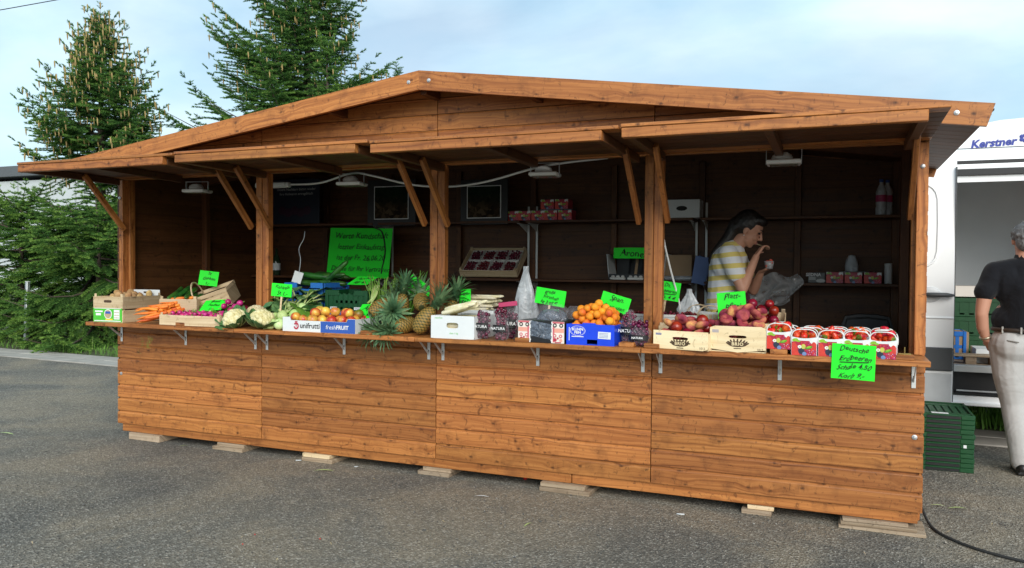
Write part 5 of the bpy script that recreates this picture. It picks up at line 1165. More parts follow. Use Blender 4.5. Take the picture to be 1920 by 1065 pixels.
tag(MB().lathe([(.03, 0), (.045, .004), (.048, .09), (.040, .12), (.024, .145), (.001, .15)], 18).build('cup_stack', M['filmgrey'], None, (X(1597, 1.70, 490), 1.76, SH1+.0005)), 'stack of translucent cups behind the fruit cartons', 'cups'); bpy.data.objects['cup_stack'].scale = (1, 1, 1.45)
tag(MB().grid(lambda a, c: ((a-.5)*.26, (c-.5)*.14, .004*math.sin(a*7)*math.sin(c*5)), 8, 4).build('paper_sheet', M['card_white'], None, (X(1605, 1.66, 500), SY+.07, SH1+.087)), 'sheet of paper lying on the small fruit cartons', 'paper')
cn = MB().lathe([(.026, 0), (.028, .004), (.028, .145), (.026, .15), (.001, .15)], 18).build('can', M['grey_pl'], None, (X(1666, 1.66, 510), 1.68, SH1+.0005)); tag(cn, 'tall grey can at the end of the lower shelf', 'can')
for i, (u, c) in enumerate(((1652, 'clear plastic water bottle pack at the end of the upper shelf'), (1664, 'second clear bottle beside the water pack on the upper shelf'))):
    t = thing('water_bottle', c, 'bottle', (X(u, 1.72, 380), 1.70+.05*i, SH2+.0005)); MB().lathe([(.036, 0), (.038, .01), (.038, .06), (.035, .07), (.038, .08), (.038, .17), (.030, .20), (.013, .235), (.013, .26), (.001, .262)], 16).build('bottle', M['filmgrey'], t, angle=180); MB().lathe([(.0385, .10), (.0385, .15), (.037, .15), (.037, .10)], 16).build('label_band', M['p_pink'], t); MB().lathe([(.0145, .247), (.0145, .268), (.001, .268)], 12).build('cap', M['card_mid'], t)
wb_ = thing('glass_bottle', 'glass bottle with pale label on the shelf behind the first inner post', 'bottle', (X(516, 1.66, 490), 1.68, SH1+.0005)); MB().lathe([(.038, 0), (.040, .01), (.040, .14), (.030, .18), (.013, .21), (.013, .27), (.001, .272)], 16).build('bottle', plain('dark_green_glass', (.02, .04, .02), .1), wb_, angle=180); MB().lathe([(.0408, .05), (.0408, .12), (.039, .12), (.039, .05)], 16).build('label_band', M['card_white'], wb_)
for (u, v) in ((466, 432), (466, 521)):
    s = at(u, v, 1.87); sk = thing('wall_socket', 'small white wall socket on the dark back wall of the stall', 'socket', (X(u, 1.86, v), 1.885, s.z), 0, 'wall sockets'); MB().box((0, 0, 0), (.05, .016, .05), bev=.005).build('plate', M['white_pl'], sk); MB().lathe([(.016, 0), (.016, .003), (.012, .003), (.012, .001)], 14).build('cup', M['grey_pl'], sk, (0, -.008, 0), (math.pi/2, 0, 0))
# case under the shelf and film over the shelf edge
cs = thing('black_case', 'black moulded case with handle standing behind the strawberries', 'case', (X(1625, 1.2, 600), 1.20, CT-.06)); MB().prism([(-.16, -.0), (.16, 0), (.165, .13), (.14, .20), (.06, .215), (-.06, .215), (-.14, .20), (-.165, .13)], -.06, .06).build('shell', M['black_pl'], cs); MB().tube([(-.14, -.065, .02), (-.145, -.065, .12), (-.125, -.065, .182), (0, -.065, .195), (.125, -.065, .182), (.145, -.065, .12)], .006, 6).build('seam', M['rubber'], cs); MB().box((.03, -.068, .10), (.07, .015, .03), bev=.006).build('latch', M['grey_pl'], cs)
stl = thing('side_table', 'dark low table inside the stall carrying the black case', 'table', (X(1625, 1.2, 600), 1.20, .151)); hh = CT-.06-.151
MB().box((0, 0, hh-.0125), (.5, .34, .024), bev=.002).build('table_top', M['oldwood'], stl)
for sx in (-1, 1):
    for sy in (-1, 1): MB().box((sx*.22, sy*.14, (hh-.025)/2), (.035, .035, hh-.025)).build('leg', M['oldwood'], stl)
ff = MB().grid(lambda a, c: ((a-.5)*.42+.05*math.sin(c*5), -.02-.05*c*(1-c)*2+.022*math.sin(a*19+c*7)*math.sin(c*9+1), .03-.26*c*(1-.35*abs(a-.4))+.02*math.sin(a*13)), 26, 16).build('film_sheet', M['film2'], None, (X(1440, 1.55, 540), 1.555, SH1+.03), angle=180); tag(ff, 'crinkled clear film hanging over the shelf edge beside the woman', 'plastic film')
sy_ = MB().tube(smooth_path([at(700, 428, 1.6), at(716, 435, 1.58), at(722, 470, 1.57), at(716, 505, 1.57), at(715, 513, 1.57)]), .007, 5).build('dark_strap', M['rubber']); tag(sy_, 'dark strap hanging down in front of the green notice', 'strap')

# ------------------------------------------------------------------ people: continuous remeshed bodies
def cap(b, p0, p1, r0, r1, n=14):
    p0, p1 = Vector(p0), Vector(p1); k = 5
    b.tube([p0.lerp(p1, i/k) for i in range(k+1)], [r0+(r1-r0)*i/k for i in range(k+1)], n); b.ell(p0, r0, nu=12, nv=8); b.ell(p1, r1, nu=12, nv=8)
def chain(b, pts, rs):
    for i in range(len(pts)-1): cap(b, pts[i], pts[i+1], rs[i], rs[i+1])
def remesh(b, name, mats, voxel=.008, it=4, fac=.6):
    me = b.mesh(name, mats, False); o = bpy.data.objects.new(name, me); col.objects.link(o)
    m = o.modifiers.new('r', 'REMESH'); m.mode = 'VOXEL'; m.voxel_size = voxel; m.use_smooth_shade = True
    if it: s = o.modifiers.new('s', 'SMOOTH'); s.factor = fac; s.iterations = it
    dg = bpy.context.evaluated_depsgraph_get(); out = bpy.data.meshes.new_from_object(o.evaluated_get(dg)); bpy.data.objects.remove(o); bpy.data.meshes.remove(me)
    out.name = name; out.materials.clear(); out.materials.append(mats if not isinstance(mats, list) else mats[0]); out.polygons.foreach_set('use_smooth', [True]*len(out.polygons)); return out
def hand(b, w, d, n, curl=.5, side=1, s_=1.0, spread=.0):
    w, d, n = Vector(w), Vector(d).normalized(), Vector(n); n = (n-d*n.dot(d)).normalized(); s = n.cross(d)*side
    for i, (off, ln) in enumerate(((-.028, .060), (-.009, .074), (.010, .078), (.028, .068))):
        k = w+d*.085*s_+s*off*s_; cap(b, w+s*off*.55*s_+d*.005, k, .0145*s_, .0115*s_, 10)
        p = k; a = .15
        for j, f in enumerate((.44, .32, .24)):
            a += curl*(.8 if j == 0 else 1.0); q = p+(d*math.cos(a)+n*math.sin(a)+s*spread*(i-1.5)*.3).normalized()*ln*f*s_; cap(b, p, q, (.0095-.001*j)*s_, (.0088-.001*j)*s_, 8); p = q
    t0 = w+d*.022*s_+s*.026*s_; t1 = t0+(d*.6+s*.75+n*.35).normalized()*.042*s_; t2 = t1+(d*.85+s*.1+n*.6).normalized()*.03*s_; t3 = t2+(d*.8-s*.2+n*.7).normalized()*.024*s_
    chain(b, [t0, t1, t2, t3], [.015*s_, .0115*s_, .010*s_, .008*s_])
def cloth(name, c, rough=.85, wr=.5, sc=7, var=.2):
    t = NT(name); v = t.obj(); f = t.noise(v, sc, 3, .55, 1.2); t.color(t.mix(t.noise(v, 40, 3), tuple(x*(1-var) for x in c), c)); t.rough(rough); t.bump(f, wr, .03); t.set(Specular_IOR_Level=.2, Sheen_Weight=.1); return t
def skinmat(name, c):
    t = NT(name); v = t.obj(); t.color(t.mix(t.noise(v, 14, 4), tuple(x*.85 for x in c), c)); t.rough(.5); t.bump(t.noise(v, 160, 2), .08, .002); t.set(Specular_IOR_Level=.4, Subsurface_Weight=.0); return t.m
M['skin_w'] = skinmat('tanned_skin', (.60, .31, .21)); M['skin_m'] = skinmat('ruddy_skin', (.56, .29, .20))
# --- woman behind the counter, eating from a small punnet
H = Vector((4.965, 1.0, 1.735)); F_ = Vector((.88, 0, -.47)); U_ = Vector((.47, 0, .88)); S_ = Vector((0, 1, 0))
def hp(f, s, u): return H+F_*f+S_*s+U_*u
Rh = Matrix((F_, S_, U_)).transposed()
b = MB()
b.ell(hp(-.008, 0, .02), (.095, .074, .098), Rh, 18, 12); b.ell(hp(.028, 0, -.045), (.060, .056, .072), Rh, 14, 10)     # skull, face
b.ell(hp(.058, 0, -.098), (.022, .024, .018), Rh, 10, 8)                                                                  # chin
cap(b, hp(.030, -.045, -.075), hp(.058, -.01, -.098), .020, .016); cap(b, hp(.030, .045, -.075), hp(.058, .01, -.098), .020, .016)
chain(b, [hp(.088, 0, .010), hp(.102, 0, -.015), hp(.108, 0, -.028)], [.008, .010, .0125]); b.ell(hp(.092, 0, -.034), (.014, .017, .009), Rh, 8, 6)   # nose
b.ell(hp(.084, 0, -.060), (.011, .021, .0075), Rh, 10, 6); b.ell(hp(.081, 0, -.073), (.010, .018, .0075), Rh, 10, 6)      # lips
for s in (-1, 1):
    b.ell(hp(.078, s*.030, .022), (.014, .022, .009), Rh, 8, 6); b.ell(hp(.068, s*.04, -.035), (.022, .02, .022), Rh, 8, 6); b.ell(hp(-.008, s*.074, -.018), (.018, .008, .030), Rh, 10, 8)
chain(b, [(4.845, 1, 1.575), (4.885, 1, 1.63), (4.935, 1, 1.69)], [.062, .054, .052])
chain(b, [(4.81, 1, .98), (4.805, 1, 1.12), (4.81, 1, 1.25), (4.825, 1, 1.40), (4.83, 1, 1.50), (4.84, 1, 1.56)], [.13, .125, .115, .12, .125, .095])
for s in (-1, 1):
    b.ell((4.83, 1+s*.09, 1.49), (.10, .085, .11)); b.ell((4.915, 1+s*.065, 1.43), (.055, .06, .06)); b.ell((4.80, 1+s*.07, 1.0), (.12, .10, .13))
    chain(b, [(4.81, 1+s*.09, .98), (4.82, 1+s*.085, .60), (4.80, 1+s*.085, .24)], [.088, .058, .040]); b.ell((4.86, 1+s*.085, .185), (.12, .042, .034))
SR, ER, WR_ = Vector((4.845, .835, 1.555)), Vector((4.945, .815, 1.315)), Vector((5.025, .905, 1.540))
SL_, EL, WL = Vector((4.855, 1.165, 1.555)), Vector((4.985, 1.155, 1.300)), Vector((5.045, 1.045, 1.425))
chain(b, [SR, SR.lerp(ER, .5), ER], [.058, .047, .038]); chain(b, [ER, ER.lerp(WR_, .3), WR_], [.038, .036, .023])
chain(b, [SL_, SL_.lerp(EL, .5), EL], [.058, .047, .038]); chain(b, [EL, EL.lerp(WL, .3), WL], [.038, .036, .023])
hand(b, WR_+Vector((.004, .006, .012)), (.35, .40, .62), (.75, .35, -.55), .62, -1, .84); hand(b, WL+Vector((.004, -.005, .008)), (.62, -.55, .30), (-.1, -.15, .95), .42, 1, .84)
wm_me = remesh(b, 'person', M['skin_w'], .0062, 3, .5)
woman = tag(link('person', wm_me), 'woman with long black hair in yellow and white striped shirt eating behind the counter', 'person')
st = NT('yellow_white_stripes'); x_, y_, z_ = st.sep(st.obj()); zz = st.math('ADD', z_, st.math('ADD', st.math('MULTIPLY', x_, -.10), st.math('MULTIPLY', st.noise(st.obj(), 4, 2), .02)))
fr = st.math('FRACT', st.math('MULTIPLY', zz, 1/.078)); st.color(st.mix(st.math('GREATER_THAN', fr, .58), (.76, .78, .82), (.74, .60, .18))); st.rough(.9); st.bump(st.noise(st.obj(), 9, 3, .55, 1.0), .5, .02)
b = MB()
chain(b, [(4.803, 1, 1.16), (4.808, 1, 1.25), (4.822, 1, 1.40), (4.828, 1, 1.50), (4.842, 1, 1.572)], [.136, .130, .136, .138, .098])
for s, (a_, e_) in ((-1, (SR, ER)), (1, (SL_, EL))):
    b.ell((4.825, 1+s*.09, 1.49), (.112, .095, .115)); b.ell((4.918, 1+s*.065, 1.43), (.064, .066, .068)); chain(b, [a_+Vector((0, 0, .004)), a_.lerp(e_, .30), a_.lerp(e_, .56)], [.070, .068, .066])
b.ell((4.80, 1, 1.13), (.13, .15, .10))
link('shirt', remesh(b, 'shirt', st.m, .008, 5), woman)
b = MB(); b.ell((4.83, 1, 1.09), (.152, .172, .20), Euler((0, .35, 0))); b.ell((4.88, 1, 1.20), (.10, .15, .14), Euler((0, .3, 0))); b.ell((4.82, 1, .95), (.16, .18, .2))
link('apron', remesh(b, 'apron', cloth('maroon_apron', (.09, .012, .035)).m, .009, 4), woman)
hm = NT('black_hair'); hv = hm.obj(); hm.color(hm.mix(hm.noise(hm.vec('MULTIPLY', hv, (30, 60, 8)), 3, 3), (.006, .005, .005), (.022, .016, .013))); hm.rough(.4); hm.bump(hm.noise(hm.vec('MULTIPLY', hv, (20, 60, 8)), 4, 3), .6, .01)
b = MB(); b.ell(hp(-.028, 0, .032), (.100, .084, .104), Rh, 18, 12); b.ell(hp(.035, 0, .085), (.062, .072, .038), Rh, 14, 8); b.ell(hp(-.075, 0, -.02), (.05, .07, .07), Rh, 12, 8)
chain(b, [hp(-.095, 0, .0), (4.825, .985, 1.67), (4.765, .975, 1.60), (4.735, .965, 1.56), (4.712, .955, 1.515), (4.70, .95, 1.49)], [.054, .044, .038, .033, .025, .010])
link('hair', remesh(b, 'hair', hm.m, .008, 3), woman)
for s in (-1, 1):
    MB().ell(hp(.080, s*.031, .004), (.009, .013, .006), Rh, 10, 8).build('eye', M['ink'], woman, angle=180); MB().tube([hp(.088, s*.014, .026), hp(.090, s*.030, .032), hp(.076, s*.050, .027)], [.003, .0035, .002], 6).build('eyebrow', M['ink'], woman)
    MB().ell(hp(-.002, s*.083, -.052), .005, nu=8, nv=6).build('earring', M['white_pl'], woman, angle=180)
MB().ell(hp(.094, 0, -.061), (.006, .018, .005), Rh, 10, 6).ell(hp(.090, 0, -.0725), (.006, .015, .005), Rh, 10, 6).build('lips', plain('lip_colour', (.42, .10, .10), .4), woman, angle=180)
tag(MB().tube([hp(.09, 0, -.068), Vector((5.10, .955, 1.60))], .0035, 6).build('wooden_spoon', M['crate'], None), 'small wooden stick between the eating woman\'s lips and fingers', 'spoon')
cu_ = thing('small_cup', 'small clear cup of berries held by the eating woman', 'cup', (5.105, .985, 1.455)); MB().lathe([(.024, 0), (.036, .055), (.0345, .055), (.023, .003)], 16).build('cup', M['film2'], cu_, angle=180)
bb = MB()
for p in heap(16, .058, .058, .010, .1, .012, seed=3): bb.ell(p, .0098, nu=7, nv=5)
o = bb.build('berries', M['strawberry'], cu_, angle=180); o['kind'] = 'stuff'
# --- man seen from behind at the van
b = MB(); MX, MY = 6.80, 1.86
b.ell((MX, MY+.01, 1.695), (.076, .095, .105), None, 18, 12); b.ell((MX, MY+.035, 1.63), (.062, .066, .07)); b.ell((MX, MY+.095, 1.60), (.025, .02, .02)); chain(b, [(MX, MY+.10, 1.69), (MX, MY+.118, 1.665)], [.009, .013])
b.ell((MX, MY+.098, 1.632), (.022, .01, .008))
for s in (-1, 1): b.ell((MX+s*.078, MY+.0, 1.672), (.010, .022, .033), Euler((0, 0, s*.35)))
chain(b, [(MX, MY-.015, 1.46), (MX, MY-.0, 1.57), (MX, MY+.01, 1.62)], [.075, .062, .060])
chain(b, [(MX, MY, .98), (MX, MY-.005, 1.15), (MX, MY-.01, 1.33), (MX, MY-.01, 1.44)], [.14, .135, .135, .10])
for s in (-1, 1):
    b.ell((MX+s*.09, MY-.005, 1.36), (.11, .105, .15)); b.ell((MX+s*.07, MY+.02, 1.10), (.13, .12, .14)); cap(b, (MX, MY-.01, 1.475), (MX+s*.19, MY-.005, 1.445), .07, .062); b.ell((MX+s*.075, MY-.045, .92), (.115, .11, .13))
ML = [Vector((MX-.195, MY-.01, 1.43)), Vector((MX-.255, MY-.05, 1.28)), Vector((MX-.275, MY-.06, 1.14)), Vector((MX-.262, MY-.03, 1.04)), Vector((MX-.235, MY+.0, .955))]
MR = [Vector((MX+.195, MY-.01, 1.43)), Vector((MX+.25, MY-.0, 1.28)), Vector((MX+.262, MY+.03, 1.14)), Vector((MX+.25, MY+.12, 1.04)), Vector((MX+.21, MY+.20, .97))]
for A in (ML, MR): chain(b, A, [.062, .053, .043, .041, .028])
hand(b, ML[4]+Vector((.006, .006, -.012)), (.42, .30, -.80), (.75, .55, .25), .55, 1, 1.0); hand(b, MR[4]+Vector((-.005, .01, -.01)), (-.2, .6, -.6), (-.6, .5, .2), .5, -1, 1.0)
LEGL = [Vector((MX-.095, MY-.005, .92)), Vector((MX-.085, MY-.02, .70)), Vector((MX-.055, MY-.015, .49)), Vector((MX-.035, MY-.06, .30)), Vector((MX-.010, MY-.075, .10))]
LEGR = [Vector((MX+.095, MY-.005, .92)), Vector((MX+.11, MY+.05, .70)), Vector((MX+.12, MY+.11, .49)), Vector((MX+.12, MY+.12, .30)), Vector((MX+.12, MY+.10, .10))]
for A in (LEGL, LEGR): chain(b, A, [.105, .088, .062, .056, .038])
for A in (LEGL, LEGR): chain(b, [A[4]+Vector((0, -.03, -.045)), A[4]+Vector((0, .14, -.065))], [.036, .028])
man = tag(link('person', remesh(b, 'person', M['skin_m'], .0068, 3, .5)), 'grey-haired man in black polo shirt and pale trousers seen from behind at the van', 'person')
b = MB(); chain(b, [(MX, MY, 1.02), (MX, MY-.005, 1.15), (MX, MY-.01, 1.33), (MX, MY-.01, 1.455)], [.150, .150, .150, .105])
for s, A in ((-1, ML), (1, MR)):
    b.ell((MX+s*.09, MY-.005, 1.36), (.125, .12, .16)); b.ell((MX+s*.065, MY+.02, 1.10), (.142, .138, .13)); cap(b, (MX, MY-.01, 1.482), (MX+s*.19, MY-.005, 1.448), .080, .075); chain(b, [A[0], A[0].lerp(A[1], .6), A[1]+Vector((0, 0, .02))], [.078, .075, .074])
link('polo_shirt', remesh(b, 'polo_shirt', cloth('black_cotton', (.009, .010, .014), .9, .5, 6, .3).m, .009, 4), man)
b = MB(); chain(b, [(MX, MY-.005, 1.49), (MX, MY+.003, 1.54)], [.084, .072]); link('collar', remesh(b, 'collar', cloth('black_collar', (.012, .012, .015)).m, .007, 2), man)
b = MB()
b.ell((MX, MY+.0, .99), (.185, .150, .10))
for s, A in ((-1, LEGL), (1, LEGR)):
    b.ell((MX+s*.078, MY-.05, .915), (.128, .125, .135)); chain(b, [A[0], A[1], A[2], A[3], A[4]+Vector((0, 0, -.015))], [.128, .108, .084, .078, .070])
link('trousers', remesh(b, 'trousers', cloth('pale_grey_cotton', (.47, .465, .46), .9, .42, 6, .12).m, .009, 4), man)
MB().tube([(MX+.192*math.cos(a), MY+.005+.158*math.sin(a), 1.030) for a in np.linspace(0, 2*math.pi, 40)], [.016]*40, 8, cap=False).build('belt', plain('dark_leather', (.035, .022, .015), .5), man, angle=180).scale = (1, 1, 1)
MB().tube([(MX-.165, MY-.105, .965), (MX-.12, MY-.160, .958), (MX-.06, MY-.182, .950)], .004, 6).build('pocket_edge', plain('dark_pocket_seam', (.20, .19, .17)), man)  # seam drawn as a thin tube darker than the trousers
for x in (-.15, -.045, .05): MB().box((0, 0, 0), (.012, .01, .05), bev=.002).build('belt_loop', cloth('loop_cotton', (.40, .39, .37)).m, man, (MX+x, MY+.005-.158*math.sqrt(1-(x/.192)**2)-.017, 1.030))
gh = NT('grey_hair'); gv = gh.obj(); gh.color(gh.mix(gh.noise(gh.vec('MULTIPLY', gv, (60, 60, 30)), 2, 4), (.025, .025, .027), (.24, .24, .245))); gh.rough(.6); gh.bump(gh.noise(gh.vec('MULTIPLY', gv, (50, 50, 25)), 2, 3), .9, .01)
b = MB(); b.ell((MX, MY-.005, 1.715), (.085, .100, .092)); b.ell((MX, MY-.045, 1.665), (.074, .058, .075)); b.ell((MX, MY+.04, 1.755), (.07, .065, .05))
for i in range(60):
    a, e = rng.uniform(0, 6.28), rng.uniform(-.3, 1.4); b.ell((MX+.082*math.cos(a)*math.cos(e), MY-.008+.097*math.sin(a)*math.cos(e)*(1 if math.sin(a) < .2 else .6), 1.715+.088*math.sin(e)), rng.uniform(.010, .017), nu=6, nv=5)
link('hair', remesh(b, 'hair', gh.m, .006, 2), man)
for A in (LEGL, LEGR):
    b = MB(); c = Vector((A[4].x, A[4].y, 0)); b.ell(c+Vector((0, -.035, .045)), (.042, .055, .045)); b.ell(c+Vector((0, .06, .036)), (.044, .10, .036)); b.ell(c+Vector((0, .13, .030)), (.046, .06, .030)); b.box(c+Vector((0, .045, .012)), (.075, .26, .022)); link('shoe', remesh(b, 'shoe', plain('black_shoe_leather', (.012, .011, .011), .4), .006, 3), man)
wv = (ML[4]-ML[3]).normalized(); pc_ = ML[3].lerp(ML[4], .82); o1 = wv.orthogonal().normalized(); o2 = wv.cross(o1)
MB().tube([pc_+(o1*math.cos(a)+o2*math.sin(a))*.0345 for a in np.linspace(0, 6.283, 24)], .008, 8, cap=False).build('wristwatch', plain('steel_and_gold', (.45, .40, .30), .3, .8), man, angle=180)

# ------------------------------------------------------------------ delivery van
VY = 2.50; van = thing('delivery_van', 'white delivery van with open sliding door and boxes in its load bay', 'van', (6.6, VY+1.0, 0))
VX = 6.6
def vp(name, b, mat, angle=35, parent=van): return b.build(name, mat if not isinstance(mat, str) else M[mat], parent, (-VX if parent is van else 0, -(VY+1.0) if parent is van else 0, 0), angle=angle)
M['van'] = plain('white_van_paint', (.87, .885, .90), .32, 0, .02, 3, .5); M['van_in'] = plain('grey_van_lining', (.80, .83, .86), .6, 0, .08, 4); M['trim'] = plain('dark_grey_van_trim', (.06, .065, .07), .55, 0, .15)
x0, x1, xo0, xo1 = 3.55, 7.72, 6.44, 7.66
def side_prof(y0, out):     # slightly curved side: (y, z)
    return [(y0+.0, .36), (y0-.02*out, .62), (y0-.02*out, 1.2), (y0+.01*out, 1.75), (y0+.045*out, 2.28), (y0+.085*out, 2.44)]
def sheet(b, prof, xa, xb, th, out):
    n = len(prof); v = [(x, y+dy, z) for x in (xa, xb) for dy in (0, th*out) for (y, z) in prof]; f = []
    for i in range(n-1): f += [(i, i+1, 2*n+i+1, 2*n+i), (n+i, 3*n+i, 3*n+i+1, n+i+1), (i, n+i, n+i+1, i+1), (2*n+i, 2*n+i+1, 3*n+i+1, 3*n+i)]
    f += [(0, 2*n, 3*n, n), (n-1, 2*n-1, 4*n-1, 3*n-1)]; b.add(v, f)
b = MB(); sheet(b, side_prof(VY, 1), x0, xo0-.01, .05, 1); vp('rear_side_panel', b, 'van')
b = MB(); sheet(b, [p for p in side_prof(VY, 1) if p[1] > 2.2], xo0-.01, x1, .05, 1); vp('roof_rail', b, 'van')
b = MB(); b.box(((xo0+xo1)/2, VY+.03, .40), (xo1-xo0+.02, .06, .075), bev=.006).box(((xo0+xo1)/2, VY-.005, .375), (xo1-xo0+1.2, .05, .03), bev=.006); vp('sill', b, 'van')
b = MB().box(((xo0+xo1)/2, VY+.06, .655), (xo1-xo0, .10, .055), bev=.004); vp('threshold', b, plain('worn_metal_threshold', (.52, .53, .53), .45, .5))
b = MB().box(((xo0+xo1)/2, VY+.14, .53), (xo1-xo0, .02, .20)).box(((xo0+xo1)/2, VY+.06, .452), (xo1-xo0, .14, .01)); vp('step_well', b, 'black_pl')
b = MB().box(((xo0+xo1)/2, VY+.03, .475), (xo1-xo0-.05, .012, .012)); vp('step_edge', b, 'galv')
b = MB(); sheet(b, side_prof(VY+2.0, -1), x0, x1+.0, .05, -1); vp('far_side_panel', b, 'van')
b = MB(); N = 12
def roof_z(t): return 2.44+.10*math.sin(math.pi*t)**.6
b.grid(lambda a, c: (x0+(x1-x0)*c, VY+.085+1.83*a, roof_z(a)), N, 2); b.grid(lambda a, c: (x0+(x1-x0)*c, VY+.085+1.83*a, roof_z(a)-.04), N, 2); vp('roof', b, 'van', 60)
b = MB(); b.prism([(6.10, 2.515), (6.30, 2.60), (6.75, 2.675), (7.6, 2.72), (8.2, 2.66), (8.45, 2.50), (8.4, 2.46), (6.1, 2.46)], VY+.12, VY+1.88); vp('roof_fairing', b, 'van', 30)
fa = [c for c in van.children if c.name.startswith('roof_fairing')][0]
kx = at(1862, 268, VY+.115); text(fa, 'Kerstner', .088, (kx.x-.0, VY+.1165, kx.z-.0), (math.pi/2, .045*-1, 0), M['ink_navy'], .22, bold=.0035)
for i in range(5): a = i*1.257; MB().ell((0, 0, 0), (.016, .001, .016), nu=10, nv=4).build('logo', M['ink_navy'], fa, (kx.x+.215+.02*math.cos(a), VY+.1160, kx.z+.03+.022*math.sin(a)))
b = MB().box(((x0+x1)/2, VY+1.0, .66), (x1-x0-.06, 1.90, .04)); vp('load_floor', b, M['oldwood'])
b = MB().box(((x0+x1)/2, VY+1.86, 1.55), (x1-x0-.1, .02, 1.72)); vp('far_lining', b, 'van_in')
b = MB().box((x1-.02, VY+1.0, 1.55), (.02, 1.74, 1.74)).box((x0+.03, VY+1.0, 1.55), (.04, 1.80, 1.90)); vp('bulkhead', b, 'van_in')
b = MB().box((5.0, VY+.075, 1.5), (2.8, .012, 1.5)); vp('near_lining', b, 'van_in')
b = MB().box(((x0+x1)/2, VY+1.0, 2.385), (x1-x0-.1, 1.70, .015)); vp('ceiling_lining', b, 'van_in')
b = MB().box(((xo0+xo1)/2, VY+.07, 2.325), (xo1-xo0, .03, .05)).box(((xo0+xo1)/2, VY+.05, 2.255), (xo1-xo0, .03, .05)); vp('door_track', b, M['black_pl'])
b = MB().box(((xo0+xo1)/2, VY+.06, 2.29), (xo1-xo0, .03, .02)).box(((xo0+xo1)/2, VY+.075, 2.20), (xo1-xo0, .03, .05)); vp('door_track', b, M['van'])
# slid-back door
dr = bpy.data.objects.new('sliding_door', None); col.objects.link(dr); dr.parent = van; dr.location = (-VX, -(VY+1.0), 0)
DO = VY-.075; DX0, DX1 = 5.16, 6.42
def dprof(): return [(DO+.0, .35), (DO-.02, .62), (DO-.02, 1.2), (DO+.005, 1.75), (DO+.035, 2.25), (DO+.055, 2.36)]
def dy_at(z):
    p = dprof()
    for (y0_, z0_), (y1_, z1_) in zip(p, p[1:]):
        if z0_ <= z <= z1_: return y0_+(y1_-y0_)*(z-z0_)/(z1_-z0_)
    return p[-1][0]
b = MB(); sheet(b, dprof(), DX0, DX1, .045, 1); vp('door_skin', b, 'van', 35, dr)
vp('rub_strip', MB().box(((DX0+DX1)/2, DO-.028, .735), (DX1-DX0-.004, .02, .19), bev=.008), 'trim', 35, dr); vp('lower_panel', MB().box(((DX0+DX1)/2, DO-.016, .495), (DX1-DX0-.01, .016, .255), bev=.006), plain('silver_lower_panel', (.55, .57, .59), .4), 35, dr)
pts = []
for i in range(28):
    a = 2*math.pi*i/28; cx_, cz_ = 5.80, 1.82; xx = cx_+.50*math.copysign(abs(math.cos(a))**.35, math.cos(a)); zz_ = cz_+.36*math.copysign(abs(math.sin(a))**.35, math.sin(a)); pts.append((xx, dy_at(zz_)-.002, zz_))
vp('pressing_edge', MB().tube(pts+[pts[0]], .010, 6, cap=False), 'van', 180, dr)
vp('crease', MB().tube([(DX0, dy_at(1.07)-.003, 1.07), (DX1, dy_at(1.07)-.003, 1.07)], .007, 6), 'van', 180, dr)
hz = at(1762, 553, DO-.04); hn = bpy.data.objects.new('door_handle', None); bpy.data.objects.remove(hn)
vp('door_handle', MB().tube([(hz.x-.13, DO-.035, hz.z+.002), (hz.x-.06, DO-.062, hz.z), (hz.x+.05, DO-.062, hz.z), (hz.x+.10, DO-.045, hz.z-.002)], [.014, .020, .019, .010], 10), 'trim', 180, dr)
vp('handle_recess', MB().ell((hz.x-.07, DO-.020, hz.z), (.085, .012, .065), nu=20, nv=8), plain('recess_paint', (.62, .64, .66), .35), 180, dr)
vp('door_edge', MB().box((DX1+.004, DO+.02, 1.34), (.008, .04, 1.9)), 'trim', 35, dr)
# cab, bonnet, rear and wheels
cabp = [(7.72, .40), (9.55, .40), (9.62, .62), (9.58, .98), (9.35, 1.16), (8.95, 1.26), (8.25, 2.28), (8.05, 2.44), (7.72, 2.47)]
b = MB().prism(cabp, VY+.04, VY+1.96); vp('cab', b, 'van', 30)
glz = plain('dark_car_glass', (.02, .025, .03), .08)
vp('side_window', MB().prism([(7.85, 1.35), (8.80, 1.35), (8.25, 2.12), (7.85, 2.2)], VY+.032, VY+.038), glz); vp('windscreen', MB().add([(8.93, VY+.15, 1.315), (8.93, VY+1.85, 1.315), (8.28, VY+1.75, 2.27), (8.28, VY+.25, 2.27)], [(0, 1, 2, 3)]), glz)
vp('bumper', MB().box((9.58, VY+1, .50), (.16, 1.94, .28), bev=.05), 'trim'); vp('rear_door', MB().box((x0-.02, VY+1, 1.42), (.04, 1.88, 2.05), bev=.01), 'van')
for y in (VY+.22, VY+1.78): vp('headlight', MB().ell((9.50, y, .92), (.10, .14, .11)), plain('lamp_lens', (.6, .62, .65), .1))
for wx in (4.55, 8.75):
    for wy, s in ((VY+.13, -1), (VY+1.87, 1)):
        w = bpy.data.objects.new('wheel', None); col.objects.link(w); w.parent = van; w.location = (wx-VX, wy-(VY+1.0), .345); w.rotation_euler = (math.pi/2*-s, 0, 0)
        MB().lathe([(.20, -.10), (.32, -.11), (.343, -.08), (.345, 0), (.343, .08), (.32, .11), (.20, .10)], 32).build('tyre', M['rubber'], w); MB().lathe([(.05, .075), (.19, .07), (.205, .105), (.20, .06), (.05, .05)], 24).build('rim', M['galv'], w)
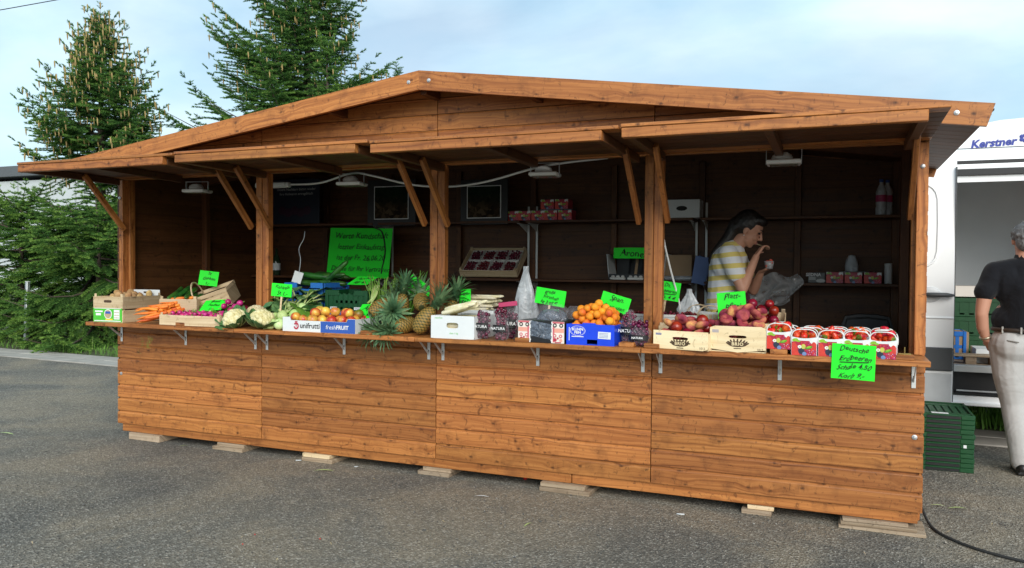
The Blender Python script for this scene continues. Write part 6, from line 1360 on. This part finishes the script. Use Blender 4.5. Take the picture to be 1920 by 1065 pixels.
# load
for i, (u, w, h, zz, mat, lab) in enumerate(((1785, .16, .24, .68, 'card_brown', 'brown carton at the edge of the van load'), (1822, .18, .10, 1.212, 'cream', 'pale carton on top of the green crates in the van'), (1855, .16, .12, .68, 'card_white', 'white carton in the van load beside the man'))):
    t = thing('carton', lab, 'box', (X(u, VY+1.05 if i == 1 else VY+.5), (VY+1.15 if i == 1 else VY+.62-.2*(i == 2)), zz+.0)); MB().box((0, 0, h/2), (w*1.6, .3, h), bev=.002).build('carton', M[mat], t)
for i in range(3): plastic_crate(('lowest', 'middle', 'topmost')[i]+' dark green plastic crate of the stack in the van', 'green_cr', .50, .36, .17, (X(1835, VY+1.1), VY+1.15, .685+i*.174), 0, False, 6, 'green crates in the van')
for i, p in enumerate(heap(9, .4, .28, .033, .1, 0, seed=9)): tag(link('tomato', blob(.034, .034, .029, 'strawberry', 'tomato') if i == 0 else bpy.data.meshes['tomato'], None, (X(1835, VY+1.1)+p[0], VY+1.15+p[1], .685+2*.174+.11+p[2])), 'red tomato in the top green crate in the van', 'tomato', 'tomatoes in the van')
plastic_crate('blue plastic crate in the van load below the brown carton', 'blue_cr', .3, .3, .24, (X(1772, VY+.6), VY+.62, .685), 0, False, 5)
pl = thing('pallet_boards', 'short wooden pallet standing at the van threshold', 'pallet', (X(1820, VY+.2), VY+.20, .681))
for x in (-.18, 0, .18): MB().box((x, 0, .03), (.08, .12, .06), bev=.003).build('block', M['oldwood'], pl)
for z in (.07,): MB().box((0, 0, z), (.5, .14, .018), bev=.002).build('board', M['oldwood'], pl)

# ------------------------------------------------------------------ folded green crates beside the stall
def folded_crate_meshes():
    b = MB(); w, d, h = .40, .60, .0335
    b.box((0, 0, .006), (w-.01, d-.01, .010))
    for s in (-1, 1): b.box((0, s*(d/2-.008), h/2), (w, .016, h), bev=.002); b.box((s*(w/2-.008), 0, h/2), (.016, d-.034, h), bev=.002)
    for s in (-1, 1):
        for k in (-1, 1): b.box((s*(w/2-.045), k*(d/2+.001), h*.5), (.085, .008, h*.86), bev=.002)
    b.box((0, -d/2-.002, h*.84), (w*.52, .006, h*.22), bev=.001)
    rim = b.mesh('crate_frame', M['green_cr'])
    c = MB()
    for k in range(7): c.box((-.15+k*.05, 0, h*.62), (.038, .52, .006))
    for s in (-1, 1): c.box((0, s*.2, h*.75), (.37, .05, .006))
    lid = c.mesh('folded_sides', M['green_cr'], False)
    dk = MB().box((0, -d/2-.001, h*.40), (w*.54, .006, h*.52)).mesh('grip_gap', M['black_pl'], False); return rim, lid, dk
cm = folded_crate_meshes(); names = ['lowest', 'second', 'third', 'fourth', 'fifth', 'sixth', 'seventh', 'eighth', 'ninth', 'tenth', 'eleventh', 'topmost']
for i in range(12):
    t = thing('folded_crate', f'folded green plastic crate, {names[i]} of the stack beside the stall', 'crate', (6.275+rng.uniform(-.004, .004), 1.625+.31, .0005+i*.0345), rng.uniform(-.01, .01), 'stack of folded crates'); link('crate_frame', cm[0], t); link('folded_sides', cm[1], t); link('grip_gap', cm[2], t)
tg_ = [o for o in bpy.data.objects if o.name.startswith('folded_crate') and not o.parent]
MB().box((0, 0, 0), (.02, .001, .022)).build('sticker', M['card_white'], tg_[5], (.14, -.3065, .018)); MB().box((0, 0, 0), (.11, .05, .001)).build('sticker', M['card_white'], tg_[11], (-.02, -.25, .0345))
# black cable on the ground
pth = [Vector((6.03, .35, .06)), Vector((6.06, .18, .012)), Vector((6.13, .0, .009)), Vector((6.28, -.16, .009)), Vector((6.5, -.26, .009)), Vector((6.8, -.30, .009)), Vector((7.3, -.25, .009)), Vector((8.2, .0, .009))]
tag(MB().tube(smooth_path(pth, 8), .008, 8).build('black_cable', M['rubber'], angle=180), 'black power cable running from the stall corner across the grit', 'cable')

# ------------------------------------------------------------------ spruces
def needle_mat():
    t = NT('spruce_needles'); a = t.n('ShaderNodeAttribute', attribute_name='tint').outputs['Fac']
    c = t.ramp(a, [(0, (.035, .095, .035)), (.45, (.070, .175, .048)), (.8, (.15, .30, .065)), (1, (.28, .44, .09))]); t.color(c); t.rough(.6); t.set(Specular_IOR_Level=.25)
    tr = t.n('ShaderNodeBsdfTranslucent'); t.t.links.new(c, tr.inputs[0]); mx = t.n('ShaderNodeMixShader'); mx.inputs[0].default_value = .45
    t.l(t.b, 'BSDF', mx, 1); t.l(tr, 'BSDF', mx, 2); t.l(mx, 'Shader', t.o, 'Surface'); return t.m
M['needle'] = needle_mat(); M['bark'] = plain('spruce_bark', (.075, .055, .042), .95, 0, .35, 12, bump=.6); M['cone'] = plain('tan_spruce_cone', (.36, .26, .10), .75, 0, .3, 40)
def spruce(label, base, height, rmax, nb, seed, zmin=.25, asym=None, cones=120, cone_from=.45, dens=1.0, lighten=0.0, name='spruce_tree', power=.85, gap=None, droop=0.0, tw=.52, K=6):
    q = np.random.default_rng(seed); base = np.array(base, float); t_ = thing(name, label, 'tree', base, 0, 'spruces behind the stall')
    P, D, T = [], [], []; cone_p = []; limbs = MB()
    for i in range(nb):
        f = ((i+.5)/nb)**.95; z = zmin+(height-zmin-.05)*f+q.uniform(-.12, .12)*(1-f); rel = z/height; az = i*2.39996+q.uniform(-.6, .6)
        if gap and gap[0] < z < gap[1] and math.cos(az-math.pi) > -.2: continue
        ln = (rmax*(1-rel)**power+.14)*q.uniform(.55, 1.2)
        if asym: ln *= 1+asym[1]*max(0, math.cos(az-asym[0]))
        el = -.22-droop+(1.0+droop*.6)*rel**1.3+q.uniform(-.2, .2)
        out = np.array([math.cos(az), math.sin(az), 0]); sd = np.array([-math.sin(az), math.cos(az), 0]); up = np.array([0, 0, 1.])
        def bp(s): return np.array([0, 0, z])+out*ln*s*math.cos(el)+up*ln*(math.sin(el)*s-.30*s*(1-s)+.20*s**3)
        limbs.tube([bp(s) for s in (0, .3, .6, .95)], [.010+.010*ln, .008+.007*ln, .006+.004*ln, .003], 4)
        ns = max(3, int(ln/.085*dens)); 
        for k in range(ns+1):
            s = .12+.88*(k/ns); p0 = bp(s); dv = bp(min(1, s+.03))-bp(s-.03); dv /= np.linalg.norm(dv)
            sides = (1, -1) if k < ns else (0,)
            for sg in sides:
                tl = (min(tw, (1-s)*ln*.6)+.10)*q.uniform(.7, 1.15) if sg else .16
                a2 = q.uniform(.75, 1.05)*sg; d = dv*math.cos(a2)+sd*math.sin(a2)+up*q.uniform(-.38, .08); d /= np.linalg.norm(d); e = np.cross(d, up); e /= np.linalg.norm(e)
                nn = max(2, int(tl/.034)); old = q.uniform(.0, .35)
                for j in range(nn):
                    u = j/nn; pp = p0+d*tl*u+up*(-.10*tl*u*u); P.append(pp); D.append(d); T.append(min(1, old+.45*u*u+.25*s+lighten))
                    if j % 2 == 0 and tl > .14 and u < .93:
                        for s2 in (1, -1):
                            d3 = d*.72+e*s2*.68+up*q.uniform(-.12, .12); l3 = .11*(1-u*.65)*q.uniform(.6, 1.2)
                            for m in range(max(1, int(l3/.034))): P.append(pp+d3*(.02+m*.034)); D.append(d3); T.append(min(1, old+.35*u+.16*m+.2*s+lighten))
                if rel > cone_from and q.random() < cones/(nb*ns*2.0)*1.6: cone_p.append(p0+d*tl*q.uniform(.5, 1.0))
    P, D, T = np.array(P), np.array(D), np.array(T); D /= np.linalg.norm(D, axis=1)[:, None]; n = len(P)
    ref = q.normal(size=(n, 3)); A = np.cross(D, ref); A /= np.linalg.norm(A, axis=1)[:, None]+1e-9; B = np.cross(D, A); V = []; TT = []
    for k in range(K):
        a = 2*math.pi*k/K+q.uniform(0, 1.2, n); rd = A*np.cos(a)[:, None]+B*np.sin(a)[:, None]; tip = P+D*(.034*q.uniform(.6, 1.3, n))[:, None]+rd*(.026*q.uniform(.7, 1.2, n))[:, None]
        w = np.cross(D, rd)*.0072; p0 = P-D*.012; V.append(np.stack([p0-w, p0+w, tip], 1)); TT.append(np.clip(T+q.normal(0, .08, n), 0, 1))
    V = np.concatenate(V).reshape(-1, 3); TT = np.repeat(np.concatenate(TT), 3); nf = len(V)//3
    me = bpy.data.meshes.new('crown'); me.vertices.add(len(V)); me.vertices.foreach_set('co', V.ravel()); me.loops.add(len(V)); me.loops.foreach_set('vertex_index', np.arange(len(V), dtype=np.int32)); me.polygons.add(nf); me.polygons.foreach_set('loop_start', np.arange(0, len(V), 3, dtype=np.int32)); me.materials.append(M['needle'])
    at_ = me.attributes.new('tint', 'FLOAT', 'POINT'); at_.data.foreach_set('value', TT.astype(np.float32)); me.update(); me.validate()
    link('crown', me, t_)
    limbs.tube([(0, 0, -.05), (.01, 0, height*.3), (0, .01, height*.65), (0, 0, height*.97)], [.05+height*.014, .04+height*.010, .02+height*.006, .008], 10)
    limbs.build('trunk', M['bark'], t_, angle=180)
    if cone_p:
        c = MB()
        for p in cone_p: c.tube([p, p+np.array([.003, 0, -.03]), p+np.array([.006, .003, -.09]), p+np.array([.008, .004, -.14])], [.007, .0135, .012, .004], 6)
        o = c.build('cones', M['cone'], t_, angle=180); o['kind'] = 'stuff'
    return nf
Y1_ = 6.3; b1 = at(190, 600, Y1_); t1 = at(195, 32, Y1_)
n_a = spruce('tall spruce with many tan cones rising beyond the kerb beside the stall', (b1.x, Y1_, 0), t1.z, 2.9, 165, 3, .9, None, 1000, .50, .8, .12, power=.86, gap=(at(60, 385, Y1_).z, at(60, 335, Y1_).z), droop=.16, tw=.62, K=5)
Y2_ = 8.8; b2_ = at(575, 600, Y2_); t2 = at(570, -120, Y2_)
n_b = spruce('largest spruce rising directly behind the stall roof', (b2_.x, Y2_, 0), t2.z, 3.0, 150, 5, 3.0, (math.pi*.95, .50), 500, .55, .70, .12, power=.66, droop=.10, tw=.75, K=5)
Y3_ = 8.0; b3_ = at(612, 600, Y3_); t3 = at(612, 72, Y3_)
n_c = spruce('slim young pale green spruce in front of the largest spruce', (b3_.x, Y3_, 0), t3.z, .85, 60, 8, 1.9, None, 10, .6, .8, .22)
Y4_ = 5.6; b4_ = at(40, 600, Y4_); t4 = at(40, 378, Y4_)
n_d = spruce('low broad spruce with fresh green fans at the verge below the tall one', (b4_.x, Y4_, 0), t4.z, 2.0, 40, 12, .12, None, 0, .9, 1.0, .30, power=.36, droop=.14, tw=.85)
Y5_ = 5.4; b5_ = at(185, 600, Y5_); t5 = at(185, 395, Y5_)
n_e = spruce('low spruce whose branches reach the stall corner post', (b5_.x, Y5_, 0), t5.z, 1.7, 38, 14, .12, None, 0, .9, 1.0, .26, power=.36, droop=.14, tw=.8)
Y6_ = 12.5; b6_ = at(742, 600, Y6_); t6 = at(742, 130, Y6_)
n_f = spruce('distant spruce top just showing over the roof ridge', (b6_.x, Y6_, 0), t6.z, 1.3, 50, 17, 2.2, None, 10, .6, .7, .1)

# ------------------------------------------------------------------ grass, weeds, post, building, wire, litter
gv = []; gf = []; k = 0; q = np.random.default_rng(5)
def blade(x, y, z, h, w, a, bend):
    global k
    c, s = math.cos(a), math.sin(a); px, py = -s*w, c*w
    gv.extend([(x-px, y-py, z), (x+px, y+py, z), (x+c*bend*.4-px*.7, y+s*bend*.4-py*.7, z+h*.6), (x+c*bend*.4+px*.7, y+s*bend*.4+py*.7, z+h*.6), (x+c*bend, y+s*bend, z+h)]); gf.extend([(k, k+1, k+3, k+2), (k+2, k+3, k+4)]); k += 5
for i in range(1700):
    x = q.uniform(-9.5, -2.0); y = kerb_y(x)+.72+abs(q.normal())*.5; blade(x, y, .008, q.uniform(.03, .11)*(2.4 if q.random() < .06 else 1), .004, q.uniform(0, 6.28), q.uniform(.02, .09))
for i in range(5200):
    x = q.uniform(5.7, 9.5); y = kerb_y(x)+.72+q.uniform(0, 1.6); blade(x, y, .008, q.uniform(.08, .26), .006, q.uniform(0, 6.28), q.uniform(.02, .12))
gb = MB(); gb.v, gb.f, gb.m = gv, gf, [0]*len(gf)
gr = fruit('grass_blade', (.06, .15, .02), (.16, .30, .05), .3, .7, 1.2, .6, spec=.2); o = gb.build('grass', gr, smooth=False); tag(o, 'rough green grass growing on the verge beyond the kerb', 'grass', kind='stuff')
wl = leaf_mesh(.07, .035, .9, .2, 0, 'leaf2', 0, 5, 4)
def weed(label, u, v, Y, h, n):
    p = at(u, v, Y); p.z = .008; t = thing('weed', label, 'weed', p, 0, 'weeds on the verge'); MB().tube([(0, 0, 0), (.01, 0, h*.5), (0, .01, h)], [.004, .003, .001], 5).build('stem', M['stalk'], t)
    for i in range(n): a = i*2.4; link('leaf', wl, t, (0, 0, h*(.15+.8*i/n)), (0, -.5, a), 1.2-.6*i/n)
weed('bright green leafy weed standing by the kerb near the stall corner', 173, 660, 4.75, .22, 14); weed('tall thin weed beside the metal fence post', 30, 640, 4.7, .42, 16); weed('leafy weed growing under the sliding door of the van', 1775, 780, 3.9, .25, 18); weed('leafy weed growing beneath the van threshold', 1815, 782, 3.9, .22, 16)
fp = at(48, 600, 4.62); t = thing('fence_post', 'grey leaning metal post at the edge of the spruces', 'post', (fp.x, 4.62, 0)); t.rotation_euler = (0, .05, 0)
MB().box((0, 0, .56), (.055, .055, 1.13), bev=.004).build('tube', M['galv'], t); MB().box((0, 0, 1.13), (.06, .06, .012), bev=.003).build('cap', M['grey_pl'], t)
# pale industrial hall far behind the spruces
wl_m = plain('pale_hall_cladding', (.52, .56, .58), .6, 0, .06, 2); bd_ = thing('hall', 'pale metal-clad hall far behind the spruces', 'building', (-22, 26, 0))
hz_ = at(60, 338, 26).z
MB().box((0, 0, hz_*.5-.3), (34, 8, hz_-.6)).build('wall', wl_m, bd_, smooth=False); MB().box((0, 0, hz_-.15), (34.6, 8.6, .5)).build('roof', plain('dark_roof_edge', (.10, .11, .12), .6), bd_, smooth=False)
for i in range(17):
    MB().box((0, 0, 0), (.06, .06, hz_-.62)).build('cladding_seam', plain('seam_grey', (.40, .43, .45)) if i == 0 else bpy.data.materials['seam_grey'], bd_, (-16+i*2, -4.02, hz_*.5-.3), smooth=False)
for i in range(6):
    w = MB().box((0, 0, 0), (2.2, .08, 1.1)).build('window', plain('window_frame_grey', (.3, .32, .33)) if i == 0 else bpy.data.materials['window_frame_grey'], bd_, (-14+i*5.2, -4.05, 1.9), smooth=False); MB().box((0, -.05, 0), (2.0, .03, .9)).build('pane', glz, w, smooth=False)
wa, wb2 = at(-260, 60, 12), at(300, -35, 14)
tag(MB().tube([wa, wa.lerp(wb2, .5)+Vector((0, 0, -.05)), wb2], .014, 6).build('overhead_wire', M['rubber']), 'dark overhead wire crossing the sky above the tall spruce', 'wire')
# litter
def litter(name, label, cat, u, v, kind, rz=0, s=1.0, grp=None):
    d = CF+(u-960)/FPX*CR-(v-532.5)/FPX*CU; p = CAM-d*CAM[2]/d[2]; b = MB()
    if kind == 'strip': b.grid(lambda a, c: ((a-.5)*.11*s, (c-.5)*.016*s*math.sin(math.pi*(a*.9+.05)), .004+.008*math.sin(a*3)), 8, 2)
    elif kind == 'scrap': b.box((0, 0, .003), (.045*s, .02*s, .003))
    else: b.ell((0, 0, .013*s), (.015*s, .013*s, .013*s), nu=10, nv=8)
    m = {'strip': M['stalk'], 'scrap': M['card_white'], 'berry': M['strawberry']}[kind]
    if name == 'dry_leaf': m = M['root']
    tag(b.build(name, m, None, (p[0], p[1], .002), (0, 0, rz), angle=180), label, cat, grp)
litter('fallen_strawberry', 'red strawberry fallen on the ground under the stall edge', 'strawberry', 985, 900, 'berry', 0, 1.1)
litter('paper_scrap', 'white folded paper scrap on the ground before the wide packing boards', 'paper scrap', 903, 933, 'strip', .2, .9); bpy.data.objects['paper_scrap'].data.materials[0] = M['card_white']
litter('paper_scrap', 'white rectangular paper scrap on the ground below the plywood crates', 'paper scrap', 1276, 965, 'scrap', .1, 1.0); litter('paper_scrap', 'small white scrap in the shadow under the asparagus box', 'paper scrap', 560, 864, 'scrap', .5, .9); litter('paper_scrap', 'tiny white scrap beside the green leaf strip', 'paper scrap', 668, 876, 'scrap', 1.0, .6)
litter('leaf_strip', 'pale green leaf strip lying before the packing boards', 'leaf', 607, 884, 'strip', .35, 1.3); litter('leaf_strip', 'yellowish leaf strip at the far side of the asphalt', 'leaf', 12, 814, 'strip', .0, 1.6); litter('leaf_strip', 'small yellow-green leaf strip near the first packing board', 'leaf', 344, 838, 'strip', .9, .6)
litter('leaf_strip', 'pale strip of leaf upright on the open asphalt', 'leaf', 990, 986, 'strip', 1.3, .7); litter('leaf_strip', 'green leaf on the grit beside the black cable', 'leaf', 1795, 955, 'strip', .3, 1.0); litter('leaf_strip', 'green leaf near the stall corner beside the cable start', 'leaf', 1758, 950, 'strip', .1, .8)
for i, (u, v) in enumerate(((470, 905), (225, 1030), (520, 1052), (620, 1022), (455, 1010), (1090, 930), (1180, 925), (830, 980), (1500, 1000), (1620, 1040), (1780, 1000), (1830, 905), (1860, 985), (700, 900), (60, 1020), (355, 1000), (1440, 975))): litter('dry_leaf', 'tiny tan dry leaf bit lying on the asphalt', 'dry leaf', u, v, 'strip', rng.uniform(0, 6), rng.uniform(.22, .4), 'dry leaf bits on the asphalt')
for i, (u, v) in enumerate(((478, 1004), (600, 1012), (455, 1022))): litter('red_scrap', 'tiny red scrap lying on the open asphalt', 'scrap', u, v, 'berry', 0, .28, 'red scraps on the asphalt')
